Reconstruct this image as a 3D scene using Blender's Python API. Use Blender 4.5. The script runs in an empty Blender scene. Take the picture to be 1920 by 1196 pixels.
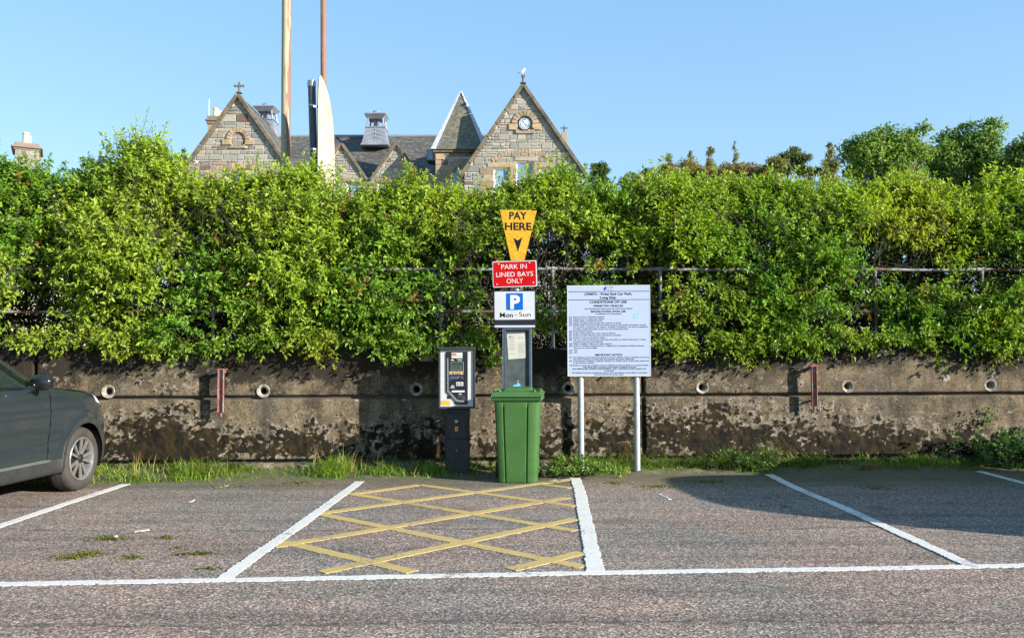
import bpy, math, random
import numpy as np
from mathutils import Matrix, Vector

random.seed(7)
rng = np.random.default_rng(7)
scene = bpy.context.scene
C = scene.collection
R = math.radians

# ------------------------------------------------------------------ camera
F = 1600.0                      # focal length in photo pixels (1920 wide)
CAM_H = 1.46
cam_d = bpy.data.cameras.new('camera')
cam = bpy.data.objects.new('camera', cam_d)
C.objects.link(cam)
cam_d.sensor_width = 36.0
cam_d.sensor_fit = 'HORIZONTAL'
cam_d.lens = 36.0 * F / 1920.0
cam_d.clip_start = 0.1
cam_d.clip_end = 5000
CAM_M = (Matrix.Translation((0, 0, CAM_H)) @ Matrix.Rotation(R(90 + 2.58), 4, 'X')
         @ Matrix.Rotation(R(-0.18), 4, 'Z'))
cam.matrix_world = CAM_M
scene.camera = cam
CAM_R = CAM_M.to_3x3()
CAM_O = Vector((0, 0, CAM_H))

# ------------------------------------------------------------------ light
SUN_EL, SUN_AZ = 18.5, 61.0     # azimuth measured from -Y (behind the camera) towards +X
sun_dir = Vector((math.sin(R(SUN_AZ)) * math.cos(R(SUN_EL)),
                  -math.cos(R(SUN_AZ)) * math.cos(R(SUN_EL)), math.sin(R(SUN_EL))))
sd = bpy.data.lights.new('sun', 'SUN')
sd.energy = 5.0
sd.angle = R(0.53)
sd.color = (1.0, 0.93, 0.82)
sun = bpy.data.objects.new('sun', sd)
sun.rotation_euler = (-sun_dir).to_track_quat('-Z', 'Y').to_euler()
C.objects.link(sun)

world = bpy.data.worlds.new('World')
scene.world = world
world.use_nodes = True
wn = world.node_tree
sky = wn.nodes.new('ShaderNodeTexSky')
sky.sky_type = 'NISHITA'
sky.sun_disc = False
sky.sun_elevation = R(SUN_EL)
sky.sun_rotation = math.atan2(sun_dir.x, sun_dir.y)
sky.altitude = 50
sky.air_density = 1.0
sky.dust_density = 0.15
sky.ozone_density = 0.7
bg = wn.nodes['Background']
bg.inputs['Strength'].default_value = 0.106
tintn = wn.nodes.new('ShaderNodeMix'); tintn.data_type = 'RGBA'; tintn.blend_type = 'MULTIPLY'
tintn.inputs[0].default_value = 1.0
tintn.inputs[7].default_value = (0.82, 0.93, 1.0, 1)      # clean northern air: a slightly cyan sky
wn.links.new(sky.outputs[0], tintn.inputs[6])
# thin even haze light in the whole sky dome: half physical sky, half an even pale blue that pales to the horizon
gtc = wn.nodes.new('ShaderNodeTexCoord'); gsx = wn.nodes.new('ShaderNodeSeparateXYZ'); grp = wn.nodes.new('ShaderNodeValToRGB')
wn.links.new(gtc.outputs['Generated'], gsx.inputs[0]); wn.links.new(gsx.outputs[2], grp.inputs[0])
ge = grp.color_ramp.elements
ge[0].position = 0.0; ge[0].color = (1.75, 2.75, 3.8, 1)
ge[1].position = 0.42; ge[1].color = (1.15, 2.35, 3.8, 1)
gmx = wn.nodes.new('ShaderNodeMix'); gmx.data_type = 'RGBA'; gmx.inputs[0].default_value = 0.62
wn.links.new(tintn.outputs[2], gmx.inputs[6]); wn.links.new(grp.outputs[0], gmx.inputs[7])
wn.links.new(gmx.outputs[2], bg.inputs[0])

vs = scene.view_settings
vs.view_transform = 'Standard'
vs.look = 'None'
vs.gamma = 1.0
vs.use_curve_mapping = False
vs.exposure = 1.35

# ------------------------------------------------------------------ pixel helpers
def ray(px, py):
    d = CAM_R @ Vector(((px - 960) / F, -(py - 598) / F, -1.0))
    return d

def at_z(px, py, z=0.0):
    d = ray(px, py)
    k = (z - CAM_H) / d.z
    return CAM_O + d * k

def at_y(px, py, Y):
    d = ray(px, py)
    return CAM_O + d * (Y / d.y)

WALL_ROT = R(2.6)
WALL_O = Vector((0, 11.3, 0))
WF = Matrix.Translation(WALL_O) @ Matrix.Rotation(WALL_ROT, 4, 'Z')
WFI = WF.inverted()

def on_wall(px, py, t=0.0):
    """pixel -> (s, z) on the plane parallel to the wall face, t metres behind it"""
    o = WFI @ CAM_O
    d = WFI.to_3x3() @ ray(px, py)
    p = o + d * ((t - o.y) / d.y)
    return p.x, p.z

# ------------------------------------------------------------------ numpy noise
_perm = {}
def vnoise(x, y, seed=0):
    if seed not in _perm:
        _perm[seed] = np.random.default_rng(seed + 100).random((256, 256))
    T = _perm[seed]
    x = np.asarray(x, float); y = np.asarray(y, float)
    xi = np.floor(x).astype(int); yi = np.floor(y).astype(int)
    fx = x - xi; fy = y - yi
    fx = fx * fx * (3 - 2 * fx); fy = fy * fy * (3 - 2 * fy)
    a = T[xi % 256, yi % 256]; b = T[(xi + 1) % 256, yi % 256]
    c = T[xi % 256, (yi + 1) % 256]; d = T[(xi + 1) % 256, (yi + 1) % 256]
    return (a * (1 - fx) + b * fx) * (1 - fy) + (c * (1 - fx) + d * fx) * fy

def fbm(x, y, seed=0, oct=4):
    v = 0; a = 0.5; tot = 0
    for i in range(oct):
        v = v + a * vnoise(np.asarray(x) * 2 ** i, np.asarray(y) * 2 ** i, seed + i * 7)
        tot += a; a *= 0.5
    return v / tot

# ------------------------------------------------------------------ object helpers
def tag(o, label=None, cat=None, group=None, kind=None):
    if label: o['label'] = label
    if cat: o['category'] = cat
    if group: o['group'] = group
    if kind: o['kind'] = kind
    return o

def empty(name, loc=(0, 0, 0), rotz=0.0, label=None, cat=None, group=None):
    o = bpy.data.objects.new(name, None)
    o.empty_display_size = 0.2
    o.location = loc
    o.rotation_euler = (0, 0, rotz)
    C.objects.link(o)
    return tag(o, label, cat, group)

def link_mesh(name, me, parent=None):
    o = bpy.data.objects.new(name, me)
    C.objects.link(o)
    if parent is not None:
        o.parent = parent
    return o

def smooth(me, on=True):
    me.polygons.foreach_set('use_smooth', [on] * len(me.polygons))

def np_mesh(name, verts, faces_flat, sizes, mats, tint=None, attrs=None, smooth_on=False):
    """fast mesh from numpy arrays; tint per vertex (n,3)"""
    me = bpy.data.meshes.new(name)
    verts = np.asarray(verts, np.float32)
    faces_flat = np.asarray(faces_flat, np.int32).ravel()
    sizes = np.asarray(sizes, np.int32)
    me.vertices.add(len(verts))
    me.vertices.foreach_set('co', verts.ravel())
    me.loops.add(len(faces_flat))
    me.loops.foreach_set('vertex_index', faces_flat)
    me.polygons.add(len(sizes))
    starts = np.concatenate([[0], np.cumsum(sizes)[:-1]]).astype(np.int32)
    me.polygons.foreach_set('loop_start', starts)
    try:
        me.polygons.foreach_set('loop_total', sizes)
    except Exception:
        pass
    me.polygons.foreach_set('use_smooth', np.full(len(sizes), bool(smooth_on)))
    if tint is not None:
        a = me.attributes.new('tint', 'FLOAT_COLOR', 'POINT')
        t4 = np.ones((len(verts), 4), np.float32)
        t4[:, :3] = tint
        a.data.foreach_set('color', t4.ravel())
    for k, v in (attrs or {}).items():
        a = me.attributes.new(k, 'FLOAT', 'POINT')
        a.data.foreach_set('value', np.asarray(v, np.float32).ravel())
    for m in (mats if isinstance(mats, (list, tuple)) else [mats]):
        me.materials.append(m)
    me.update(calc_edges=True)
    me.validate()
    return me

class MB:
    """collects simple solids and links them as one mesh object"""
    def __init__(self):
        self.v = []; self.f = []; self.t = []; self.m = []; self.tint = (1, 1, 1); self.mi = 0
    def add(self, vs_, fs_, M=None):
        b = len(self.v)
        for p in vs_:
            p = Vector(p)
            self.v.append(tuple(M @ p if M else p)); self.t.append(self.tint)
        for f in fs_:
            self.f.append(tuple(b + i for i in f)); self.m.append(self.mi)
    def box(self, lo, hi, M=None, bev=0.0):
        x0, y0, z0 = lo; x1, y1, z1 = hi
        if bev <= 0:
            vs_ = [(x0, y0, z0), (x1, y0, z0), (x1, y1, z0), (x0, y1, z0),
                   (x0, y0, z1), (x1, y0, z1), (x1, y1, z1), (x0, y1, z1)]
            fs_ = [(0, 3, 2, 1), (4, 5, 6, 7), (0, 1, 5, 4), (1, 2, 6, 5), (2, 3, 7, 6), (3, 0, 4, 7)]
            self.add(vs_, fs_, M); return
        b = bev
        vs_ = []
        for x, y, z in [(x0, y0, z0), (x1, y0, z0), (x1, y1, z0), (x0, y1, z0), (x0, y0, z1), (x1, y0, z1), (x1, y1, z1), (x0, y1, z1)]:
            sx = 1 if x == x0 else -1; sy = 1 if y == y0 else -1; sz = 1 if z == z0 else -1
            vs_ += [(x, y + sy * b, z + sz * b), (x + sx * b, y, z + sz * b), (x + sx * b, y + sy * b, z)]
        X = lambda i: 3 * i; Y = lambda i: 3 * i + 1; Z = lambda i: 3 * i + 2
        fs_ = [(Z(0), Z(3), Z(2), Z(1)), (Z(4), Z(5), Z(6), Z(7)), (Y(0), Y(1), Y(5), Y(4)), (X(1), X(2), X(6), X(5)),
               (Y(2), Y(3), Y(7), Y(6)), (X(3), X(0), X(4), X(7))]
        for i, j in ((0, 1), (2, 3)):
            fs_ += [(Y(j), Y(i), Z(i), Z(j)), (Y(i + 4), Y(j + 4), Z(j + 4), Z(i + 4))]
        for i, j in ((1, 2), (3, 0)):
            fs_ += [(X(j), X(i), Z(i), Z(j)), (X(i + 4), X(j + 4), Z(j + 4), Z(i + 4))]
        for i in range(4):
            k = i + 4
            fs_ += [(X(i), Y(i), Y(k), X(k))] if i in (1, 3) else [(Y(i), X(i), X(k), Y(k))]
        for i in (0, 2): fs_ += [(X(i), Y(i), Z(i)), (Y(i + 4), X(i + 4), Z(i + 4))]
        for i in (1, 3): fs_ += [(Y(i), X(i), Z(i)), (X(i + 4), Y(i + 4), Z(i + 4))]
        self.add(vs_, fs_, M)
    def prism(self, poly, y0, y1, M=None, inset=0.0):
        """polygon in XZ extruded along Y; front at y0 (inset makes a chamfered front)"""
        n = len(poly)
        cx = sum(p[0] for p in poly) / n; cz = sum(p[1] for p in poly) / n
        area = sum(poly[i][0] * poly[(i + 1) % n][1] - poly[(i + 1) % n][0] * poly[i][1] for i in range(n))
        if area < 0: poly = poly[::-1]
        if inset > 0:
            fr = []
            for (x, z) in poly:
                d = math.hypot(x - cx, z - cz)
                k = max(0.3, 1 - inset * 1.3 / max(d, 1e-6))
                fr.append((cx + (x - cx) * k, cz + (z - cz) * k))
            vs_ = [(x, y0, z) for x, z in fr] + [(x, y0 + inset, z) for x, z in poly] + [(x, y1, z) for x, z in poly]
            fs_ = [tuple(range(n))]
            for L in (0, 1):
                for i in range(n):
                    j = (i + 1) % n
                    fs_.append((L * n + j, L * n + i, (L + 1) * n + i, (L + 1) * n + j))
            fs_.append(tuple(range(3 * n - 1, 2 * n - 1, -1)))
        else:
            vs_ = [(x, y0, z) for x, z in poly] + [(x, y1, z) for x, z in poly]
            fs_ = [tuple(range(n)), tuple(range(2 * n - 1, n - 1, -1))]
            for i in range(n):
                j = (i + 1) % n
                fs_.append((j, i, n + i, n + j))
        self.add(vs_, fs_, M)
    def tube(self, pts, rad, n=8, cap=True, M=None):
        pts = [Vector(p) for p in pts]
        if not hasattr(rad, '__len__'): rad = [rad] * len(pts)
        rings = []
        vs_ = []
        up = Vector((0, 0, 1))
        for i, p in enumerate(pts):
            d = (pts[min(i + 1, len(pts) - 1)] - pts[max(i - 1, 0)]).normalized()
            a = d.cross(up)
            if a.length < 0.05: a = d.cross(Vector((1, 0, 0)))
            a.normalize(); b = d.cross(a)
            for k in range(n):
                an = 2 * math.pi * k / n
                vs_.append(p + (a * math.cos(an) + b * math.sin(an)) * rad[i])
        fs_ = []
        for i in range(len(pts) - 1):
            for k in range(n):
                j = (k + 1) % n
                fs_.append((i * n + k, i * n + j, (i + 1) * n + j, (i + 1) * n + k))
        if cap:
            fs_.append(tuple(range(n - 1, -1, -1)))
            fs_.append(tuple(range((len(pts) - 1) * n, len(pts) * n)))
        self.add(vs_, fs_, M)
    def lathe(self, prof, n=24, M=None, close=False):
        """prof: (radius, height) revolved about local Z"""
        vs_ = []; fs_ = []
        for r, h in prof:
            for k in range(n):
                a = 2 * math.pi * k / n
                vs_.append((r * math.cos(a), r * math.sin(a), h))
        m = len(prof)
        for i in range(m - 1):
            for k in range(n):
                j = (k + 1) % n
                fs_.append((i * n + k, i * n + j, (i + 1) * n + j, (i + 1) * n + k))
        if prof[0][0] > 1e-4 and close: fs_.append(tuple(range(n - 1, -1, -1)))
        if prof[-1][0] > 1e-4 and close: fs_.append(tuple(range((m - 1) * n, m * n)))
        self.add(vs_, fs_, M)
    def build(self, name, mats, parent=None, smooth_on=False):
        sizes = [len(f) for f in self.f]
        flat = [i for f in self.f for i in f]
        me = np_mesh(name, self.v, flat, sizes, mats, tint=np.array(self.t) if self.t else None)
        if any(self.m):
            me.polygons.foreach_set('material_index', self.m)
        if smooth_on:
            smooth(me)
            try:
                me.set_sharp_from_angle(angle=R(38))
            except Exception:
                pass
        return link_mesh(name, me, parent)

# ------------------------------------------------------------------ materials
def nodes_of(name):
    m = bpy.data.materials.new(name)
    m.use_nodes = True
    nt = m.node_tree
    return m, nt, nt.nodes['Principled BSDF']

def N(nt, typ, **kw):
    n = nt.nodes.new(typ)
    for k, v in kw.items():
        if k in ('noise_dimensions', 'feature', 'data_type', 'blend_type', 'operation', 'attribute_name', 'distance', 'wave_type', 'bands_direction'):
            setattr(n, k, v)
        else:
            n.inputs[k].default_value = v
    return n

def noise(nt, vec, scale, detail=4, rough=0.55):
    n = N(nt, 'ShaderNodeTexNoise', Scale=scale, Detail=detail, Roughness=rough)
    nt.links.new(vec, n.inputs['Vector'])
    return n.outputs['Fac']

def ramp(nt, fac, stops):
    r = nt.nodes.new('ShaderNodeValToRGB')
    el = r.color_ramp.elements
    while len(el) < len(stops): el.new(0.5)
    for e, (p, c) in zip(el, stops):
        e.position = p
        e.color = (c, c, c, 1) if not hasattr(c, '__len__') else (*c, 1)
    nt.links.new(fac, r.inputs[0])
    return r.outputs[0]

def mix(nt, fac, a, b, mode='MIX'):
    m = nt.nodes.new('ShaderNodeMix')
    m.data_type = 'RGBA'
    m.blend_type = mode
    for sock, val in ((m.inputs[0], fac), (m.inputs[6], a), (m.inputs[7], b)):
        if hasattr(val, 'links') or hasattr(val, 'is_linked'):
            nt.links.new(val, sock)
        elif hasattr(val, '__len__'):
            sock.default_value = (*val, 1)
        else:
            sock.default_value = val if sock == m.inputs[0] else (val, val, val, 1)
    return m.outputs[2]

def math_n(nt, op, a, b=None):
    m = nt.nodes.new('ShaderNodeMath')
    m.operation = op
    for i, v in enumerate((a, b)):
        if v is None: continue
        if hasattr(v, 'is_linked'): nt.links.new(v, m.inputs[i])
        else: m.inputs[i].default_value = v
    return m.outputs[0]

def coords(nt, stretch=None):
    tc = nt.nodes.new('ShaderNodeTexCoord')
    if stretch is None: return tc.outputs['Object']
    mp = nt.nodes.new('ShaderNodeMapping')
    mp.inputs['Scale'].default_value = stretch
    nt.links.new(tc.outputs['Object'], mp.inputs['Vector'])
    return mp.outputs[0]

def bump(nt, bsdf, h, strength=0.5, dist=0.01):
    b = nt.nodes.new('ShaderNodeBump')
    b.inputs['Strength'].default_value = strength
    b.inputs['Distance'].default_value = dist
    nt.links.new(h, b.inputs['Height'])
    nt.links.new(b.outputs[0], bsdf.inputs['Normal'])

def attr(nt, name, color=True):
    a = nt.nodes.new('ShaderNodeAttribute')
    a.attribute_name = name
    return a.outputs['Color'] if color else a.outputs['Fac']

def pmat(name, col, rough=0.6, metal=0.0, var=0.25, scale=6, bmp=0.0, bscale=60, tint=False, coat=0.0, spec=0.5,
         col2=None, c2pos=(0.5, 0.65), c2scale=4, rvar=0.12):
    m, nt, b = nodes_of(name)
    v = coords(nt)
    n1 = noise(nt, v, scale, 6)
    dark = tuple(c * (1 - var) for c in col); lite = tuple(min(1, c * (1 + var)) for c in col)
    c = ramp(nt, n1, [(0.3, dark), (0.7, lite)])
    if col2 is not None:
        n2 = noise(nt, v, c2scale, 7, 0.65)
        f2 = ramp(nt, n2, [(c2pos[0], 0.0), (c2pos[1], 1.0)])
        c = mix(nt, f2, c, col2)
    if tint:
        c = mix(nt, 1.0, c, attr(nt, 'tint'), 'MULTIPLY')
    nt.links.new(c, b.inputs['Base Color'])
    rr = ramp(nt, noise(nt, v, scale * 2.3, 4), [(0.3, max(0.02, rough - rvar)), (0.7, min(1, rough + rvar))])
    nt.links.new(rr, b.inputs['Roughness'])
    b.inputs['Metallic'].default_value = metal
    b.inputs['Coat Weight'].default_value = coat
    b.inputs['Coat Roughness'].default_value = 0.05
    b.inputs['Specular IOR Level'].default_value = spec
    if bmp > 0:
        bump(nt, b, noise(nt, v, bscale, 5), bmp, 0.01)
    return m

def leaf_mat(name, trans=0.45, rough=0.40, tcol=(1.15, 1.2, 0.35), spec=0.3):
    m, nt, b = nodes_of(name)
    t = attr(nt, 'tint')
    v = coords(nt)
    c = mix(nt, 1.0, t, ramp(nt, noise(nt, v, 25, 3), [(0.3, 0.8), (0.7, 1.15)]), 'MULTIPLY')
    nt.links.new(c, b.inputs['Base Color'])
    b.inputs['Roughness'].default_value = rough
    b.inputs['Specular IOR Level'].default_value = spec
    tr = nt.nodes.new('ShaderNodeBsdfTranslucent')
    nt.links.new(mix(nt, 1.0, c, tcol, 'MULTIPLY'), tr.inputs[0])
    mx = nt.nodes.new('ShaderNodeMixShader')
    mx.inputs[0].default_value = trans
    nt.links.new(b.outputs[0], mx.inputs[1]); nt.links.new(tr.outputs[0], mx.inputs[2])
    nt.links.new(mx.outputs[0], nt.nodes['Material Output'].inputs[0])
    return m

M_ = {}
# asphalt ---------------------------------------------------------
def asphalt():
    m, nt, b = nodes_of('asphalt')
    v = coords(nt)
    vor = N(nt, 'ShaderNodeTexVoronoi', Scale=88.0, Randomness=1.0)
    nt.links.new(v, vor.inputs['Vector'])
    sep = nt.nodes.new('ShaderNodeSeparateColor')
    nt.links.new(vor.outputs['Color'], sep.inputs[0])
    grain = ramp(nt, sep.outputs[0], [(0.0, (0.045, 0.042, 0.041)), (0.20, (0.095, 0.088, 0.085)), (0.48, (0.16, 0.145, 0.136)),
                                      (0.70, (0.235, 0.19, 0.17)), (0.86, (0.29, 0.255, 0.235)), (0.97, (0.46, 0.43, 0.40))])
    big = noise(nt, v, 0.55, 5, 0.6)
    c = mix(nt, ramp(nt, big, [(0.40, 0.0), (0.58, 1.0)]), mix(nt, 1.0, grain, (0.97, 0.96, 0.90), 'MULTIPLY'),
            mix(nt, 1.0, grain, (1.25, 1.04, 0.91), 'MULTIPLY'))
    # long tyre smears across the bays (darker worn bands)
    sm = noise(nt, coords(nt, (0.22, 3.2, 1)), 1.0, 6, 0.6)
    c = mix(nt, ramp(nt, sm, [(0.45, 0.0), (0.66, 0.7)]), c, mix(nt, 1.0, c, (0.55, 0.56, 0.60), 'MULTIPLY'))
    sm2 = noise(nt, coords(nt, (1.3, 1.0, 1)), 1.6, 8, 0.7)
    c = mix(nt, ramp(nt, sm2, [(0.55, 0.0), (0.74, 0.6)]), c, mix(nt, 1.0, c, (0.50, 0.50, 0.53), 'MULTIPLY'))
    ol = N(nt, 'ShaderNodeTexVoronoi', Scale=0.75); nt.links.new(v, ol.inputs['Vector'])
    od = math_n(nt, 'ADD', ol.outputs['Distance'], math_n(nt, 'MULTIPLY', noise(nt, v, 5, 6, 0.7), 0.25))
    c = mix(nt, ramp(nt, od, [(0.16, 0.55), (0.24, 0.0)]), c, (0.05, 0.047, 0.045))
    sx0 = nt.nodes.new('ShaderNodeSeparateXYZ'); nt.links.new(v, sx0.inputs[0])
    wob = math_n(nt, 'MULTIPLY', noise(nt, coords(nt, (0.5, 0.1, 1)), 1.0, 5, 0.6), 0.35)
    brk = ramp(nt, noise(nt, coords(nt, (2.2, 9, 1)), 2.0, 6, 0.7), [(0.40, 0.0), (0.62, 0.85)])
    for yj in (4.78, 7.35, 3.4):
        dj = math_n(nt, 'ABSOLUTE', math_n(nt, 'SUBTRACT', math_n(nt, 'ADD', sx0.outputs[1], wob), yj + 0.17))
        c = mix(nt, math_n(nt, 'MULTIPLY', ramp(nt, dj, [(0.012, 1.0), (0.045, 0.0)]), brk), c, (0.028, 0.027, 0.027))
    # dirt and moss tint against the verge (own stain, follows y)
    sx = nt.nodes.new('ShaderNodeSeparateXYZ'); nt.links.new(v, sx.inputs[0])
    edge = math_n(nt, 'ADD', sx.outputs[1], math_n(nt, 'MULTIPLY', noise(nt, v, 1.4, 6, 0.65), 1.6))
    mr = nt.nodes.new('ShaderNodeMapRange')
    mr.inputs['From Min'].default_value = 10.1; mr.inputs['From Max'].default_value = 11.1
    nt.links.new(edge, mr.inputs['Value'])
    c = mix(nt, math_n(nt, 'MULTIPLY', mr.outputs[0], 0.7), c, (0.075, 0.07, 0.03))
    nt.links.new(c, b.inputs['Base Color'])
    b.inputs['Roughness'].default_value = 0.88
    b.inputs['Specular IOR Level'].default_value = 0.3
    h = mix(nt, 0.5, vor.outputs['Distance'], noise(nt, v, 40, 4), 'MIX')
    bump(nt, b, vor.outputs['Distance'], 0.38, 0.005)
    return m
M_['asphalt'] = asphalt()

def paint_line(name, col):
    m, nt, b = nodes_of(name)
    v = coords(nt)
    n1 = noise(nt, v, 30, 6, 0.7)
    c = ramp(nt, n1, [(0.3, tuple(x * 0.82 for x in col)), (0.7, col)])
    wsum = math_n(nt, 'ADD', noise(nt, v, 26, 8, 0.75), math_n(nt, 'MULTIPLY', math_n(nt, 'SUBTRACT', noise(nt, v, 1.6, 4), 0.5), 0.7))
    wear = ramp(nt, wsum, [(0.60, 0.0), (0.66, 0.9)])
    c = mix(nt, ramp(nt, noise(nt, v, 4, 6, 0.7), [(0.45, 0.0), (0.75, 0.5)]), c, tuple(x * 0.72 for x in col))
    c = mix(nt, wear, c, (0.15, 0.135, 0.125))
    vor = N(nt, 'ShaderNodeTexVoronoi', Scale=95.0); nt.links.new(v, vor.inputs['Vector'])
    pit = ramp(nt, vor.outputs['Distance'], [(0.5, 0.0), (0.75, 0.5)])
    c = mix(nt, pit, c, tuple(x * 0.6 for x in col))
    nt.links.new(c, b.inputs['Base Color'])
    b.inputs['Roughness'].default_value = 0.7
    bump(nt, b, vor.outputs['Distance'], 0.35, 0.005)
    return m
M_['white_line'] = paint_line('white_line', (0.66, 0.645, 0.61))
M_['yellow_line'] = paint_line('yellow_line', (0.50, 0.365, 0.13))

def concrete():
    m, nt, b = nodes_of('weathered_concrete')
    v = coords(nt)
    n1 = noise(nt, v, 3.0, 8, 0.65)
    c = ramp(nt, n1, [(0.34, (0.035, 0.028, 0.021)), (0.44, (0.095, 0.075, 0.050)), (0.56, (0.165, 0.130, 0.085)), (0.72, (0.25, 0.208, 0.148))])
    # ochre lichen blotches
    vo = N(nt, 'ShaderNodeTexVoronoi', Scale=7.0); nt.links.new(v, vo.inputs['Vector'])
    dist = math_n(nt, 'ADD', vo.outputs['Distance'], math_n(nt, 'MULTIPLY', noise(nt, v, 14, 5), 0.55))
    c = mix(nt, ramp(nt, dist, [(0.36, 0.55), (0.52, 0.0)]), c, (0.22, 0.135, 0.052))
    # grey bleached
    c = mix(nt, ramp(nt, noise(nt, v, 1.7, 6, 0.6), [(0.52, 0.0), (0.66, 0.6)]), c, (0.135, 0.122, 0.104))
    # vertical streaks
    c = mix(nt, ramp(nt, noise(nt, coords(nt, (7, 1, 0.5)), 1.0, 6, 0.6), [(0.48, 0.0), (0.68, 0.6)]), c, (0.045, 0.038, 0.031))
    # fine dark pits and pale specks
    n4 = noise(nt, v, 38, 6, 0.75)
    c = mix(nt, ramp(nt, n4, [(0.52, 0.0), (0.59, 0.75)]), c, (0.024, 0.020, 0.016))
    c = mix(nt, ramp(nt, noise(nt, v, 48, 5, 0.75), [(0.59, 0.0), (0.65, 0.7)]), c, (0.38, 0.34, 0.27))
    # white lichen patches
    vw = N(nt, 'ShaderNodeTexVoronoi', Scale=2.7); nt.links.new(v, vw.inputs['Vector'])
    dw = math_n(nt, 'ADD', vw.outputs['Distance'], math_n(nt, 'MULTIPLY', noise(nt, v, 22, 6, 0.7), 0.35))
    c = mix(nt, ramp(nt, dw, [(0.255, 0.85), (0.315, 0.0)]), c, (0.42, 0.395, 0.34))
    c = mix(nt, 1.0, c, (0.86, 0.84, 0.81), 'MULTIPLY')
    # moss masks carried by the mesh
    fine = noise(nt, v, 62, 5, 0.7)
    mid_ = noise(nt, v, 17, 5, 0.7)
    alg = math_n(nt, 'ADD', attr(nt, 'algae', False), math_n(nt, 'MULTIPLY', math_n(nt, 'SUBTRACT', mid_, 0.5), 1.1))
    alg = math_n(nt, 'ADD', alg, math_n(nt, 'MULTIPLY', math_n(nt, 'SUBTRACT', fine, 0.5), 1.2))
    c = mix(nt, ramp(nt, alg, [(0.18, 0.0), (0.42, 0.93)]), c, (0.017, 0.0135, 0.0105))
    runs = attr(nt, 'runs', False)
    c = mix(nt, math_n(nt, 'MULTIPLY', runs, ramp(nt, noise(nt, coords(nt, (30, 1, 1.5)), 1.0, 5, 0.6), [(0.35, 0.2), (0.6, 1.0)])), c, (0.045, 0.040, 0.034))
    mraw = attr(nt, 'moss', False)
    # bleached crust between the moss cushions, then small separate black cushions
    bl = math_n(nt, 'MULTIPLY', ramp(nt, mraw, [(0.30, 0.0), (0.42, 0.75)]), ramp(nt, noise(nt, v, 7, 6, 0.7), [(0.47, 0.0), (0.58, 1.0)]))
    c = mix(nt, bl, c, (0.25, 0.225, 0.18))
    vs_n = N(nt, 'ShaderNodeTexVoronoi', Scale=24.0); nt.links.new(v, vs_n.inputs['Vector'])
    spd = math_n(nt, 'ADD', vs_n.outputs['Distance'], math_n(nt, 'MULTIPLY', fine, 0.25))
    spots = math_n(nt, 'MULTIPLY', ramp(nt, spd, [(0.33, 1.0), (0.40, 0.0)]), ramp(nt, math_n(nt, 'ADD', mraw, math_n(nt, 'MULTIPLY', math_n(nt, 'SUBTRACT', mid_, 0.5), 0.5)), [(0.34, 0.0), (0.40, 1.0)]))
    c = mix(nt, spots, c, (0.010, 0.008, 0.006))
    ms = math_n(nt, 'ADD', mraw, math_n(nt, 'MULTIPLY', math_n(nt, 'SUBTRACT', fine, 0.5), 0.55))
    mcol = ramp(nt, noise(nt, v, 5.5, 5, 0.6), [(0.3, (0.006, 0.005, 0.003)), (0.48, (0.012, 0.009, 0.005)), (0.58, (0.022, 0.017, 0.006)), (0.72, (0.042, 0.016, 0.008))])
    c = mix(nt, ramp(nt, ms, [(0.495, 0.0), (0.52, 1.0)]), c, mcol)
    nt.links.new(c, b.inputs['Base Color'])
    b.inputs['Roughness'].default_value = 0.92
    b.inputs['Specular IOR Level'].default_value = 0.2
    bump(nt, b, mix(nt, 0.5, noise(nt, v, 70, 6, 0.7), noise(nt, v, 16, 5)), 0.7, 0.012)
    return m
M_['concrete'] = concrete()

M_['soil'] = pmat('verge_soil', (0.10, 0.085, 0.05), 0.95, var=0.5, scale=9, bmp=0.8, bscale=50, col2=(0.07, 0.10, 0.02), c2pos=(0.45, 0.6), c2scale=3)
M_['field'] = pmat('ground_grass', (0.07, 0.10, 0.03), 0.95, var=0.4, scale=0.3)
M_['yard'] = pmat('terrace_surface', (0.22, 0.20, 0.18), 0.9, var=0.3, scale=0.6, col2=(0.06, 0.09, 0.02), c2scale=0.2)
M_['dark_concrete'] = pmat('joint_shadow_concrete', (0.06, 0.05, 0.04), 0.95, var=0.4, scale=8)
M_['pipe_grey'] = pmat('clay_pipe', (0.20, 0.175, 0.135), 0.9, var=0.45, scale=22, bmp=0.6, bscale=80, col2=(0.42, 0.40, 0.36), c2scale=11)
M_['black'] = pmat('black_void', (0.006, 0.006, 0.006), 0.95, var=0.2, spec=0.05)
M_['rust_steel'] = pmat('rusty_painted_steel', (0.21, 0.085, 0.065), 0.85, var=0.4, scale=18, bmp=0.5, bscale=70, col2=(0.17, 0.19, 0.23), c2pos=(0.54, 0.60), c2scale=7)
M_['rail_paint'] = pmat('weathered_rail_paint', (0.19, 0.20, 0.195), 0.8, var=0.35, scale=14, bmp=0.4, col2=(0.075, 0.04, 0.025), c2pos=(0.47, 0.56), c2scale=3.5)
M_['galv'] = pmat('galvanised_steel', (0.34, 0.36, 0.38), 0.5, metal=0.4, var=0.18, scale=16)
M_['twig'] = pmat('twig_bark', (0.040, 0.029, 0.021), 0.9, var=0.35, scale=30)
M_['bark'] = pmat('pale_bark', (0.20, 0.165, 0.12), 0.9, var=0.35, scale=6, bmp=0.6, bscale=20)
M_['leaf'] = leaf_mat('hedge_leaf')
M_['tree_leaf'] = leaf_mat('tree_leaf', 0.34, 0.6, (1.1, 1.1, 0.5), 0.2)
M_['grass'] = leaf_mat('grass_blade', 0.35, 0.5, (1.2, 1.15, 0.4), 0.3)
M_['dry'] = leaf_mat('dry_grass', 0.2, 0.7, (1.1, 1.0, 0.7), 0.2)
M_['stone'] = pmat('squared_stone', (1, 1, 1), 0.9, var=0.14, scale=7, bmp=0.6, bscale=25, tint=True)
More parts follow.
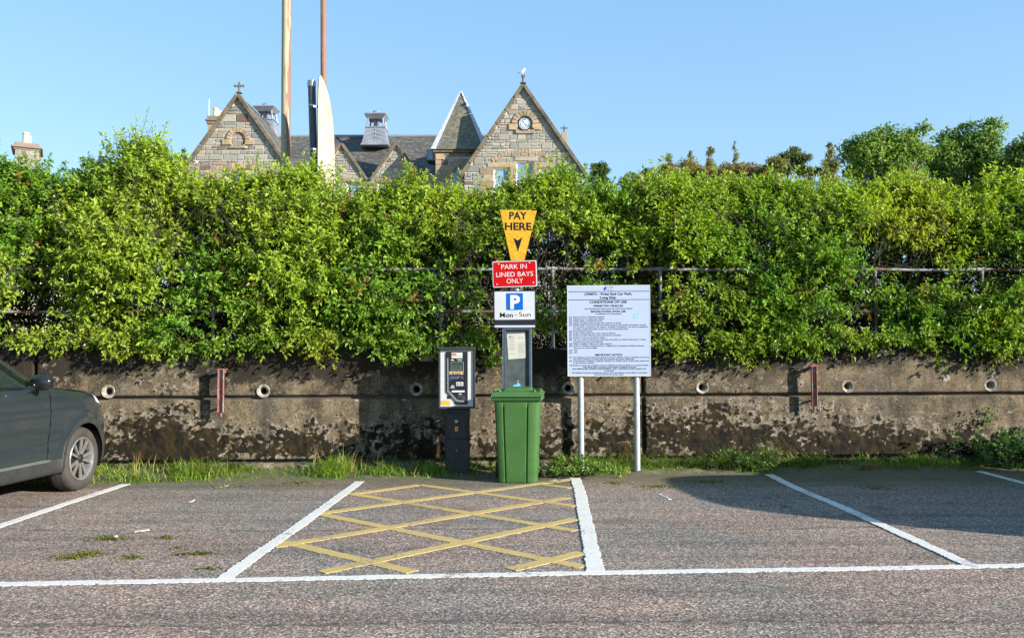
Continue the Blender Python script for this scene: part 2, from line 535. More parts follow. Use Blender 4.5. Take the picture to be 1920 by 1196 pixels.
M_['mortar'] = pmat('pale_mortar', (0.50, 0.46, 0.385), 0.95, var=0.15, scale=5)
M_['sandstone'] = pmat('dressed_sandstone', (0.36, 0.25, 0.145), 0.9, var=0.25, scale=3, bmp=0.4, bscale=20, tint=True)
M_['coping'] = pmat('mossy_coping', (0.125, 0.102, 0.070), 0.9, var=0.3, scale=2.2, bmp=0.4, bscale=14, col2=(0.058, 0.054, 0.036), c2scale=1.3)
M_['slate'] = pmat('roof_slate', (1, 1, 1), 0.6, var=0.22, scale=4, bmp=0.3, bscale=20, tint=True)
M_['lead'] = pmat('sheet_lead', (0.20, 0.215, 0.25), 0.55, metal=0.2, var=0.2, scale=2.5)
M_['lead_pale'] = pmat('new_sheet_lead', (0.36, 0.39, 0.44), 0.5, var=0.15, scale=2.5)
M_['glass'] = pmat('window_glass', (0.16, 0.24, 0.34), 0.08, var=0.2, scale=0.8, spec=0.9, rvar=0.03)
M_['white_wood'] = pmat('white_window_frame', (0.75, 0.74, 0.71), 0.5, var=0.08)
M_['pot'] = pmat('clay_pot', (0.62, 0.46, 0.26), 0.85, var=0.2, scale=5)
M_['clock_blue'] = pmat('clock_face', (0.50, 0.58, 0.68), 0.4, var=0.06)
M_['clock_black'] = pmat('clock_black', (0.012, 0.012, 0.014), 0.5, var=0.1)
M_['gull_white'] = pmat('gull_plumage', (0.8, 0.8, 0.8), 0.8, var=0.06, tint=True)
M_['pole'] = pmat('rusting_cream_pole', (0.40, 0.36, 0.24), 0.65, var=0.2, scale=3, bmp=0.3, bscale=40, col2=(0.17, 0.06, 0.03), c2pos=(0.50, 0.57), c2scale=2.1)
def pole_mat(name, lo, k_):
    m, nt, b_ = nodes_of(name)
    v = coords(nt)
    c = ramp(nt, noise(nt, coords(nt, (6, 6, 0.6)), 2.0, 6, 0.6), [(0.3, (0.25, 0.225, 0.14)), (0.7, (0.40, 0.36, 0.245))])
    sx = nt.nodes.new('ShaderNodeSeparateXYZ'); nt.links.new(v, sx.inputs[0])
    side = math_n(nt, 'MULTIPLY', sx.outputs[0], k_)
    st = math_n(nt, 'ADD', noise(nt, coords(nt, (9, 9, 0.55)), 1.7, 8, 0.7), side)
    c = mix(nt, ramp(nt, st, [(lo, 0.0), (lo + 0.055, 0.9)]), c, (0.17, 0.062, 0.032))
    nt.links.new(c, b_.inputs['Base Color']); b_.inputs['Roughness'].default_value = 0.7
    bump(nt, b_, st, 0.3, 0.01)
    return m
M_['pole'] = pole_mat('rust_streaked_pole', 0.52, 1.6)
M_['pole_rusty'] = pole_mat('very_rusty_pole', 0.27, 1.6)
M_['cream'] = pmat('cream_board', (0.29, 0.255, 0.175), 0.6, var=0.07, scale=1.5, col2=(0.24, 0.22, 0.18), c2pos=(0.6, 0.72), c2scale=2)
M_['dark_pipe'] = pmat('dark_pipe', (0.035, 0.045, 0.06), 0.4, var=0.2)
# street things
M_['mach_dark'] = pmat('machine_dark_steel', (0.022, 0.026, 0.032), 0.38, var=0.25, scale=9, rvar=0.08)
M_['mach_navy'] = pmat('pedestal_navy', (0.006, 0.007, 0.012), 0.5, var=0.25, scale=8)
M_['mach_grey'] = pmat('machine_faceplate', (0.42, 0.43, 0.43), 0.45, metal=0.1, var=0.05, scale=12)
M_['mach_black'] = pmat('machine_console', (0.006, 0.007, 0.009), 0.35, var=0.2)
M_['silver'] = pmat('brushed_silver', (0.30, 0.31, 0.32), 0.4, metal=0.8, var=0.12, scale=20)
M_['screen'] = pmat('lcd_screen', (0.05, 0.085, 0.06), 0.15, var=0.1)
M_['white_print'] = pmat('white_print', (0.48, 0.48, 0.47), 0.5, var=0.04)
M_['yellow_print'] = pmat('yellow_sticker', (0.50, 0.29, 0.02), 0.5, var=0.06)
M_['orange_print'] = pmat('orange_print', (0.75, 0.33, 0.04), 0.5, var=0.06)
M_['red_print'] = pmat('red_print', (0.6, 0.06, 0.05), 0.5, var=0.06)
M_['green_print'] = pmat('green_print', (0.04, 0.35, 0.14), 0.5, var=0.06)
M_['blue_print'] = pmat('blue_print', (0.003, 0.085, 0.34), 0.5, var=0.05, spec=0.08)
M_['cyan_print'] = pmat('cyan_print', (0.12, 0.42, 0.75), 0.4, var=0.05)
M_['purple_print'] = pmat('purple_print', (0.08, 0.03, 0.30), 0.4, var=0.05)
M_['text_black'] = pmat('black_lettering', (0.006, 0.007, 0.012), 0.7, var=0.05, spec=0.1)
M_['board'] = pmat('pale_blue_board', (0.315, 0.37, 0.50), 0.65, var=0.03, scale=1.5, spec=0.25)
M_['board_edge'] = pmat('board_trim', (0.60, 0.62, 0.64), 0.4, metal=0.3, var=0.06)
M_['sign_white'] = pmat('white_sign_face', (0.36, 0.39, 0.43), 0.5, var=0.05, scale=5)
M_['sign_red'] = pmat('red_sign_face', (0.34, 0.004, 0.006), 0.6, var=0.10, scale=6, spec=0.06)
M_['paper'] = pmat('paper_notice', (0.36, 0.36, 0.32), 0.7, var=0.05, scale=10)
M_['paper_ink'] = pmat('paper_ink', (0.22, 0.22, 0.21), 0.8, var=0.1)
M_['panel_slate'] = pmat('scuffed_panel', (0.05, 0.062, 0.065), 0.6, var=0.35, scale=10, col2=(0.25, 0.28, 0.28), c2pos=(0.68, 0.74), c2scale=14, spec=0.25)
M_['panel_blue'] = pmat('blue_grey_frame', (0.030, 0.048, 0.080), 0.35, var=0.2, scale=8)
def yellow_sign():
    m, nt, b = nodes_of('creased_yellow_sign')
    v = coords(nt)
    n1 = noise(nt, v, 7, 4)
    nt.links.new(ramp(nt, n1, [(0.3, (0.42, 0.22, 0.008)), (0.7, (0.50, 0.285, 0.014))]), b.inputs['Base Color'])
    b.inputs['Roughness'].default_value = 0.4
    b.inputs['Specular IOR Level'].default_value = 0.35
    bump(nt, b, noise(nt, coords(nt, (1, 1, 1.8)), 15, 3, 0.45), 0.6, 0.02)
    return m
M_['sign_yellow'] = yellow_sign()
M_['bin_green'] = pmat('green_bin_plastic', (0.040, 0.115, 0.026), 0.45, var=0.14, scale=4, bmp=0.06, bscale=120, col2=(0.075, 0.15, 0.05), c2pos=(0.62, 0.75), c2scale=7)
def bin_mat():
    m, nt, b_ = nodes_of('scuffed_green_plastic')
    v = coords(nt)
    c = ramp(nt, noise(nt, v, 3.2, 5), [(0.3, (0.028, 0.090, 0.018)), (0.7, (0.043, 0.120, 0.025))])
    sc = noise(nt, coords(nt, (40, 40, 3.0)), 1.0, 6, 0.7)
    c = mix(nt, ramp(nt, sc, [(0.60, 0.0), (0.72, 0.35)]), c, (0.13, 0.22, 0.10))
    sc2 = noise(nt, coords(nt, (5, 5, 60)), 1.0, 6, 0.7)
    c = mix(nt, ramp(nt, sc2, [(0.64, 0.0), (0.74, 0.4)]), c, (0.14, 0.22, 0.11))
    c = mix(nt, ramp(nt, noise(nt, v, 9, 8, 0.75), [(0.54, 0.0), (0.72, 0.55)]), c, (0.045, 0.062, 0.026))
    nt.links.new(c, b_.inputs['Base Color'])
    nt.links.new(ramp(nt, noise(nt, v, 12, 5), [(0.3, 0.36), (0.7, 0.6)]), b_.inputs['Roughness'])
    bump(nt, b_, noise(nt, v, 130, 3), 0.06, 0.01)
    return m
M_['bin_green'] = bin_mat()
M_['rubber'] = pmat('rubber', (0.03, 0.028, 0.027), 0.8, var=0.25, scale=14, bmp=0.2, bscale=60)
M_['tyre'] = pmat('dusty_tyre', (0.034, 0.030, 0.027), 0.85, var=0.3, scale=7, bmp=0.25, bscale=60)
M_['paint'] = pmat('dark_grey_car_paint', (0.034, 0.046, 0.054), 0.20, metal=0.5, var=0.10, scale=1.2, coat=1.0, rvar=0.04)
M_['paint_silver'] = pmat('silver_car_paint', (0.42, 0.43, 0.44), 0.32, metal=0.6, var=0.1, scale=1.2, coat=1.0)
M_['cladding'] = pmat('grey_plastic_cladding', (0.020, 0.021, 0.022), 0.6, var=0.2, scale=8, bmp=0.1, bscale=150)
M_['car_glass'] = pmat('dark_car_glass', (0.012, 0.02, 0.018), 0.03, var=0.1, spec=1.0, rvar=0.01)
M_['gloss_black'] = pmat('gloss_black_trim', (0.008, 0.009, 0.01), 0.08, var=0.1, spec=0.8, rvar=0.02)
M_['rim'] = pmat('machined_alloy', (0.34, 0.335, 0.325), 0.32, metal=0.7, var=0.08, scale=8)
M_['rim_dark'] = pmat('dark_alloy', (0.012, 0.012, 0.013), 0.5, metal=0.2, var=0.2)
M_['lamp'] = pmat('lamp_lens', (0.65, 0.68, 0.70), 0.05, var=0.1, spec=1.0, rvar=0.02)

# ------------------------------------------------------------------ text
def text_mesh(s, bold=0.0):
    cu = bpy.data.curves.new('lettering', 'FONT')
    cu.body = s; cu.size = 1.0; cu.offset = bold
    cu.resolution_u = 3
    o = bpy.data.objects.new('lettering', cu)
    C.objects.link(o)
    dg = bpy.context.evaluated_depsgraph_get()
    me = bpy.data.meshes.new_from_object(o.evaluated_get(dg))
    bpy.data.objects.remove(o); bpy.data.curves.remove(cu)
    n = len(me.vertices)
    co = np.zeros(n * 3, np.float32); me.vertices.foreach_get('co', co); co = co.reshape(-1, 3)
    faces = [tuple(p.vertices) for p in me.polygons]
    bpy.data.meshes.remove(me)
    return co, faces

def lettering(mb, s, x0, x1, zc, cap, y, bold=0.0, shear=0.0):
    """fit the line between x0..x1 with capitals cap high centred on zc, facing -Y at y"""
    co, faces = text_mesh(s, bold)
    ax0, ax1 = co[:, 0].min(), co[:, 0].max()
    sx = (x1 - x0) / (ax1 - ax0)
    sy = cap / 0.70
    vs_ = [(x0 + (p[0] - ax0) * sx, y, zc - cap / 2 + p[1] * sy + shear * (x0 + (p[0] - ax0) * sx)) for p in co]
    mb.add(vs_, faces)

EXEC_PARTS = True
# ================================================================== GROUND
def flat_sheet(name, x0, x1, y0, y1, z, mat, kind='structure'):
    mb = MB(); mb.add([(x0, y0, z), (x1, y0, z), (x1, y1, z), (x0, y1, z)], [(0, 1, 2, 3)])
    return tag(mb.build(name, mat), kind=kind)

flat_sheet('ground', -1500, 1500, -1500, 2500, -0.06, M_['field'])
flat_sheet('car_park_surface', -60, 60, -40, 11.9, 0.0, M_['asphalt'])
# raised land behind the retaining wall
nx, ny = 60, 40
gx = np.linspace(-140, 160, nx); gy = np.concatenate([np.linspace(11.5, 60, 20), np.linspace(66, 260, 20)])
GX, GY = np.meshgrid(gx, gy)
def land_z(x, y):
    return 1.45 + np.clip((y - 20) / 30, 0, 1) * 0.6 + np.clip((y - 55) / 120, 0, 1) * 9 + np.clip(np.asarray(x) - 10, 0, 60) * np.clip((y - 25) / 40, 0, 1) * 0.05
GZ = land_z(GX, GY)
GY2 = np.where(GY < 11.6, 11.55 + GX * math.tan(WALL_ROT), GY)
vv = np.stack([GX, GY2, GZ], -1).reshape(-1, 3)
ff = [(j * nx + i, j * nx + i + 1, (j + 1) * nx + i + 1, (j + 1) * nx + i) for j in range(39) for i in range(nx - 1)]
me = np_mesh('terrace', vv, np.array(ff), [4] * len(ff), M_['yard'], smooth_on=True)
tag(link_mesh('terrace', me), kind='structure')

# ------------------------------------------------------------------ painted bay lines
def strip(p, q, w, z, seed, jag=0.007, h=0.004, wob=0.0):
    """a painted line with ragged edges, laid on the asphalt, with a little thickness"""
    r = np.random.default_rng(seed)
    p = np.array(p[:2], float); q = np.array(q[:2], float)
    L = np.linalg.norm(q - p); d = (q - p) / L; nrm = np.array([-d[1], d[0]])
    n = max(6, int(L / 0.022))
    u = np.linspace(0, 1, n)
    phase = r.random() * 50
    e1 = (r.random(n) - 0.5) * 2 * jag + (vnoise(u * L * 14 + phase, u * 0, 3) - 0.5) * 1.2 * jag
    e2 = (r.random(n) - 0.5) * 2 * jag + (vnoise(u * L * 14 + phase + 9, u * 0, 4) - 0.5) * 1.2 * jag
    cw = (vnoise(u * L * 0.7 + phase, u * 0, 5) - 0.5) * wob
    a = p + d * (u * L)[:, None] + nrm * (w / 2 + e1 + cw)[:, None]
    b = p + d * (u * L)[:, None] - nrm * (w / 2 + e2 - cw)[:, None]
    V = []
    for k in range(n):
        V += [(*a[k], z - h), (*a[k], z), (*b[k], z), (*b[k], z - h)]
    Fc = []
    for k in range(n - 1):
        o = 4 * k
        for c in range(3):
            Fc.append((o + c + 4, o + c + 5, o + c + 1, o + c))
    Fc += [(0, 1, 2, 3), (4 * n - 1, 4 * n - 2, 4 * n - 3, 4 * n - 4)]
    return V, Fc

def pix_line(mb, a, b, w, z, seed, **kw):
    V, Fc = strip(at_z(*a), at_z(*b), w, z, seed, **kw)
    mb.add(V, Fc)

marks = tag(empty('bay_markings'), kind='structure')
def mark(name, a, b, w, z, seed, mat, **kw):
    mb = MB(); pix_line(mb, a, b, w, z, seed, **kw)
    o = mb.build(name, mat, marks)
    return o
mark('white_bay_line', (-160, 1099), (2080, 1057), 0.095, 0.0064, 1, M_['white_line'], wob=0.02)
mark('white_bay_line', (236, 908), (-160, 1040), 0.10, 0.0075, 2, M_['white_line'], wob=0.03)
mark('white_bay_line', (673, 903), (421, 1086), 0.105, 0.0075, 3, M_['white_line'], wob=0.03)
mark('white_bay_line', (1079, 896), (1118, 1072), 0.115, 0.0075, 4, M_['white_line'], jag=0.008, wob=0.03)
mark('white_bay_line', (1440, 890), (1818, 1061), 0.105, 0.0075, 5, M_['white_line'], wob=0.05)
mark('white_bay_line', (1836, 884), (2030, 936), 0.10, 0.0075, 6, M_['white_line'], wob=0.03)
ylines = [((788, 909), (1079, 949)), ((788, 909), (655, 927)), ((660, 926), (1079, 995)), ((597, 963), (1075, 898)),
          ((597, 963), (1094, 1063)), ((512, 1025), (1064, 933)), ((526, 1015), (774, 1072)), ((602, 1073), (1078, 973)),
          ((958, 1068), (1092, 1036)), ((1011, 907), (1069, 915))]
for i, (a, b) in enumerate(ylines):
    mark('yellow_hatch_line', a, b, 0.112 if i not in (9,) else 0.09, (0.0042 if i in (0, 2, 4, 6, 9) else 0.0054) + 0.00003 * i, 20 + i, M_['yellow_line'], jag=0.006)
# old worn paint remnants
for i, (a, b, w) in enumerate([((410, 913), (428, 910), 0.05), ((252, 996), (280, 993), 0.012), ((357, 941), (368, 936), 0.01), ((1235, 926), (1258, 936), 0.03),]):
    mark('worn_paint_trace', a, b, w, 0.004, 60 + i, M_['white_line'], jag=0.02)

# ================================================================== RETAINING WALL
wall = empty('retaining_wall', WALL_O, WALL_ROT, 'long mossy concrete retaining wall with drain holes below the hedge', 'wall')
sj = [on_wall(62, 750)[0], on_wall(1205, 750)[0]]
HOLES = [on_wall(px, py) for px, py in [(202, 734), (493, 733), (781, 730), (1066, 728), (1317, 726), (1590, 724), (1857, 722)]]
HOLES = [(s, z) for s, z in HOLES]
Z_TOP, Z_G1, Z_G0 = 1.575, 0.935, 0.135

def moss_mask(s, z):
    band = np.clip(1 - np.abs(z - 0.27) / 0.58, 0, 1)
    band = np.where(z > 0.86, -0.25, band)
    patch = fbm(s * 0.9 + 3, z * 1.1, 11, 3)
    n = fbm(s * 5.0 + z * 2.0, z * 7.0, 12, 4)
    n2 = vnoise(s * 17 + 5, z * 24, 15)
    n3 = vnoise(s * 34 + 5, z * 44, 18)
    val = n * 0.36 + n2 * 0.32 + n3 * 0.32 + (band - 0.55) * 0.44 + (patch - 0.5) * 0.62
    return val

def algae_mask(s, z):
    top = np.clip((z - 1.12) / 0.42, 0, 1)
    pat = fbm(s * 1.1, z * 1.6, 14, 4)
    val = top * 1.15 + (pat - 0.5) * 2.1 + 0.04 + (fbm(s * 6, z * 6, 19, 3) - 0.5) * 0.5
    return np.where(z > 0.955, val, -1.0)

def runs_mask(s, z):
    m = np.zeros(np.shape(s))
    for k, (hs, hz) in enumerate(HOLES):
        L = (0.25, 0.5, 0.7, 0.4, 0.3, 0.55, 0.35)[k]
        wob = (vnoise(z * 6 + k, z * 0, 57) - 0.5) * 0.03
        m = np.maximum(m, np.exp(-((s - hs - wob) / 0.045) ** 2) * np.clip((hz - 0.05 - z) / 0.03, 0, 1) * np.clip(1 - (hz - z) / L, 0, 1) * 0.8)
    for js in (-3.9, -1.6, 0.9, 2.9, 5.1):           # damp runs from the wall top
        m = np.maximum(m, np.exp(-((s - js - (vnoise(z * 4 + js, z * 0, 58) - 0.5) * 0.08) / 0.10) ** 2) * np.clip((z - 0.55) / 0.9, 0, 1) * 0.7)
    return m

def course(s0, s1, z0, z1, t0, step=0.017, holes=()):
    ns = int((s1 - s0) / step) + 1; nz = max(5, int((z1 - z0) / step) + 1)
    S = np.linspace(s0, s1, ns); Zc = np.linspace(z0, z1, nz)
    SS, ZZ = np.meshgrid(S, Zc)
    moss_f = moss_mask(SS, ZZ); moss = np.clip((moss_f - 0.50) / 0.04, 0, 1); alg = algae_mask(SS, ZZ)
    T = t0 - (fbm(SS * 0.8, ZZ * 1.0, 1, 3) - 0.5) * 0.022 - (fbm(SS * 9, ZZ * 9, 2, 3) - 0.5) * 0.012
    lump = vnoise(SS * 31, ZZ * 31, 16)
    T = T - moss * (0.004 + 0.015 * lump)
    ed = np.minimum(np.minimum(ZZ - z0, z1 - ZZ), np.minimum(SS - s0, s1 - SS))
    chip = 0.012 + 0.02 * vnoise(SS * 4, ZZ * 4, 17)
    T = T + 0.028 * np.clip(1 - ed / chip, 0, 1) ** 1.5
    T[0, :] = T[-1, :] = t0 + 0.10; T[:, 0] = T[:, -1] = t0 + 0.10
    idx = np.arange(ns * nz).reshape(nz, ns)
    q = np.stack([idx[:-1, :-1], idx[:-1, 1:], idx[1:, 1:], idx[1:, :-1]], -1).reshape(-1, 4)
    if holes:
        cs = (SS[:-1, :-1] + step / 2).ravel(); cz = (ZZ[:-1, :-1] + step / 2).ravel()
        keep = np.ones(len(q), bool)
        for hs, hz in holes:
            keep &= np.hypot(cs - hs, cz - hz) > 0.066
        q = q[keep]
    V = np.stack([SS, T, ZZ], -1).reshape(-1, 3)
    return np_mesh('concrete_course', V, q, [4] * len(q), M_['concrete'], attrs={'runs': runs_mask(SS, ZZ).ravel(), 'moss': moss_f.ravel(), 'algae': alg.ravel()}, smooth_on=True)

segs = [(-13.0, sj[0]), (sj[0] + 0.02, sj[1]), (sj[1] + 0.02, 13.0)]
for k, (a, b) in enumerate(segs):
    hs = [h for h in HOLES if a < h[0] < b]
    tt = [0.008, 0.0, -0.012][k]
    link_mesh('concrete_course', course(a, b, Z_G1 + 0.026, Z_TOP, tt + 0.012, holes=hs), wall)
    link_mesh('concrete_course', course(a, b, Z_G0, Z_G1, tt), wall)
    link_mesh('footing', course(a, b, -0.10, Z_G0 - 0.035, tt - 0.055, step=0.025), wall)
mb = MB()
mb.box((-13, 0.072, -0.1), (13, 0.074, Z_G1 + 0.06))      # dark back of the recessed joints
core = mb.build('joint_backing', M_['dark_concrete'], wall)
mb = MB(); mb.box((-13, 0.09, Z_TOP - 0.07), (13, 0.36, Z_TOP - 0.002)); mb.box((-13, 0.32, -0.1), (13, 0.36, Z_TOP - 0.08))
mb.build('wall_core', M_['concrete'], wall)
for i, (hs, hz) in enumerate(HOLES):
    Mh = Matrix.Translation((hs, 0, hz)) @ Matrix.Rotation(R(90), 4, 'X')     # local +Z -> -Y (towards camera)
    mb = MB()
    mb.lathe([(0.090, -0.04), (0.087, -0.006), (0.082, -0.001), (0.074, -0.002), (0.068, -0.006), (0.052, -0.014), (0.046, -0.022), (0.044, -0.24)], 28, Mh)
    o = mb.build('drain_pipe', M_['pipe_grey'], wall, True)
    mb = MB(); mb.lathe([(0.044, -0.235), (0.0, -0.235)], 20, Mh)
    mb.build('pipe_bore', M_['black'], o)
    if i in (3,):
        o['label'] = 'drain pipe mostly in the shade of the notice board'

# ------------------------------------------------------------------ rusty brackets on the wall
def bracket(px, y0, y1, label):
    s, zt = on_wall(px, y0, -0.13); _, zb = on_wall(px, y1, -0.13)
    p = WF @ Vector((s, 0, zb))
    e = empty('steel_bracket', p, WALL_ROT, label, 'bracket', 'red rusted brackets on the wall')
    h = zt - zb
    mb = MB()
    mb.box((-0.038, -0.135, 0.02), (0.038, -0.125, h), bev=0.002)
    mb.box((-0.038, -0.165, 0.02), (-0.028, -0.1352, h), bev=0.002)
    mb.box((0.028, -0.165, 0.02), (0.038, -0.1352, h), bev=0.002)
    mb.build('channel_upright', M_['rust_steel'], e)
    mb = MB(); mb.box((-0.020, -0.124, h - 0.05), (0.020, 0.03, h - 0.012), bev=0.003)
    mb.box((-0.055, -0.150, h - 0.011), (0.075, -0.10, h + 0.006), bev=0.003)
    mb.build('wall_arm', M_['rust_steel'], e)
    mb = MB(); mb.tube([(0, -0.124, 0.10), (0, 0.03, 0.08)], 0.014, 8)
    mb.build('lower_stay', M_['rust_steel'], e)
    mb = MB(); mb.tube([(0, -0.13, 0.03), (0, -0.13, -0.035)], 0.017, 6)
    mb.build('bolt', M_['rust_steel'], e)
bracket(415, 692, 776, 'rusty red channel bracket on the wall beside the parked car')
bracket(1525, 686, 764, 'rusty red channel bracket on the wall right of the notice board')

# ================================================================== VERGE
def verge_front(s):
    base = np.interp(s, [-13, -6, -4.5, -2.2, 0, 1.2, 3, 6, 13], [-1.15, -1.12, -1.10, -0.98, -0.80, -0.78, -0.72, -0.70, -0.7])
    return base + (fbm(np.asarray(s) * 1.7, np.zeros_like(np.asarray(s, float)), 21, 3) - 0.5) * 0.3
ns, nt_ = 420, 16
S = np.linspace(-13, 13, ns); U = np.linspace(0, 1, nt_)
SS, UU = np.meshgrid(S, U)
TT = verge_front(SS) * (1 - UU) + 0.0 * UU
ZZ = -0.004 + 0.045 * np.clip(UU * 1.6, 0, 1) + (fbm(SS * 7, TT * 7, 22, 3) - 0.5) * 0.05 * np.clip(UU * 4, 0, 1)
idx = np.arange(ns * nt_).reshape(nt_, ns)
q = np.stack([idx[:-1, :-1], idx[:-1, 1:], idx[1:, 1:], idx[1:, :-1]], -1).reshape(-1, 4)
vo_ = link_mesh('verge', np_mesh('verge', np.stack([SS, TT, ZZ], -1).reshape(-1, 3), q, [4] * len(q), M_['soil'], smooth_on=True))
vo_.matrix_world = WF
tag(vo_, kind='structure')
def verge_z(s, t):
    f = verge_front(s); u = np.clip(1 - np.asarray(t) / f, 0, 1)
    return -0.004 + 0.045 * np.clip(u * 1.6, 0, 1)

def blades(base, h, lean_dir, lean, w, tint, seed=0):
    """curved three-segment blades; all arrays of n"""
    n = len(base)
    a = lean_dir
    dx = np.stack([np.cos(a), np.sin(a), np.zeros(n)], -1)
    side = np.stack([-np.sin(a), np.cos(a), np.zeros(n)], -1)
    P = []
    for u in (0.0, 0.4, 0.75, 1.0):
        c = base + dx * (h * lean * u ** 1.8)[:, None]
        c[:, 2] += h * (u - 0.28 * lean * u ** 2.2)
        P.append(c)
    ws = [w, w * 0.85, w * 0.5]
    V = np.empty((n, 7, 3))
    for i in range(3):
        V[:, 2 * i] = P[i] - side * (ws[i] / 2)[:, None]
        V[:, 2 * i + 1] = P[i] + side * (ws[i] / 2)[:, None]
    V[:, 6] = P[3]
    b = (np.arange(n) * 7)[:, None]
    f = np.concatenate([b + np.array([[0, 1, 3, 2]]), b + np.array([[2, 3, 5, 4]])], 1).reshape(-1, 4)
    t3 = b + np.array([[4, 5, 6]])
    flat = np.concatenate([f.ravel(), t3.ravel()])
    sizes = np.concatenate([np.full(len(f), 4), np.full(n, 3)])
    T = np.repeat(tint[:, None, :], 7, 1)
    return V.reshape(-1, 3), flat, sizes, T.reshape(-1, 3)

def greens(n, r, dark=(0.08, 0.18, 0.016), lite=(0.25, 0.37, 0.045), yel=(0.34, 0.31, 0.10), py=0.1):
    u = r.random(n)[:, None]
    c = np.array(dark) * (1 - u) + np.array(lite) * u
    m = (r.random(n) < py)[:, None]
    return np.where(m, np.array(yel) * (0.7 + 0.5 * u), c)

# grass along the foot of the wall: densities by stretch of verge
r = np.random.default_rng(31)
def s_of(px, t=-0.6): return on_wall(px, 885, t)[0]
NB = 60000
s_ = r.uniform(-10, 10.5, NB); u_ = r.random(NB) ** 0.8
tf = verge_front(s_) + 0.02
t_ = tf * (1 - u_) + (-0.08) * u_
px_k = np.array([s_of(p) for p in (-300, 60, 190, 300, 440, 480, 560, 620, 720, 780, 850, 930, 1010, 1060, 1150, 1300, 1420, 1560, 1650, 1750, 1850, 1920, 2100)])
den_k = np.array([.3, .5, .9, 1, .85, .25, .35, 1, .9, .75, .7, .5, .6, 1, .95, .9, .95, .9, .75, .7, .6, .35, .4])
hgt_k = np.array([.11, .13, .14, .15, .12, .06, .06, .16, .15, .14, .12, .10, .12, .17, .17, .14, .17, .14, .11, .12, .10, .09, .09])
den = np.interp(s_, px_k, den_k); hh = np.interp(s_, px_k, hgt_k)
clump = fbm(s_ * 3.2, t_ * 3.2, 33, 3)
edge_soft = np.clip((t_ - tf) / 0.25, 0.05, 1)
keep = r.random(NB) < den * np.clip((clump - 0.42) / 0.18, 0.03, 1) * (0.25 + 0.75 * edge_soft)
s_, t_, hh, clump, edge_soft = s_[keep], t_[keep], hh[keep], clump[keep], edge_soft[keep]
n = len(s_)
# keep clear of the machine, the bin and the post feet
base = np.stack([s_, t_, verge_z(s_, t_) - 0.01], -1)
h = hh * (0.30 + 1.25 * r.random(n) ** 1.6) * (0.45 + 0.55 * edge_soft) * (0.6 + 0.9 * np.clip((clump - 0.35) * 2.2, 0, 1))
tint = greens(n, r, py=0.16)
flower = fbm(s_ * 1.1, t_ * 1.1, 37, 2)
tint = tint * (0.30 + 1.25 * flower)[:, None]
V, fl, sz, T = blades(base, h, r.random(n) * 6.283, 0.4 + 1.3 * r.random(n), 0.005 + 0.006 * r.random(n), tint)
g = link_mesh('verge_grass', np_mesh('verge_grass', V, fl, sz, M_['grass'], tint=T)); g.matrix_world = WF
tag(g, 'green grass growing along the foot of the concrete wall', 'grass', kind='stuff')

# flattened moss in the asphalt
mb_pts = []
for (px, py, rx, n_) in [(205, 1010, .16, 260), (160, 1040, .2, 260), (135, 1046, .1, 120), (378, 1038, .1, 170), (245, 1046, .1, 100), (310, 1008, .1, 90), (392, 1066, .1, 60), (338, 1040, .05, 50),
                         (1230, 912, .25, 160), (1330, 903, .3, 200), (1150, 905, .2, 120), (330, 1028, .05, 30), (1640, 915, .3, 90), (560, 905, .3, 160), (420, 912, .4, 160), (1470, 950, .3, 40)]:
    c = at_z(px, py)
    for _ in range(n_):
        a = r.random() * 6.283; q_ = abs(r.normal()) * 0.6
        mb_pts.append((c.x + math.cos(a) * q_ * rx, c.y + math.sin(a) * q_ * rx * 0.7))
P2 = np.array(mb_pts); n = len(P2)
base = np.column_stack([P2, np.zeros(n) + 0.001])
V, fl, sz, T = blades(base, 0.006 + 0.014 * r.random(n), r.random(n) * 6.283, 0.6 + r.random(n), 0.012 + 0.012 * r.random(n),
                      greens(n, r, (0.07, 0.09, 0.012), (0.16, 0.17, 0.03), (0.2, 0.16, 0.05), .15))
g = link_mesh('asphalt_moss', np_mesh('asphalt_moss', V, fl, sz, M_['grass'], tint=T))
tag(g, 'small patches of moss growing out of the worn asphalt bays', 'moss', kind='stuff')

# ------------------------------------------------------------------ single plants on the verge
def tuft(name, px, py, t, n, hgt, spread, mat, dark, lite, label, cat='plant', lean=(0.1, 0.6), w=0.006, group=None):
    s, _ = on_wall(px, py, t)
    p = WF @ Vector((s, t, float(verge_z(s, t)) - 0.01))
    rr = np.random.default_rng(int(px * 7 + py))
    a = rr.random(n) * 6.283; q_ = np.abs(rr.normal(size=n)) * spread * 0.5
    base = np.stack([np.cos(a) * q_, np.sin(a) * q_ * 0.7, np.zeros(n)], -1)
    h = hgt * (0.45 + 0.55 * rr.random(n))
    ld = np.where(rr.random(n) < 0.6, a, rr.random(n) * 6.283)
    V, fl, sz, T = blades(base, h, ld, rr.uniform(*lean, n), w * (0.7 + 0.6 * rr.random(n)), greens(n, rr, dark, lite, lite, 0))
    o = link_mesh(name, np_mesh(name, V, fl, sz, mat, tint=T))
    o.location = p
    return tag(o, label, cat, group)
STRAW_D, STRAW_L = (0.22, 0.15, 0.07), (0.42, 0.31, 0.16)
tuft('dry_grass', 640, 880, -0.35, 46, 0.42, 0.55, M_['dry'], STRAW_D, STRAW_L, 'tall straw coloured dead grass stalks left of the ticket machine', 'dead grass', (0.1, 0.5), 0.005)
tuft('dry_grass', 705, 882, -0.30, 22, 0.36, 0.4, M_['dry'], STRAW_D, STRAW_L, 'thin pale dead stalks leaning in the shadow left of the ticket machine', 'dead grass', (0.2, 0.7), 0.005)
tuft('dead_stalk', 778, 893, -0.62, 14, 0.22, 0.22, M_['dry'], (0.16, 0.11, 0.06), (0.34, 0.25, 0.14), 'small clump of broken brown stalks just left of the navy pedestal', 'dead plant', (0.2, 1.2), 0.007)
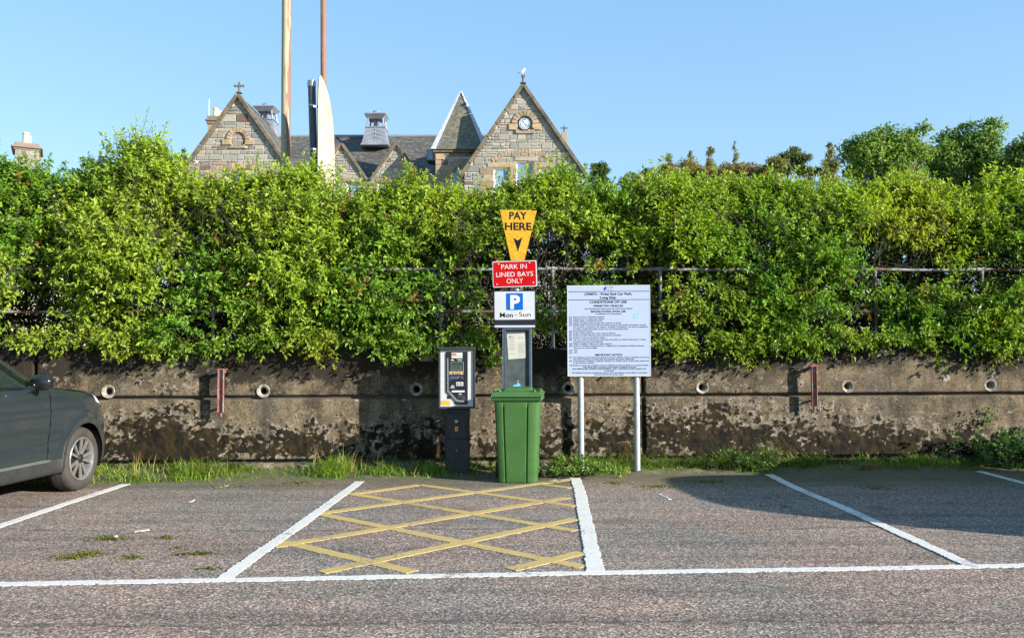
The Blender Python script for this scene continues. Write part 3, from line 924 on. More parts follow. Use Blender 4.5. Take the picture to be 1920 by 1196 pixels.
tuft('dry_grass', 1626, 876, -0.45, 150, 0.15, 0.16, M_['dry'], STRAW_D, (0.48, 0.34, 0.17), 'low round tuft of straw brown grass under the right bracket', 'dead grass', (0.7, 1.6), 0.005)
tuft('rush_clump', 1446, 872, -0.30, 120, 0.46, 0.22, M_['grass'], (0.05, 0.085, 0.015), (0.13, 0.16, 0.05), 'tall green rush clump standing against the wall', 'rush', (0.15, 0.65), 0.008)
tuft('dry_grass', 255, 872, -0.30, 16, 0.38, 0.7, M_['dry'], STRAW_D, STRAW_L, 'few thin straw stalks between the car and the wall', 'dead grass', (0.1, 0.7), 0.005)
tuft('dry_grass', 1760, 872, -0.25, 34, 0.24, 0.6, M_['dry'], STRAW_D, STRAW_L, 'sparse pale stalks by the wall left of the bramble', 'dead grass', (0.2, 1.0), 0.005)
# ================================================================== LEAVES
def norm(a):
    return a / np.maximum(np.linalg.norm(a, axis=-1, keepdims=True), 1e-9)

def leaves(base, d, up, L, W, tint, curl=0.25, fold=0.25):
    """folded, drooping leaves: 5 vertices, 2 quads each"""
    side = norm(np.cross(d, up)); nu = norm(np.cross(side, d))
    L_, W_ = L[:, None], W[:, None]
    V = np.empty((len(base), 5, 3))
    V[:, 0] = base
    mid = base + d * L_ * 0.48
    V[:, 1] = mid - side * W_ * 0.5 + nu * W_ * fold
    V[:, 2] = mid + side * W_ * 0.5 + nu * W_ * fold
    V[:, 3] = mid
    V[:, 4] = base + d * L_ - nu * L_ * curl
    b = (np.arange(len(base)) * 5)[:, None]
    f = np.concatenate([b + np.array([[0, 3, 4, 1]]), b + np.array([[0, 2, 4, 3]])], 1).reshape(-1, 4)
    return V.reshape(-1, 3), f, np.repeat(tint[:, None, :], 5, 1).reshape(-1, 3)

def shoots(b, d, L, K, leafL, tint, r, droop=0.15, wr=0.42, ang=0.9, thin=1.0, tipfac=0.75):
    """paired leaves along each shoot; returns leaf arrays and stem polylines"""
    n = len(b)
    ref = norm(r.normal(size=(n, 3)))
    s1 = norm(np.cross(d, ref)); s2 = np.cross(d, s1)
    B, D, U, LL, TT = [], [], [], [], []
    for k in range(K):
        u = (k + 0.6) / K
        p = b + d * (L * u)[:, None]; p[:, 2] -= droop * L * u * u
        ax = s1 if k % 2 == 0 else s2
        for sg in (1, -1):
            keep = r.random(n) < thin
            dd = norm(d * (1.1 - ang * (1 - 0.55 * u)) + sg * ax * ang + r.normal(size=(n, 3)) * 0.22)
            # leaves turn their faces up and out to the light
            up = norm(np.array([0.25, -0.35, 0.9]) + r.normal(size=(n, 3)) * 0.45)
            l = leafL * (1 - (1 - tipfac) * u) * (0.7 + 0.6 * r.random(n))
            t = tint * (0.78 + 0.44 * r.random(n))[:, None] * (1 + 0.25 * u)
            B.append(p[keep]); D.append(dd[keep]); U.append(up[keep]); LL.append(l[keep]); TT.append(t[keep])
    p = b + d * L[:, None]; p[:, 2] -= droop * L
    for j in range(2):
        dd = norm(d + r.normal(size=(n, 3)) * 0.35)
        B.append(p); D.append(dd); U.append(norm(np.array([0.2, -0.3, 0.9]) + r.normal(size=(n, 3)) * 0.5)); LL.append(leafL * 0.75 * (0.7 + 0.6 * r.random(n)))
        TT.append(tint * 1.25)
    return np.concatenate(B), np.concatenate(D), np.concatenate(U), np.concatenate(LL), np.concatenate(TT), p

def prisms(a, b, ra, rb):
    """thin three-sided twigs from a to b"""
    n = len(a)
    d = norm(b - a); ref = np.where(np.abs(d[:, 2:3]) > 0.9, np.array([[1., 0, 0]]), np.array([[0, 0, 1.]]))
    s = norm(np.cross(d, ref)); q = np.cross(d, s)
    V = np.empty((n, 6, 3))
    for k in range(3):
        an = 2.094 * k
        o = s * math.cos(an) + q * math.sin(an)
        V[:, k] = a + o * np.asarray(ra).reshape(-1, 1); V[:, 3 + k] = b + o * np.asarray(rb).reshape(-1, 1)
    i = (np.arange(n) * 6)[:, None]
    f = np.concatenate([i + np.array([[0, 1, 4, 3]]), i + np.array([[1, 2, 5, 4]]), i + np.array([[2, 0, 3, 5]])], 1).reshape(-1, 4)
    return V.reshape(-1, 3), f

# ================================================================== HEDGE (wall frame: s along, t behind, z up)
top_px = [(-400, 300), (0, 298), (60, 300), (100, 325), (150, 315), (185, 292), (225, 300), (245, 268), (275, 262), (300, 275), (335, 300), (370, 335), (430, 342), (480, 315),
          (520, 330), (560, 322), (590, 305), (620, 335), (680, 350), (740, 345), (765, 318), (800, 345), (850, 348), (900, 348), (955, 335), (1000, 318),
          (1045, 300), (1080, 305), (1115, 335), (1145, 362), (1165, 345), (1210, 325), (1300, 318), (1380, 312), (1450, 318), (1520, 325), (1600, 335), (1650, 350), (1690, 325), (1725, 330),
          (1760, 365), (1800, 358), (1850, 340), (1890, 335), (1940, 352), (2300, 350)]
T_TOP = 0.75
kx, kz = zip(*[on_wall(px, py + np.interp(px, [0, 250, 400, 900, 1000, 1150, 1600, 1900], [10, 8, 14, 16, 14, 24, 30, 14]), T_TOP) for px, py in top_px])
def hedge_top(s): return np.interp(s, kx, kz) + (fbm(np.asarray(s) * 1.6 + 5, np.zeros(np.shape(s)), 51, 3) - 0.5) * 0.30
def hedge_low(s): return 1.56 + np.clip(fbm(np.asarray(s) * 1.25 + 3, np.zeros(np.shape(s)), 54, 3) - 0.42, 0, 1) * 1.7
def hedge_front(s, v):
    """t of the leafy front for height fraction v"""
    prof = np.interp(v, [0, .2, .45, .7, .88, 1.0], [-0.10, -0.14, -0.06, 0.15, 0.44, T_TOP])
    z = v * 2.4
    lump = (fbm(np.asarray(s) * 0.95, z * 1.2, 41, 3) - 0.5) * 1.25
    return prof + lump * 0.62

r = np.random.default_rng(41)
hedge = empty('hedge', WALL_O, WALL_ROT, 'long unclipped green hedge growing along the top of the concrete wall', 'hedge')
LB, LD, LU, LL, LT = [], [], [], [], []
TW_A, TW_B, TW_RA, TW_RB = [], [], [], []

def hedge_tint(s, v, n):
    u = r.random(n)[:, None]
    g = np.array([0.075, 0.180, 0.016]) * (1 - u) + np.array([0.175, 0.310, 0.026]) * u
    yel = np.array([0.310, 0.380, 0.036])
    warm = fbm(s * 0.75 + 2, v * 2.0, 43, 3)
    lefty = np.clip((2.0 - s) / 7, 0, 1) * 0.10
    m = np.clip((warm - 0.50 + lefty + (v - 0.55) * 0.12) / 0.18, 0, 1)[:, None] * 0.6
    c = g * (1 - m) + yel * m
    for px, py, rx, rz, a_ in ((1760, 440, .75, .55, .8), (1705, 400, .45, .4, .55), (1400, 640, .3, .2, .5), (830, 440, .6, .5, .45), (250, 420, .9, .6, .35), (480, 420, .8, .5, .3), (780, 400, .5, .4, .35), (1010, 370, .5, .3, .3)):
        gs_, gz_ = on_wall(px, py, 0.2); zz_ = 1.56 + v * (hedge_top(s) - 1.56)
        w_ = (0.75 * a_ * np.exp(-((s - gs_) / rx) ** 2 - ((zz_ - gz_) / rz) ** 2))[:, None] * (0.5 + 0.5 * u)
        c = c * (1 - w_) + np.array([0.36, 0.37, 0.035]) * w_
    rb = (r.random(n) < 0.015)[:, None]
    return np.where(rb, np.array([0.24, 0.15, 0.035]), c)

def add_shoots(b, d, L, K, leafL, tint, **kw):
    B, D, U, l, T, tip = shoots(b, norm(d), L, K, leafL, tint, r, **kw)
    LB.append(B); LD.append(D); LU.append(U); LL.append(l); LT.append(T)
    TW_A.append(b - norm(d) * (L * 0.55)[:, None]); TW_B.append(tip); n = len(b)
    TW_RA.append(np.full(n, 0.0042)); TW_RB.append(np.full(n, 0.0016))

# front shell: boughs, each a puff of shoots fanning out of one branch end -------------------
bare_spots = [(975, 450, .75, .55), (1090, 470, .55, .50), (1150, 500, .45, .3), (960, 560, .6, .35), (850, 470, .3, .4), (60, 500, .7, .35), (130, 460, .5, .25), (400, 440, .35, .3), (1380, 600, .45, .2), (1560, 560, .3, .3),
              (1290, 600, .35, .2), (870, 590, .35, .3), (1240, 620, .25, .3), (1800, 590, .4, .3), (560, 600, .35, .2), (700, 560, .25, .2), (420, 560, .3, .25), (30, 590, .5, .25), (1750, 470, .3, .2), (330, 590, .3, .2), (1480, 450, .3, .25), (640, 470, .3, .2)]
def bareness(s, z):
    bare = np.zeros(len(s))
    for px, py, rx, rz in bare_spots:
        cs, cz = on_wall(px, py, 0.1)
        bare = np.maximum(bare, np.exp(-(((s - cs) / rx) ** 2 + ((z - cz) / rz) ** 2) * 1.6))
    return bare
zb = 1.56
nC = 1500
cs_ = r.uniform(-9.7, 9.9, nC); cv_ = r.random(nC) ** 0.9
zl_ = hedge_low(cs_); cz_ = zl_ + 0.06 + cv_ * (hedge_top(cs_) - zl_ - 0.18)
gapC = fbm(cs_ * 1.15 + 7, cz_ * 1.5, 45, 2)
thr = np.interp(cv_, [0, .12, .35, .55, .7, 1], [.51, .545, .56, .525, .42, .29])
keep = (r.random(nC) > 0.97 * bareness(cs_, cz_)) & (r.random(nC) < np.clip((gapC - thr) / 0.06 + 0.5, 0.08, 1))
cs_, cv_, cz_ = cs_[keep], cv_[keep], cz_[keep]; nC = len(cs_)
cR = r.uniform(0.13, 0.27, nC)
ct_ = hedge_front(cs_, cv_) + r.normal(size=nC) * 0.13 - 0.05
cyel = np.clip(r.normal(size=nC) * 0.16, -0.3, 0.4)
k = r.choice(nC, 11000, p=cR ** 2 / (cR ** 2).sum())
n = len(k)
off = r.normal(size=(n, 2)) * 0.66
s = cs_[k] + off[:, 0] * cR[k] * 1.15; z = cz_[k] + off[:, 1] * cR[k] * 0.85
t = ct_[k] + 0.10 + 0.55 * cR[k] * (off ** 2).sum(1)
v = cv_[k]
upb = np.interp(v, [0, .25, .6, 1], [-0.05, 0.25, 0.5, 0.9])
d = np.stack([off[:, 0] * 0.75 + r.normal(size=n) * 0.3 + 0.1, -0.62 + r.normal(size=n) * 0.3 + 0.3 * v, upb + off[:, 1] * 0.55 + r.normal(size=n) * 0.25], -1)
tnt = hedge_tint(s, v, n)
ye = cyel[k][:, None]
tnt = np.where(ye > 0, tnt * (1 - ye) + np.array([0.22, 0.31, 0.03]) * ye, tnt * (1 + ye))
add_shoots(np.stack([s, t, z], -1), d, r.uniform(0.13, 0.30, n), 5, 0.092, tnt, thin=0.95)
# second layer just behind the boughs, shade painted in by a darker tint
n = 5200
s = r.uniform(-9.6, 9.8, n); v = r.random(n) ** 0.92
zl_ = hedge_low(s) - 0.08; z = zl_ + v * (hedge_top(s) - zl_ - 0.10)
t = hedge_front(s, v) + 0.12 + np.abs(r.normal(size=n)) * 0.16
gapC = fbm(s * 1.15 + 7, z * 1.5, 45, 2)
thr = np.interp(v, [0, .12, .35, .55, .7, 1], [.50, .54, .55, .51, .39, .28])
keep = (r.random(n) > 0.93 * bareness(s, z)) & (r.random(n) < np.clip((gapC - thr) / 0.06 + 0.5, 0.08, 1))
s, v, z, t = s[keep], v[keep], z[keep], t[keep]; n = len(s)
d = np.stack([r.normal(size=n) * 0.55 + 0.12, -0.75 + r.normal(size=n) * 0.35 + 0.45 * v, np.interp(v, [0, .25, .6, 1], [-0.1, 0.25, 0.6, 1.1]) + r.normal(size=n) * 0.4], -1)
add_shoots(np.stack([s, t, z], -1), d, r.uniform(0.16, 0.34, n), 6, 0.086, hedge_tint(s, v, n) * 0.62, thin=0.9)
# dense upper crown ----------------------------------------------------
n = 7000
s = r.uniform(-9.6, 9.8, n); v = r.uniform(0.66, 1.0, n)
z = zb + v * (hedge_top(s) - zb - 0.12)
t = hedge_front(s, v) + r.uniform(0, 0.75, n)
d = np.stack([r.normal(size=n) * 0.5, -0.3 + r.normal(size=n) * 0.4, 0.9 + r.normal(size=n) * 0.35], -1)
add_shoots(np.stack([s, t, z], -1), d, r.uniform(0.18, 0.36, n), 6, 0.082, hedge_tint(s, v, n), thin=0.9)
# leading shoots that break the skyline --------------------------------
n = 1300
s = r.uniform(-9.6, 9.8, n); v = np.ones(n)
cl_ = fbm(s * 2.2, s * 0 + 3, 52, 3)
s = s[cl_ > 0.40]; n = len(s); v = np.ones(n)
z = hedge_top(s) - 0.22 - r.random(n) * 0.12 + (fbm(s * 1.9, s * 0, 53, 3) - 0.5) * 0.25
t = T_TOP + r.normal(size=n) * 0.16
d = np.stack([r.normal(size=n) * 0.22 - 0.05, r.normal(size=n) * 0.2, np.ones(n)], -1)
add_shoots(np.stack([s, t, z], -1), d, 0.14 + 0.50 * r.random(n) ** 2.2, 8, 0.068, hedge_tint(s, v * 1.0, n), droop=0.05, ang=0.8, tipfac=0.6)
for px, py, L in [(1690, 312, .35), (1722, 318, .38), (1716, 345, .3), (1768, 362, .3), (1855, 330, .42), (1890, 330, .38), (1800, 362, .25), (243, 262, .32), (268, 262, .34), (300, 275, .3), (185, 290, .25), (1840, 372, .25),
                  (480, 302, .2), (590, 300, .25), (762, 310, .28), (775, 312, .25), (1050, 298, .22)]:
    ss, zz = on_wall(px, py, T_TOP)
    m = 5
    b = np.stack([ss + r.normal(size=m) * 0.05, T_TOP + r.normal(size=m) * 0.1, zz - L + r.normal(size=m) * 0.06], -1)
    d = np.stack([r.normal(size=m) * 0.14 - (0.25 if px < 320 else 0.0), r.normal(size=m) * 0.12, np.ones(m)], -1)
    tnt = hedge_tint(b[:, 0], np.ones(m), m)
    if px > 1650: tnt = tnt * 0.3 + np.array([0.20, 0.215, 0.025]) * 0.7
    add_shoots(b, d, np.full(m, L) * r.uniform(0.75, 1.05, m), 9, 0.068, tnt, droop=0.03, ang=0.75, tipfac=0.55)
# boughs hanging over the wall --------------------------------------------
for px, py, m, sp in [(215, 640, 60, .5), (250, 655, 26, .22), (330, 655, 30, .25), (405, 648, 20, .2), (60, 640, 40, .4), (480, 640, 30, .35), (592, 648, 34, .22), (586, 662, 8, .08), (700, 638, 60, .40), (765, 650, 60, .36), (740, 668, 22, .18), (560, 630, 40, .4),
                      (920, 668, 16, .10), (905, 640, 20, .2), (870, 630, 26, .25), (1270, 640, 46, .25), (1286, 660, 16, .12), (1350, 642, 40, .28), (1400, 650, 34, .2), (1395, 664, 8, .07), (1440, 640, 26, .2), (1500, 640, 30, .3), (1535, 650, 24, .15), (1600, 636, 34, .35),
                      (1660, 640, 20, .2), (1720, 636, 26, .3), (1850, 640, 46, .25), (1880, 656, 36, .25), (1920, 640, 40, .3), (1030, 600, 16, .2), (1290, 560, 50, .4), (1330, 590, 50, .4), (1400, 560, 46, .35), (700, 590, 50, .4), (450, 560, 50, .35), (490, 590, 40, .3)]:
    cs, cz = on_wall(px, py, -0.12)
    b = np.stack([cs + r.normal(size=m) * sp * 0.55, -0.05 + r.uniform(-0.14, 0.16, m), cz + 0.05 + r.normal(size=m) * 0.07 + (0.1 * r.normal(size=m) if py < 620 else 0)], -1)
    b[:, 2] = np.maximum(b[:, 2], cz - 0.05)
    d = np.stack([r.normal(size=m) * 0.6, -0.7 + r.normal(size=m) * 0.3, -0.18 + r.normal(size=m) * 0.35], -1)
    yl = 0.55 if px in (250, 1400, 1395, 1880, 592, 586) else 0.25
    tnt = hedge_tint(b[:, 0], np.full(m, .3), m) * (1 - yl) + np.array([0.19, 0.205, 0.02]) * yl
    add_shoots(b, d, r.uniform(0.10, 0.24, m), 5, 0.078, tnt, droop=0.25, wr=0.5, thin=0.95)
# inside of the hedge, its shade put into darker leaf tints --------------------------------------------------
n = 8600
s = r.uniform(-9.8, 10, n); v = r.random(n)
z = zb - 0.05 + v * (hedge_top(s) - zb - 0.30)
t = hedge_front(s, v) + r.uniform(0.40, 1.9, n)
keep = r.random(n) < np.clip((fbm(s * 1.6, z * 1.8, 48, 3) - 0.30) / 0.15, 0.35, 1)
s, v, z, t = s[keep], v[keep], z[keep], t[keep]; n = len(s)
d = np.stack([r.normal(size=n), r.normal(size=n), 0.3 + r.normal(size=n)], -1)
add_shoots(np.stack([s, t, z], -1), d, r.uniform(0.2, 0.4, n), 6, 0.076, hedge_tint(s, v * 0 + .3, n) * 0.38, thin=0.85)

# leaves on the far side of the hedge, which close most of the view through it
n = 6800
s = r.uniform(-9.9, 10.1, n); v = r.random(n)
z = zb - 0.1 + v * (hedge_top(s) - zb - 0.25); t = 1.75 + r.normal(size=n) * 0.25 + 0.2 * v
keep = r.random(n) < np.clip((fbm(s * 2.1, z * 2.3, 49, 3) - 0.30) / 0.10, 0.45, 1)
s, v, z, t = s[keep], v[keep], z[keep], t[keep]; n = len(s)
d = np.stack([r.normal(size=n), r.normal(size=n), 0.3 + r.normal(size=n)], -1)
add_shoots(np.stack([s, t, z], -1), d, r.uniform(0.25, 0.45, n), 6, 0.092, hedge_tint(s, v * 0 + .3, n) * 0.32, thin=0.9)  # dimmed leaf colour stands in for shade at the back
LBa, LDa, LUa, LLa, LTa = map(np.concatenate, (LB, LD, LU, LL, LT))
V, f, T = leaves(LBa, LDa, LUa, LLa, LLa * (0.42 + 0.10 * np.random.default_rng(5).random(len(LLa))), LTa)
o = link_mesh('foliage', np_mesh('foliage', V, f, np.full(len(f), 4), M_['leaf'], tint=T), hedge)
o['kind'] = 'stuff'
print('hedge leaves', len(LBa))
# stems and twigs
n = 520
s = r.uniform(-9.8, 10, n); t = r.uniform(0.45, 1.3, n)
a = np.stack([s, t, np.full(n, 1.42)], -1)
A, B2, RA, RB = [], [], [], []
cur = a; dirv = norm(np.stack([r.normal(size=n) * 0.28, r.normal(size=n) * 0.22 - 0.12, np.ones(n)], -1))
rad = r.uniform(0.006, 0.017, n)
ztop_ = hedge_top(s)
for k in range(6):
    seg = (ztop_ - 1.5) / 6.4
    nx_ = cur + dirv * seg[:, None]
    A.append(cur); B2.append(nx_); RA.append(rad * (1 - k * 0.14)); RB.append(rad * (1 - (k + 1) * 0.14))
    for j in range(2):                       # side twigs
        dd = norm(dirv * 0.8 + r.normal(size=(n, 3)) * 0.7 + np.array([0, -0.05, 0.1]))
        st = cur + (nx_ - cur) * r.random((n, 1))
        en = st + dd * r.uniform(0.2, 0.5, n)[:, None]
        A.append(st); B2.append(en); RA.append(np.full(n, 0.0045)); RB.append(np.full(n, 0.0018))
    cur = nx_; dirv = norm(dirv + r.normal(size=(n, 3)) * 0.22 + np.array([0, 0, 0.12]))
V, f = prisms(np.concatenate(A + TW_A), np.concatenate(B2 + TW_B), np.concatenate(RA + TW_RA), np.concatenate(RB + TW_RB))
o = link_mesh('twigs', np_mesh('twigs', V, f, np.full(len(f), 4), M_['twig']), hedge)
o['kind'] = 'stuff'

# ================================================================== HANDRAIL
rail = empty('pipe_railing', WALL_O, WALL_ROT, 'weathered grey pipe railing on the wall top, half swallowed by the hedge', 'railing')
TR = 0.15
z_hi = on_wall(960, 504, TR)[1]; z_lo = on_wall(960, 583, TR)[1]
posts = [on_wall(px, 560, TR)[0] for px in (-240, -30, 187, 400, 610, 826, 1036, 1238, 1440, 1641, 1842, 2046, 2250)]
for zz, rr_ in ((z_hi, 0.021), (z_lo, 0.021)):
    for a_, b_ in zip(posts[:-1], posts[1:]):
        mb = MB(); m_ = [(a_ + (b_ - a_) * u, TR + math.sin(u * 3.1) * 0.004, zz - 0.010 * math.sin(u * 3.14) + 0.002 * math.sin(a_ * 3)) for u in np.linspace(0.02, 0.98, 7)]
        mb.tube(m_, rr_, 10)
        mb.build('rail', M_['rail_paint'], rail, True)
for ps in posts:
    mb = MB()
    mb.tube([(ps, TR, Z_TOP - 0.02), (ps + 0.004, TR, z_hi)], 0.021, 10)
    mb.lathe([(0.05, Z_TOP - 0.004), (0.05, Z_TOP + 0.008), (0.028, Z_TOP + 0.014)], 12, Matrix.Translation((ps, TR, 0)))
    p_ = mb.build('post', M_['rail_paint'], rail, True)
    for zz in (z_hi, z_lo):
        mb = MB()
        mb.tube([(ps - 0.075, TR, zz), (ps + 0.075, TR, zz)], 0.029, 10)
        mb.tube([(ps, TR, zz - 0.07), (ps, TR, zz + (0.07 if zz == z_lo else 0.028))], 0.029, 10)
        mb.build('tee_fitting', M_['rail_paint'], p_, True)

# ------------------------------------------------------------------ leafy weeds on the verge
def leafy(name, px, py, t, n, hgt, wid, label, dark, lite, leafL=0.05, cat='plant', droop=0.3, depth=None):
    s_, _ = on_wall(px, py, t)
    p = WF @ Vector((s_, t, float(verge_z(s_, t))))
    rr = np.random.default_rng(int(px + py * 3))
    b = np.stack([rr.normal(size=n) * wid * 0.4, rr.normal(size=n) * (depth or wid) * 0.3, np.abs(rr.normal(size=n)) * hgt * 0.45], -1)
    b[:, 2] = np.minimum(b[:, 2], hgt * 0.95)
    d = np.stack([b[:, 0] * 2 + rr.normal(size=n) * 0.5, -0.35 + rr.normal(size=n) * 0.45, 0.6 + rr.normal(size=n) * 0.4], -1)
    u = rr.random(n)[:, None]
    B, D, U, l, T, tip = shoots(b, norm(d), rr.uniform(0.08, 0.2, n), 4, leafL, np.array(dark) * (1 - u) + np.array(lite) * u, rr, droop=droop)
    V, f, T = leaves(B, D, U, l, l * 0.6, T)
    e = empty(name, p, WALL_ROT, label, cat)
    o = link_mesh('foliage', np_mesh('foliage', V, f, np.full(len(f), 4), M_['leaf'], tint=T), e); o['kind'] = 'stuff'
    V, f = prisms(np.stack([b[:, 0] * .3, b[:, 1] * .3, b[:, 2] * 0], -1), tip, np.full(n, .003), np.full(n, .0015))
    o = link_mesh('stems', np_mesh('stems', V, f, np.full(len(f), 4), M_['twig']), e); o['kind'] = 'stuff'
    return e
leafy('leafy_weed', 1402, 870, -0.42, 70, 0.22, 0.40, 'dark green leafy weed in the grass left of the rush clump', (0.03, 0.075, 0.015), (0.06, 0.12, 0.02))
leafy('leafy_weed', 1075, 875, -0.75, 75, 0.20, 0.50, 'bright leafy weed around the foot of the left board post', (0.07, 0.14, 0.02), (0.14, 0.22, 0.04), 0.06)
leafy('bramble_bush', 1905, 840, -0.25, 330, 0.40, 0.85, 'dark leafy bramble bush at the foot of the wall by the last bay line', (0.03, 0.08, 0.02), (0.07, 0.15, 0.04), 0.065)
leafy('wall_fern', 1850, 775, -0.05, 14, 0.18, 0.22, 'small sprig of leaves growing from the wall joint above the bramble', (0.07, 0.13, 0.03), (0.12, 0.2, 0.05), 0.05).location = WF @ Vector((on_wall(1850, 790, -0.03)[0], -0.03, on_wall(1850, 790, -0.03)[1]))
# ================================================================== STONE SCHOOL BUILDING
BO = Vector((-7.0, 46.0, 2.0))
school = empty('stone_school_building', BO, 0, 'grey stone building with two tall gables, slate roof and round clock behind the hedge', 'building')
def b(px, py, Y):
    p = at_y(px, py, Y); return p.x - BO.x, p.z - BO.z
def clip_poly(poly, conv):
    """clip poly by convex counter-clockwise conv"""
    out = poly
    for i in range(len(conv)):
        a = conv[i]; c = conv[(i + 1) % len(conv)]
        inp, out = out, []
        if not inp: break
        def side(p): return (c[0] - a[0]) * (p[1] - a[1]) - (c[1] - a[1]) * (p[0] - a[0])
        for j in range(len(inp)):
            p, q = inp[j], inp[(j + 1) % len(inp)]
            sp, sq = side(p), side(q)
            if sp >= 0: out.append(p)
            if (sp >= 0) != (sq >= 0):
                k = sp / (sp - sq); out.append((p[0] + (q[0] - p[0]) * k, p[1] + (q[1] - p[1]) * k))
    return out
def parea(p): return abs(sum(p[i][0] * p[(i + 1) % len(p)][1] - p[(i + 1) % len(p)][0] * p[i][1] for i in range(len(p)))) / 2
STONE_C = [((0.255, 0.235, 0.195), 30), ((0.215, 0.207, 0.182), 28), ((0.295, 0.265, 0.21), 18), ((0.30, 0.235, 0.15), 8), ((0.15, 0.085, 0.055), 3), ((0.17, 0.17, 0.155), 10), ((0.34, 0.31, 0.25), 7)]
ALL_STONES = []      # (area, parent, poly, yfront, yback, tint)
def stone_col(rr):
    cs, w = zip(*STONE_C)
    c = np.array(cs[rr.choice(len(cs), p=np.array(w) / sum(w))])
    g_ = c.mean(); c = c * 0.72 + np.array([g_, g_ * .985, g_ * .95]) * 0.28
    return tuple(c * rr.uniform(0.85, 1.15))
def rubble(parent, conv, y, seed, openings=(), circles=(), course=(0.15, 0.34), width=(0.22, 0.72), z_min=None, joint=0.042, proud=0.04):
    rr = np.random.default_rng(seed)
    z0 = min(p[1] for p in conv)
    z_vis = z0 if z_min is None else b(600, 372, 45)[1]
    z1 = max(p[1] for p in conv); xa = min(p[0] for p in conv); xb = max(p[0] for p in conv)
    z = z0
    while z < z1:
        h = rr.uniform(*course)
        if rr.random() < 0.3: h = rr.uniform(course[1], course[1] * 1.25)
        x = xa - rr.random() * 0.3
        spans = []
        while x < xb:
            w = rr.uniform(*width) * (0.8 + h)
            if h > 0.24 and rr.random() < 0.42:
                m = rr.uniform(0.35, 0.65); w2 = rr.uniform(*width) * 0.8
                spans += [(x, x + w, z, z + h * m), (x, x + w2, z + h * m, z + h), (x + w2, x + w, z + h * m, z + h)] if w2 < w - 0.12 else [(x, x + w, z, z + h * m), (x, x + w, z + h * m, z + h)]
            else:
                spans.append((x, x + w, z, z + h))
            x += w
        for (a, c, d0, d1) in spans:
            pieces = [(a, c)]
            for (ox0, ox1, oz0, oz1) in openings:
                if d1 > oz0 + 0.02 and d0 < oz1 - 0.02:
                    np_ = []
                    for (p, q_) in pieces:
                        if q_ <= ox0 or p >= ox1: np_.append((p, q_)); continue
                        if p < ox0: np_.append((p, ox0))
                        if q_ > ox1: np_.append((ox1, q_))
                    pieces = np_
            for (p, q_) in pieces:
                if q_ - p < 0.09: continue
                j = joint / 2 * rr.uniform(0.7, 1.3)
                e = lambda: rr.uniform(-0.008, 0.008)
                poly = [(p + j + e(), d0 + j + e()), (q_ - j + e(), d0 + j + e()), (q_ - j + e(), d1 - j + e()), (p + j + e(), d1 - j + e())]
                poly = clip_poly(poly, conv)
                if len(poly) < 3 or parea(poly) < 0.008: continue
                mx = sum(k[0] for k in poly) / len(poly); mz = sum(k[1] for k in poly) / len(poly)
                if any(math.hypot(mx - cx, mz - cz) < cr for cx, cz, cr in circles): continue
                ALL_STONES.append((parea(poly) + (0 if mz < z_vis else 10), parent, poly, y - proud - rr.uniform(-0.008, 0.012), y + 0.01, stone_col(rr)))
        z += h

SAND = [(0.31, 0.225, 0.13), (0.24, 0.185, 0.12), (0.26, 0.195, 0.125), (0.20, 0.15, 0.10), (0.29, 0.23, 0.155)]
def block(parent, name, poly, y0, y1, col=None, inset=0.012, mat='sandstone'):
    mb = MB(); 
    c = col or SAND[random.randrange(len(SAND))]
    mb.tint = tuple(k / m_ for k, m_ in zip(c, (0.36, 0.25, 0.145)))
    mb.prism(poly, y0, y1, inset=inset)
    return mb.build(name, M_[mat], parent)
def voussoirs(parent, cx, cz, r0, r1, a0, a1, n, y0, y1, cols=None):
    for i in range(n):
        u0 = a0 + (a1 - a0) * i / n; u1 = a0 + (a1 - a0) * (i + 1) / n
        g = 0.010 / r0 * (1 if a1 > a0 else -1)
        u0 += g; u1 -= g
        k = 3
        poly = [(cx + r0 * math.cos(u0 + (u1 - u0) * t / k), cz + r0 * math.sin(u0 + (u1 - u0) * t / k)) for t in range(k + 1)] + \
               [(cx + r1 * math.cos(u1 + (u0 - u1) * t / k), cz + r1 * math.sin(u1 + (u0 - u1) * t / k)) for t in range(k + 1)]
        block(parent, 'arch_stone', poly, y0, y1)
def rect(x0, x1, z0, z1): return [(x0, z0), (x1, z0), (x1, z1), (x0, z1)]
def sash(parent, x0, x1, z0, z1, y, bars=1):
    """recessed window: white frame and a pane; y is the wall face"""
    mb = MB(); f_ = 0.07
    mb.box((x0, y + 0.10, z0), (x0 + f_, y + 0.16, z1)); mb.box((x1 - f_, y + 0.10, z0), (x1, y + 0.16, z1))
    mb.box((x0 + f_, y + 0.10, z1 - f_), (x1 - f_, y + 0.16, z1)); mb.box((x0 + f_, y + 0.10, z0), (x1 - f_, y + 0.16, z0 + f_))
    mb.box((x0 + f_, y + 0.105, (z0 + z1) / 2 - 0.03), (x1 - f_, y + 0.155, (z0 + z1) / 2 + 0.03))
    mb.build('window_frame', M_['white_wood'], parent)
    mb = MB(); mb.box((x0 + 0.01, y + 0.13, z0 + 0.01), (x1 - 0.01, y + 0.14, z1 - 0.01))
    mb.build('window_pane', M_['glass'], parent)
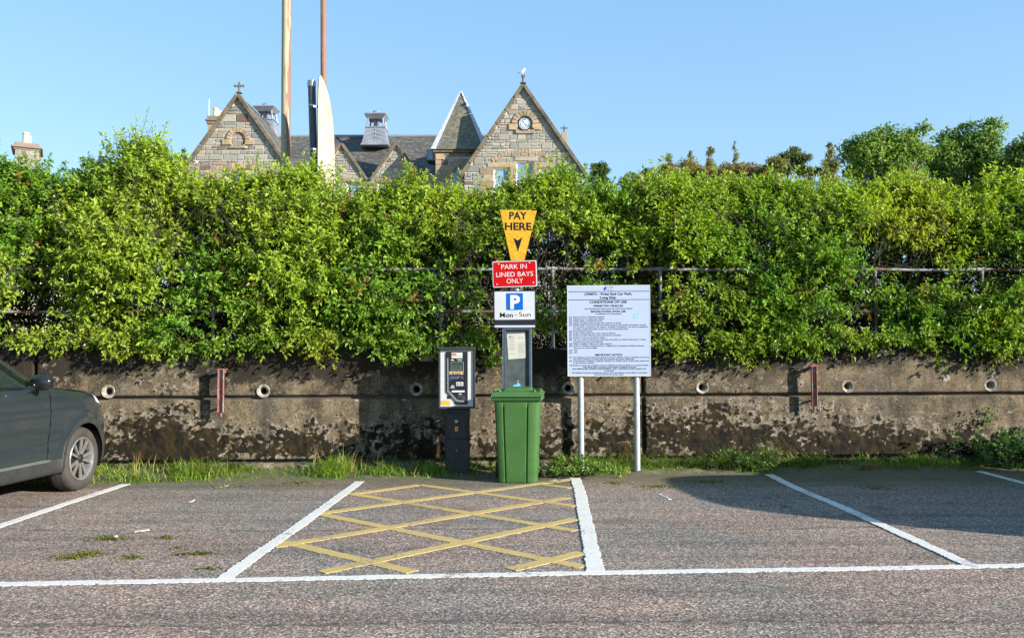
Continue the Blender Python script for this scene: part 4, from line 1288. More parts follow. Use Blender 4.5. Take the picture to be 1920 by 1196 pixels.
def wall_with_holes(parent_name, conv, y, depth, openings):
    """mortar backing built as strips round rectangular openings (front at y)"""
    mb = MB()
    zs = sorted({o[2] for o in openings} | {o[3] for o in openings} | {min(p[1] for p in conv), max(p[1] for p in conv)})
    for z0, z1 in zip(zs[:-1], zs[1:]):
        xs = sorted({min(p[0] for p in conv), max(p[0] for p in conv)} | {o[0] for o in openings if o[2] < z1 - 1e-4 and o[3] > z0 + 1e-4} | {o[1] for o in openings if o[2] < z1 - 1e-4 and o[3] > z0 + 1e-4})
        for x0, x1 in zip(xs[:-1], xs[1:]):
            mx, mz = (x0 + x1) / 2, (z0 + z1) / 2
            if any(o[0] < mx < o[1] and o[2] < mz < o[3] for o in openings): continue
            p = clip_poly(rect(x0, x1, z0, z1), conv)
            if len(p) >= 3 and parea(p) > 1e-4: mb.prism(p, y, y + depth)
    return mb
def cross_finial(parent, x, z, y, h, simple=False):
    mb = MB(); w = h * 0.13
    mb.box((x - w * 1.9, y - w * 1.9, z), (x + w * 1.9, y + w * 1.9, z + h * 0.10), bev=w * 0.3)
    mb.lathe([(w * 1.3, z + h * 0.1), (w * 0.75, z + h * 0.22), (w * 0.7, z + h * 0.5), (w * 1.2, z + h * 0.56), (w * 0.7, z + h * .62), (w * 0.75, z + h * 0.72)], 8, Matrix.Translation((x, y, 0)))
    if not simple:
        mb.box((x - h * 0.36, y - w * 0.6, z + h * 0.60), (x + h * 0.36, y + w * 0.6, z + h * 0.72), bev=w * 0.25)
        for sx in (-1, 1): mb.box((x + sx * h * 0.36 - w * .7, y - w * 0.7, z + h * 0.55), (x + sx * h * 0.36 + w * .7, y + w * 0.7, z + h * 0.77), bev=w * 0.3)
        mb.box((x - w * 0.7, y - w * 0.7, z + h * 0.72), (x + w * 0.7, y + w * 0.7, z + h), bev=w * 0.3)
    else:
        mb.box((x - h * 0.2, y - w * 0.6, z + h * 0.66), (x + h * 0.2, y + w * 0.6, z + h * 0.78), bev=w * 0.25)
    return mb.build('finial', M_['coping'], parent)
def slates(mb, o, ux, uv, W, L, inside, rr, cols, sw=0.27, sh=0.20):
    """overlapping slates on a slope: o eave corner, ux along, uv up-slope"""
    ux = Vector(ux).normalized(); uv = Vector(uv).normalized(); nn = ux.cross(uv).normalized()
    rows = int(L / sh) + 1; colsn = int(W / sw) + 2
    for j in range(rows):
        for i in range(colsn):
            x = (i - 0.5 * (j % 2)) * sw; y = j * sh
            if not inside(x + sw / 2, y + sh / 2): continue
            c = cols[rr.integers(len(cols))]; k = rr.uniform(0.82, 1.15)
            mb.tint = tuple(q * k for q in c)
            g = rr.uniform(0.003, 0.009); lift = rr.uniform(0.012, 0.018)
            P = lambda a, c_, n_: Vector(o) + ux * a + uv * c_ + nn * n_
            v_ = [P(x + g, y, lift), P(x + sw - g, y, lift), P(x + sw - g, y + sh * 1.25, 0.006), P(x + g, y + sh * 1.25, 0.006), P(x + g, y, 0.002), P(x + sw - g, y, 0.002)]
            mb.add(v_, [(0, 1, 2, 3), (4, 5, 1, 0), (5, 2, 1), (4, 0, 3)])
SL_GREY = [(0.075, 0.075, 0.072), (0.095, 0.090, 0.078), (0.115, 0.105, 0.085), (0.065, 0.068, 0.072), (0.135, 0.125, 0.10), (0.085, 0.085, 0.085)]
SL_BROWN = [(0.15, 0.135, 0.095), (0.12, 0.115, 0.09), (0.175, 0.15, 0.10), (0.10, 0.10, 0.085), (0.13, 0.13, 0.10)]
rr0 = np.random.default_rng(77)

def gable(apex, slope, halfw_px, Yw, opens_px, circ_px, seed, ridge_to, fin_h, finial_simple=False, cop=0.17):
    yl = Yw - BO.y
    ax, az = b(apex[0], apex[1], Yw)
    s_ = Yw / F
    hw = halfw_px * s_; ze = az - hw * slope
    conv = [(ax - hw, 0), (ax + hw, 0), (ax + hw, ze), (ax, az), (ax - hw, ze)]
    ops = []
    for (x0, y0, x1, y1) in opens_px:
        p0 = b(x0, y1, Yw); p1 = b(x1, y0, Yw); ops.append((p0[0], p1[0], p0[1], p1[1]))
    mb = wall_with_holes('gable', conv, yl, 0.45, ops)
    g_ = mb.build('gable', M_['mortar'], school)
    circ = []
    for (cx, cy, cr) in circ_px:
        q_ = b(cx, cy, Yw); circ.append((q_[0], q_[1], cr * s_))
    inner = [(ax - hw + .02, 0), (ax + hw - .02, 0), (ax + hw - .02, ze - .02), (ax, az - 0.10), (ax - hw + .02, ze - .02)]
    rubble(g_, inner, yl, seed, ops, circ, z_min=b(apex[0], 470, Yw)[1])
    # skews: sloping coping stones
    ln = math.hypot(hw, hw * slope); nst = 7
    for sg in (-1, 1):
        for i in range(nst):
            u0, u1 = i / nst + 0.002, (i + 1) / nst - 0.002
            P = lambda u, off: (ax + sg * hw * 1.06 * u + sg * off * slope / math.hypot(1, slope), az + 0.06 - hw * 1.06 * slope * u + off / math.hypot(1, slope))
            poly = [P(u0, -0.05), P(u1, -0.05), P(u1, cop - 0.05), P(u0, cop - 0.05)]
            mb = MB(); mb.prism(poly, yl - 0.22, yl + 0.46, inset=0.02)
            mb.build('coping_stone', M_['coping'], g_)
    cross_finial(g_, ax, az + 0.22, yl + 0.12, fin_h, finial_simple)
    # roof running back from the gable
    depth = ridge_to - (yl + 0.45)
    mb = MB()
    for sg in (-1, 1):
        o_ = (ax + sg * hw, yl + 0.45, ze)
        ux = (0, 1, 0) if sg > 0 else (0, -1, 0)
        oo = o_ if sg > 0 else (o_[0], ridge_to, o_[2])
        slates(mb, oo, ux, (-sg * hw, 0, az - ze), depth, ln, lambda x, y: x < depth and y < ln, rr0, SL_GREY, 0.30, 0.24)
    sm = mb.build('slates', M_['slate'], g_); sm['kind'] = 'stuff'
    mb = MB(); mb.prism([(ax - hw + .03, ze - .03), (ax + hw - .03, ze - .03), (ax, az - .04)], yl + 0.45, ridge_to)
    (mb.__setattr__('t', [(.06, .06, .058)] * len(mb.v)), mb.build('roof', M_['slate'], g_))[1]
    return g_, yl, ax, az, s_, ops, circ, hw, ze

# left gable with the blind round window -------------------------------------------------
YL = 45.0
gl, yl, ax, az, sc, ops, circ, hw, ze = gable((447, 182), 1.42, 112, YL,
    [(391, 339, 418, 470), (424, 329, 461, 470), (468, 339, 497, 470)], [(447, 262, 17)], 301, 52 - BO.y, 0.62)
cx, cz, cr = circ[0]
r_in, r_out = 13.3 * sc, 22 * sc
voussoirs(gl, cx, cz, r_in, r_out, 0.0, math.pi, 9, yl - 0.11, yl + 0.02)
block(gl, 'sill_stone', [(cx - 18 * sc, cz - 17 * sc), (cx + 15 * sc, cz - 17 * sc), (cx + 12 * sc, cz - 10.5 * sc), (cx + 5 * sc, cz - 14.3 * sc), (cx - 5 * sc, cz - 14.3 * sc), (cx - 12 * sc, cz - 10.5 * sc)], yl - 0.11, yl + 0.02, SAND[1])
for sg in (-1, 1):
    block(gl, 'side_block', [(cx + sg * 13.6 * sc, cz - 0.4 * sc), (cx + sg * 30 * sc, cz - 0.4 * sc), (cx + sg * 30 * sc, cz - 10.5 * sc), (cx + sg * 12.6 * sc, cz - 10.5 * sc), (cx + sg * 13.4 * sc, cz - 4 * sc)], yl - 0.10, yl + 0.02, SAND[0])
mb = MB(); mb.tint = (.19, .18, .15); mb.prism([(cx + r_in * 1.03 * math.cos(a), cz + r_in * 1.03 * math.sin(a)) for a in np.linspace(0, 2 * math.pi, 25)[:-1]], yl - 0.006, yl + 0.02); mb.build('blind_panel', M_['stone'], gl)
rubble(gl, [(cx + r_in * 1.02 * math.cos(a), cz + r_in * 1.02 * math.sin(a)) for a in np.linspace(0, 2 * math.pi, 15)[:-1]], yl - 0.006, 302, course=(0.16, 0.26), width=(0.2, 0.4), proud=0.012, joint=0.03)
Rr = 120 * sc; ccx, ccz = b(444, 304 + 120, YL)
voussoirs(gl, ccx, ccz, Rr - 10 * sc, Rr, R(90 + 32), R(90 - 32), 17, yl - 0.062, yl + 0.02)
for (x0, y0, x1, y1, c) in [(377, 330, 421, 338.4, 2), (422, 320, 464, 328.6, 3), (465, 330, 508, 338.4, 2)]:
    p0 = b(x0, y1, YL); p1 = b(x1, y0, YL); block(gl, 'lintel', rect(p0[0], p1[0], p0[1], p1[1]), yl - 0.068, yl + 0.10, SAND[c])
for (x0, y0, x1, y1) in [(366, 339, 390, 354), (370, 354, 390, 372), (366, 372, 390, 392), (418.5, 339, 423.5, 400), (461.5, 339, 467.5, 400), (498, 339, 518, 356)]:
    p0 = b(x0, y1, YL); p1 = b(x1, y0, YL); block(gl, 'jamb_stone', rect(p0[0], p1[0], p0[1], p1[1]), yl - 0.066, yl + 0.10)
for o_ in ops: sash(gl, *o_, yl)

# right gable with the clock -----------------------------------------------------------------
YR = 44.0
gr, yr, ax, az, sc, ops, circ, hw, ze = gable((981, 164), 1.47, 112, YR,
    [(926, 316, 956, 470), (968, 304, 1001, 470), (1012, 316, 1042, 470)], [(984, 233, 19)], 311, 51 - BO.y, 0.60, True)
cx, cz, cr = circ[0]
voussoirs(gr, cx, cz, 14.6 * sc, 25 * sc, 0.03, math.pi - 0.03, 9, yr - 0.11, yr + 0.02)
block(gr, 'sill_stone', [(cx - 17.5 * sc, cz - 19 * sc), (cx + 18 * sc, cz - 19 * sc), (cx + 18 * sc, cz - 11 * sc), (cx + 8 * sc, cz - 13.6 * sc), (cx - 8 * sc, cz - 13.6 * sc), (cx - 17.5 * sc, cz - 11 * sc)], yr - 0.11, yr + 0.02, SAND[1])
for sg in (-1, 1):
    block(gr, 'side_block', [(cx + sg * 14.4 * sc, cz), (cx + sg * 31 * sc, cz), (cx + sg * 31 * sc, cz - 11.5 * sc), (cx + sg * 18.4 * sc, cz - 11.5 * sc), (cx + sg * 13.2 * sc, cz - 6 * sc)], yr - 0.10, yr + 0.02, SAND[0])
Rr = 113 * sc; ccx, ccz = b(981, 278 + 113, YR)
voussoirs(gr, ccx, ccz, Rr - 8 * sc, Rr, R(90 + 33), R(90 - 33), 19, yr - 0.062, yr + 0.02)
for (x0, y0, x1, y1, c) in [(914, 305, 964, 314, 0), (965, 294.5, 1007, 302, 4), (1008, 305, 1052, 314, 2)]:
    p0 = b(x0, y1, YR); p1 = b(x1, y0, YR); block(gr, 'lintel', rect(p0[0], p1[0], p0[1], p1[1]), yr - 0.068, yr + 0.10, SAND[c])
for (x0, y0, x1, y1) in [(900, 316, 925.5, 328), (906, 328, 925.5, 340), (900, 340, 925.5, 356), (956.5, 314, 967.5, 345), (956.5, 345, 967.5, 380), (1001.5, 304, 1011.5, 345), (1042.5, 316, 1062, 330), (1042.5, 330, 1056, 346)]:
    p0 = b(x0, y1, YR); p1 = b(x1, y0, YR); block(gr, 'jamb_stone', rect(p0[0], p1[0], p0[1], p1[1]), yr - 0.066, yr + 0.10)
for o_ in ops: sash(gr, *o_, yr)
# the clock
Mc = Matrix.Translation((cx, yr - 0.05, cz)) @ Matrix.Rotation(R(90), 4, 'X')
mb = MB(); mb.lathe([(13.4 * sc, -0.05), (13.4 * sc, 0.05), (11.6 * sc, 0.05), (11.4 * sc, 0.02)], 40, Mc)
clock = mb.build('clock', M_['clock_black'], school, True); clock['label'] = 'round black rimmed clock face with blue and white dial in the right gable'
mb = MB(); mb.lathe([(11.6 * sc, 0.020), (0, 0.020)], 40, Mc); mb.build('dial', M_['clock_blue'], clock)
mb = MB(); mb.lathe([(4.6 * sc, 0.024), (4.2 * sc, 0.024)], 32, Mc); mb.lathe([(11.2 * sc, 0.024), (10.9 * sc, 0.024)], 36, Mc)
mb.build('dial_ring', M_['clock_black'], clock)
ROMAN = ['XII', 'I', 'II', 'III', 'IIII', 'V', 'VI', 'VII', 'VIII', 'IX', 'X', 'XI']
mb = MB()
for i, s_ in enumerate(ROMAN):
    co, fs_ = text_mesh(s_, 0.02)
    co = co - (co.max(0) + co.min(0)) / 2
    k = 3.4 * sc / 0.7
    wmax = co[:, 0].max() * 2; kx_ = min(k, 4.2 * sc / max(wmax, 0.01))
    A_ = Mc @ Matrix.Rotation(-i * math.pi / 6, 4, 'Z') @ Matrix.Translation((0, 8.4 * sc, 0.025))
    mb.add([A_ @ Vector((p[0] * kx_, p[1] * k, 0)) for p in co], fs_)
mb.build('numerals', M_['clock_black'], clock)
for ang, L, w in ((140, 8.2, 0.85), (-38, 9.8, 0.6)):       # hands as in the photo: one up-left, one down-right
    mb = MB(); Mh = Mc @ Matrix.Rotation(-R(ang), 4, 'Z')
    mb.add([Mh @ Vector(p) for p in ((-w * sc * .5, -1.5 * sc, .032), (w * sc * .5, -1.5 * sc, .032), (w * sc * .7, L * sc * .6, .032), (0, L * sc, .032), (-w * sc * .7, L * sc * .6, .032))], [(0, 1, 2, 3, 4)])
    mb.build('hand', M_['clock_black'], clock)

# main roof -----------------------------------------------------------------------------------
YRI, YEV = 52.0 - BO.y, 46.6 - BO.y
x0r, zr = b(470, 258, 52); x1r, _ = b(1000, 258, 52)
zev = zr - (YRI - YEV) * 1.05
mb = MB()
Ls = math.hypot(YRI - YEV, zr - zev); Wd = x1r - x0r
slates(mb, (x0r, YEV, zev), (1, 0, 0), (0, YRI - YEV, zr - zev), Wd, Ls, lambda x, y: x < Wd and y < Ls - 0.1 and y > 0.5, rr0, SL_GREY, 0.21, 0.15)
o = mb.build('slates', M_['slate'], school); o['kind'] = 'stuff'
mb = MB()
mb.add([(x0r, YEV, zev), (x1r, YEV, zev), (x1r, YRI, zr), (x0r, YRI, zr), (x0r, YRI * 2 - YEV, zev), (x1r, YRI * 2 - YEV, zev)], [(0, 1, 2, 3), (3, 2, 5, 4), (0, 3, 4), (1, 5, 2), (0, 4, 5, 1)])
(mb.__setattr__('t', [(.06, .06, .058)] * len(mb.v)), mb.build('roof', M_['slate'], school))[1]
mb = MB(); mb.tube([(x0r, YRI, zr + 0.05), (x1r, YRI, zr + 0.05)], 0.10, 8); mb.build('ridge_lead', M_['lead'], school)
# front wall under the eaves, with the gablets
YG = 46.4
yg = YG - BO.y
xa_, _ = b(540, 340, YG); xb_, _ = b(830, 340, YG)
z_sill = b(640, 344, YG)[1]
opsw = [(b(x0, 344, YG)[0], b(x1, 344, YG)[0], b(640, 470, YG)[1], z_sill) for x0, x1 in ((612, 640), (650, 675), (709, 733), (745, 772))]
mb = wall_with_holes('front_wall', [(xa_, 0), (xb_, 0), (xb_, z_sill + 0.3), (xa_, z_sill + 0.3)], yg, 0.4, opsw)
fw = mb.build('front_wall', M_['mortar'], school)
rubble(fw, [(xa_, 0), (xb_, 0), (xb_, z_sill + 0.25), (xa_, z_sill + 0.25)], yg, 331, opsw, z_min=b(640, 420, YG)[1])
for o_ in opsw: sash(fw, *o_, yg)
for (apx, apy, hwp, seed) in [(641, 273, 46, 341), (744, 273, 45, 342)]:
    gx_, gz_ = b(apx, apy, YG); s_ = YG / F; hw_ = hwp * s_; zb_ = gz_ - hw_ * 1.44
    tri = [(gx_ - hw_, zb_), (gx_ + hw_, zb_), (gx_, gz_)]
    mb = MB(); mb.prism(tri, yg - 0.02, yg + 0.35)
    gb = mb.build('gablet', M_['mortar'], school)
    rubble(gb, [(gx_ - hw_ + .1, zb_ + .06), (gx_ + hw_ - .1, zb_ + .06), (gx_, gz_ - .14)], yg - 0.02, seed, course=(0.15, 0.28))
    for sg in (-1, 1):
        P = lambda u, off: (gx_ + sg * (hw_ * 1.05 * u + off * 0.82), gz_ + .05 - hw_ * 1.05 * 1.44 * u + off * 0.57)
        for i in range(4):
            mb = MB(); mb.prism([P(i / 4, -.03), P((i + 1) / 4 - .004, -.03), P((i + 1) / 4 - .004, .10), P(i / 4, .10)], yg - 0.20, yg + 0.36, inset=0.015)
            mb.build('coping_stone', M_['coping'], gb)
    p0 = b(apx - 40, 342.5, YG); p1 = b(apx + 40, 334.5, YG)
    block(gb, 'lintel', rect(p0[0], p1[0], p0[1], p1[1]), yg - 0.08, yg + 0.1, SAND[3])
    mb = MB()
    yb_ = yg + 0.36 + (gz_ - zev) / 1.05 * 0.55
    ln = math.hypot(hw_, hw_ * 1.44)
    for sg in (-1, 1):
        oo = (gx_ + sg * hw_, (yg + 0.35) if sg > 0 else yb_, zb_)
        slates(mb, oo, (0, sg, 0), (-sg * hw_, 0, hw_ * 1.44), yb_ - yg - .35, ln, lambda x, y: x < yb_ - yg - .35 and y < ln, rr0, SL_GREY, 0.28, 0.2)
    o = mb.build('slates', M_['slate'], gb); o['kind'] = 'stuff'
    mb = MB(); mb.prism([(gx_ - hw_ + .02, zb_ - .02), (gx_ + hw_ - .02, zb_ - .02), (gx_, gz_ - .03)], yg + 0.35, yb_); (mb.__setattr__('t', [(.06, .06, .058)] * len(mb.v)), mb.build('roof', M_['slate'], gb))[1]

# tower with pyramid roof ------------------------------------------------------------------------
YT = 45.0; yt = YT - BO.y
tx0, tz1 = b(817, 287, YT); tx1, _ = b(907, 287, YT)
tw = tx1 - tx0
wx0, wz0 = b(845, 400, YT); wx1, wz1 = b(880, 336, YT)
wapex = b(862, 318, YT)[1]
mb = wall_with_holes('tower', [(tx0, 0), (tx1, 0), (tx1, tz1), (tx0, tz1)], yt, 0.3, [(wx0, wx1, wz0, wz1)])
mb.box((tx0, yt + 0.3, 0), (tx1, yt + tw, tz1))
tower = mb.build('tower', M_['mortar'], school)
rubble(tower, [(tx0 + .28, 0), (tx1, 0), (tx1, tz1 - .05), (tx0 + .28, tz1 - .05)], yt, 351, [(wx0 - .05, wx1 + .05, wz0, wz1)], [(b(862, 336, YT)[0], b(862, 336, YT)[1], 20 * YT / F)], z_min=b(862, 430, YT)[1], course=(.14, .26), width=(.2, .5))
zq = tz1 - 0.05
i = 0
while zq > b(860, 420, YT)[1]:
    h_ = 0.26 if i % 2 else 0.34; w_ = 0.28 if i % 2 else 0.46
    block(tower, 'quoin', rect(tx0 - .01, tx0 + w_, zq - h_ + .02, zq), yt - 0.075, yt + .03); zq -= h_; i += 1
# pointed arch of the tower window
def pointed(x0, x1, zs, k, n=7):
    w = x1 - x0; r_ = w * k; pts = []
    am = math.acos((r_ - w / 2) / r_)
    for t in np.linspace(0, am, n): pts.append((x1 - r_ * 1 + r_ * math.cos(t), zs + r_ * math.sin(t)))
    for t in np.linspace(am, 0, n)[1:]: pts.append((x0 + r_ - r_ * math.cos(t), zs + r_ * math.sin(t)))
    return pts
s_ = YT / F
for (gro, w_in, w_out, y0, y1, c) in [(0, 17, 26, -0.13, 0.02, (0.26, 0.20, 0.14)), (1, 14, 17.5, -0.085, 0.04, (0.21, 0.165, 0.12))]:
    xi = b(862, 336, YT)[0]; zi = b(862, 336, YT)[1]
    P_i = pointed(xi - w_in * s_, xi + w_in * s_, zi, 0.78); P_o = pointed(xi - w_out * s_, xi + w_out * s_, zi, 0.78)
    for k in range(len(P_i) - 1):
        block(tower, 'arch_stone', [P_i[k], P_i[k + 1], P_o[k + 1], P_o[k]], yt + y0, yt + y1, c, inset=0.006)
mb = MB(); mb.prism(pointed(xi - 14.2 * s_, xi + 14.2 * s_, zi, 0.78), yt - 0.03, yt - 0.01); mb.build('window_pane', M_['glass'], tower)
sash(tower, wx0, wx1, wz0, wz1, yt)
# eaves and roof
ex = 0.16
mb = MB(); mb.box((tx0 - ex, yt - ex, tz1), (tx1 + ex, yt + tw + ex, tz1 + 0.14), bev=0.02); mb.box((tx0 - 0.07, yt - 0.07, tz1 - 0.16), (tx1 + .07, yt + tw + .07, tz1 - 0.003), bev=0.02)
mb.build('cornice', M_['coping'], tower)
apx_z = b(863, 172, YT + tw / 2)[1]
xm = (tx0 + tx1) / 2; ym = yt + tw / 2; ew = tw / 2 + ex + 0.06; zb_ = tz1 + 0.14
cs4 = [(xm - ew, ym - ew), (xm + ew, ym - ew), (xm + ew, ym + ew), (xm - ew, ym + ew)]
mb = MB(); mb.add([(*c_, zb_) for c_ in cs4] + [(xm, ym, apx_z)], [(0, 1, 4), (1, 2, 4), (2, 3, 4), (3, 0, 4), (3, 2, 1, 0)])
spire = (mb.__setattr__('t', [(.06, .06, .058)] * len(mb.v)), mb.build('spire', M_['slate'], school))[1]
mb = MB(); Hs = apx_z - zb_; sl = math.hypot(Hs, ew)
for k in range(4):
    c0 = cs4[k]; c1 = cs4[(k + 1) % 4]; mid = ((c0[0] + c1[0]) / 2, (c0[1] + c1[1]) / 2)
    slates(mb, (*c0, zb_), (c1[0] - c0[0], c1[1] - c0[1], 0), (xm - mid[0], ym - mid[1], Hs), 2 * ew, sl,
           lambda x, y: abs(x - ew) < ew * (1 - y / sl) - 0.02, rr0, SL_BROWN, 0.17, 0.125)
o = mb.build('slates', M_['slate'], spire); o['kind'] = 'stuff'
for c_ in cs4:
    a_ = Vector((*c_, zb_)); t_ = Vector((xm, ym, apx_z + 0.03)); dd = t_ - a_
    out = Vector((c_[0] - xm, c_[1] - ym, 0)).normalized()
    mb = MB()
    sA = Vector((-(c_[1] - ym), 0, 0)); 
    e1 = Vector((-math.copysign(1, c_[0] - xm), 0, 0)); e2 = Vector((0, -math.copysign(1, c_[1] - ym), 0))
    wv = 0.24
    P3 = []
    for base_, w_ in ((a_, wv), (a_ + dd * 0.985, 0.03)):
        P3 += [base_ + out * 0.045 + Vector((0, 0, .03)), base_ + e1 * w_ + e2 * -0.05 + Vector((0, 0, .0)), base_ + e2 * w_ + e1 * -0.05]
    mb.add(P3, [(0, 1, 4, 3), (2, 0, 3, 5), (1, 2, 5, 4), (0, 2, 1), (3, 4, 5)])
    mb.build('lead_hip', M_['lead_pale'], spire)
# skylight
sx0, sz0 = b(800, 302, 47.4); sx1, sz1 = b(812, 281, 47.4)
mb = MB(); yy_ = 47.4 - BO.y
mb.box((sx0, yy_ - .1, sz0), (sx1 + .5, yy_ + 1.0, sz1), bev=0.03); sk = mb.build('skylight', M_['lead'], school)
mb = MB(); mb.box((sx0 + .07, yy_ - .115, sz0 + .06), (sx1 - .02, yy_ - .102, sz1 - .06)); mb.build('window_pane', M_['glass'], sk)

# ventilator cupolas on the ridge ----------------------------------------------------------------
def cupola(cxp, base_y, k, Yc):
    yc = Yc - BO.y; s_ = Yc / F
    x_, z_ = b(cxp, base_y, Yc)
    root = MB()
    def frus(mb, w0, z0, w1, z1):
        vs_ = [(x_ + sx * w0, yc + sy * w0, z0) for sx, sy in ((-1, -1), (1, -1), (1, 1), (-1, 1))] + [(x_ + sx * w1, yc + sy * w1, z1) for sx, sy in ((-1, -1), (1, -1), (1, 1), (-1, 1))]
        mb.add(vs_, [(0, 1, 5, 4), (1, 2, 6, 5), (2, 3, 7, 6), (3, 0, 4, 7), (4, 5, 6, 7), (3, 2, 1, 0)])
    z1 = z_ + 33 * s_ * k
    frus(root, 26 * s_ * k, z_ - 0.06, 25 * s_ * k, z_ + 0.06); frus(root, 24 * s_ * k, z_ + 0.06, 17.5 * s_ * k, z1)
    frus(root, 19 * s_ * k, z1, 19 * s_ * k, z1 + 0.05)
    c_ = root.build('ventilator', M_['lead'], school)
    mb = MB()
    for u in (0.25, 0.5, 0.75):      # welted seams on the front and the sides
        w = (24 + (17.5 - 24) * u) * s_ * k; zz = z_ + .06 + (z1 - z_ - .06) * u
        for sx in (-1, 1):
            mb.tube([(x_, yc - w - .012, zz + .12), (x_ + sx * w, yc - w - .012, zz - .12)], 0.012, 4)
            mb.tube([(x_ + w + .012, yc, zz + .12), (x_ + w + .012, yc + sx * w, zz - .12)], 0.012, 4)
    mb.tube([(x_, yc - 24 * s_ * k - .012, z_ + .06), (x_, yc - 17.5 * s_ * k - .012, z1)], 0.016, 4)
    mb.build('lead_seam', M_['lead'], c_)
    z2 = z1 + 22 * s_ * k
    for sx in (-1, 1):
        for sy in (-1, 1):
            mb = MB(); mb.tube([(x_ + sx * 16.5 * s_ * k, yc + sy * 16.5 * s_ * k, z1 + .03), (x_ + sx * 13 * s_ * k, yc + sy * 13 * s_ * k, z2)], 0.055, 5)
            mb.build('post', M_['lead'], c_)
    mb = MB(); frus(mb, 6 * s_ * k, z1 + .03, 5.5 * s_ * k, z2); mb.build('flue', M_['lead'], c_)
    mb = MB(); frus(mb, 14 * s_ * k, z2 - .14, 20 * s_ * k, z2 + .10); frus(mb, 20.5 * s_ * k, z2 + .10, 19 * s_ * k, z2 + .19); mb.build('cap', M_['lead'], c_)
    mb = MB(); mb.lathe([(10 * s_ * k * math.cos(a), z2 + .17 + 10 * s_ * k * math.sin(a)) for a in np.linspace(0, math.pi / 2, 7)], 16, Matrix.Translation((x_, yc, 0)))
    mb.lathe([(10.8 * s_ * k, z2 + .15), (10.8 * s_ * k, z2 + .21), (9.8 * s_ * k, z2 + .24)], 16, Matrix.Translation((x_, yc, 0)))
    mb.build('dome', M_['lead'], c_, True)
cupola(706, 276, 1.0, 51.2)
cupola(499, 262, 1.0, 51.8)

# chimney left of the left gable, pinnacle right of the right one ---------------------------------
def chimney(parent, x0p, x1p, ytop, ycap, ybot, Yc, depth, pots, Cb=None, origin=BO):
    y_ = Yc - origin.y
    q0 = at_y(x0p, ybot, Yc); q1 = at_y(x1p, ycap, Yc); q2 = at_y(x0p, ytop, Yc)
    x0, x1 = q0.x - origin.x, q1.x - origin.x; z0, zc, zt = q0.z - origin.z, q1.z - origin.z, q2.z - origin.z
    mb = MB(); mb.box((x0, y_, z0 - 4), (x1, y_ + depth, zc)); st = mb.build('chimney', M_['stone'], parent)
    mb = MB(); mb.tint = (.20, .15, .11)
    mb.box((x0 - .06, y_ - .06, zc), (x1 + .06, y_ + depth + .06, zc + (zt - zc) * .3), bev=.02)
    mb.box((x0 - .13, y_ - .13, zc + (zt - zc) * .3 + .002), (x1 + .13, y_ + depth + .13, zc + (zt - zc) * .6), bev=.05)
    mb.box((x0 - .03, y_ - .03, zc + (zt - zc) * .6 + .002), (x1 + .03, y_ + depth + .03, zt), bev=.03)
    mb.build('chimney_cap', M_['stone'], st)
    return st, (x0 + x1) / 2, y_, zt
st, cx_, cy_, cz_ = chimney(school, 389, 411, 217, 233, 262, 49.5, 2.2, 4)
st.data.attributes['tint'].data.foreach_set('color', [0.30, 0.23, 0.165, 1] * len(st.data.vertices))
for k in range(4):
    mb = MB(); mb.lathe([(.17, cz_), (.15, cz_ + .08), (.13, cz_ + .42), (.16, cz_ + .44), (.16, cz_ + .5), (.10, cz_ + .5), (.10, cz_ + .3)], 10, Matrix.Translation((cx_ + 0.02, cy_ + 0.3 + k * .52, 0)))
    mb.build('chimney_pot', M_['pot'], st, True)
mb = MB(); mb.tube([(cx_ - .3, cy_ + .1, cz_ - .3), (cx_ - .3, cy_ + .1, cz_ + 1.0)], .02, 5); mb.build('aerial', M_['white_wood'], st)
px_, pz_ = b(1057, 282, 46)
mb = MB(); mb.tint = (.29, .25, .20); mb.prism([(px_ - .22, pz_ - 2), (px_ + .34, pz_ - 2), (px_ + .20, pz_ + 1.0), (px_ - .10, pz_ + 1.0)], 46 - BO.y, 46.4 - BO.y, inset=.02)
pn = mb.build('pinnacle', M_['stone'], school)
cross_finial(pn, px_ + .04, pz_ + 1.0, 46.2 - BO.y, 0.42)
# side wings so the building has a body
mb = MB()
mb.box((b(345, 350, 45.5)[0], 45.46 - BO.y, 0), (b(545, 350, 45.5)[0], 58 - BO.y, ze - 0.2)); mb.box((b(545, 350, 46)[0] + .01, 46.81 - BO.y, 0), (b(1085, 350, 46)[0], 57.4 - BO.y, zev - 0.02))
mb.build('rear_wall', M_['mortar'], school)

# stones: the 300 largest as objects of their own, the rest joined per wall
ALL_STONES.sort(key=lambda q_: -q_[0])
rest = {}
for i, (a_, par, poly, y0, y1, col) in enumerate(ALL_STONES):
    if i < 300:
        mb = MB(); mb.tint = col; mb.prism(poly, y0, y1, inset=0.014); mb.build('stone', M_['stone'], par)
    else:
        rest.setdefault(par.name, (par, MB()))[1].tint = col
        rest[par.name][1].prism(poly, y0, y1, inset=0.014)
for par, mb in rest.values():
    o = mb.build('small_stones', M_['stone'], par); o['kind'] = 'stuff'
print('stones', len(ALL_STONES))

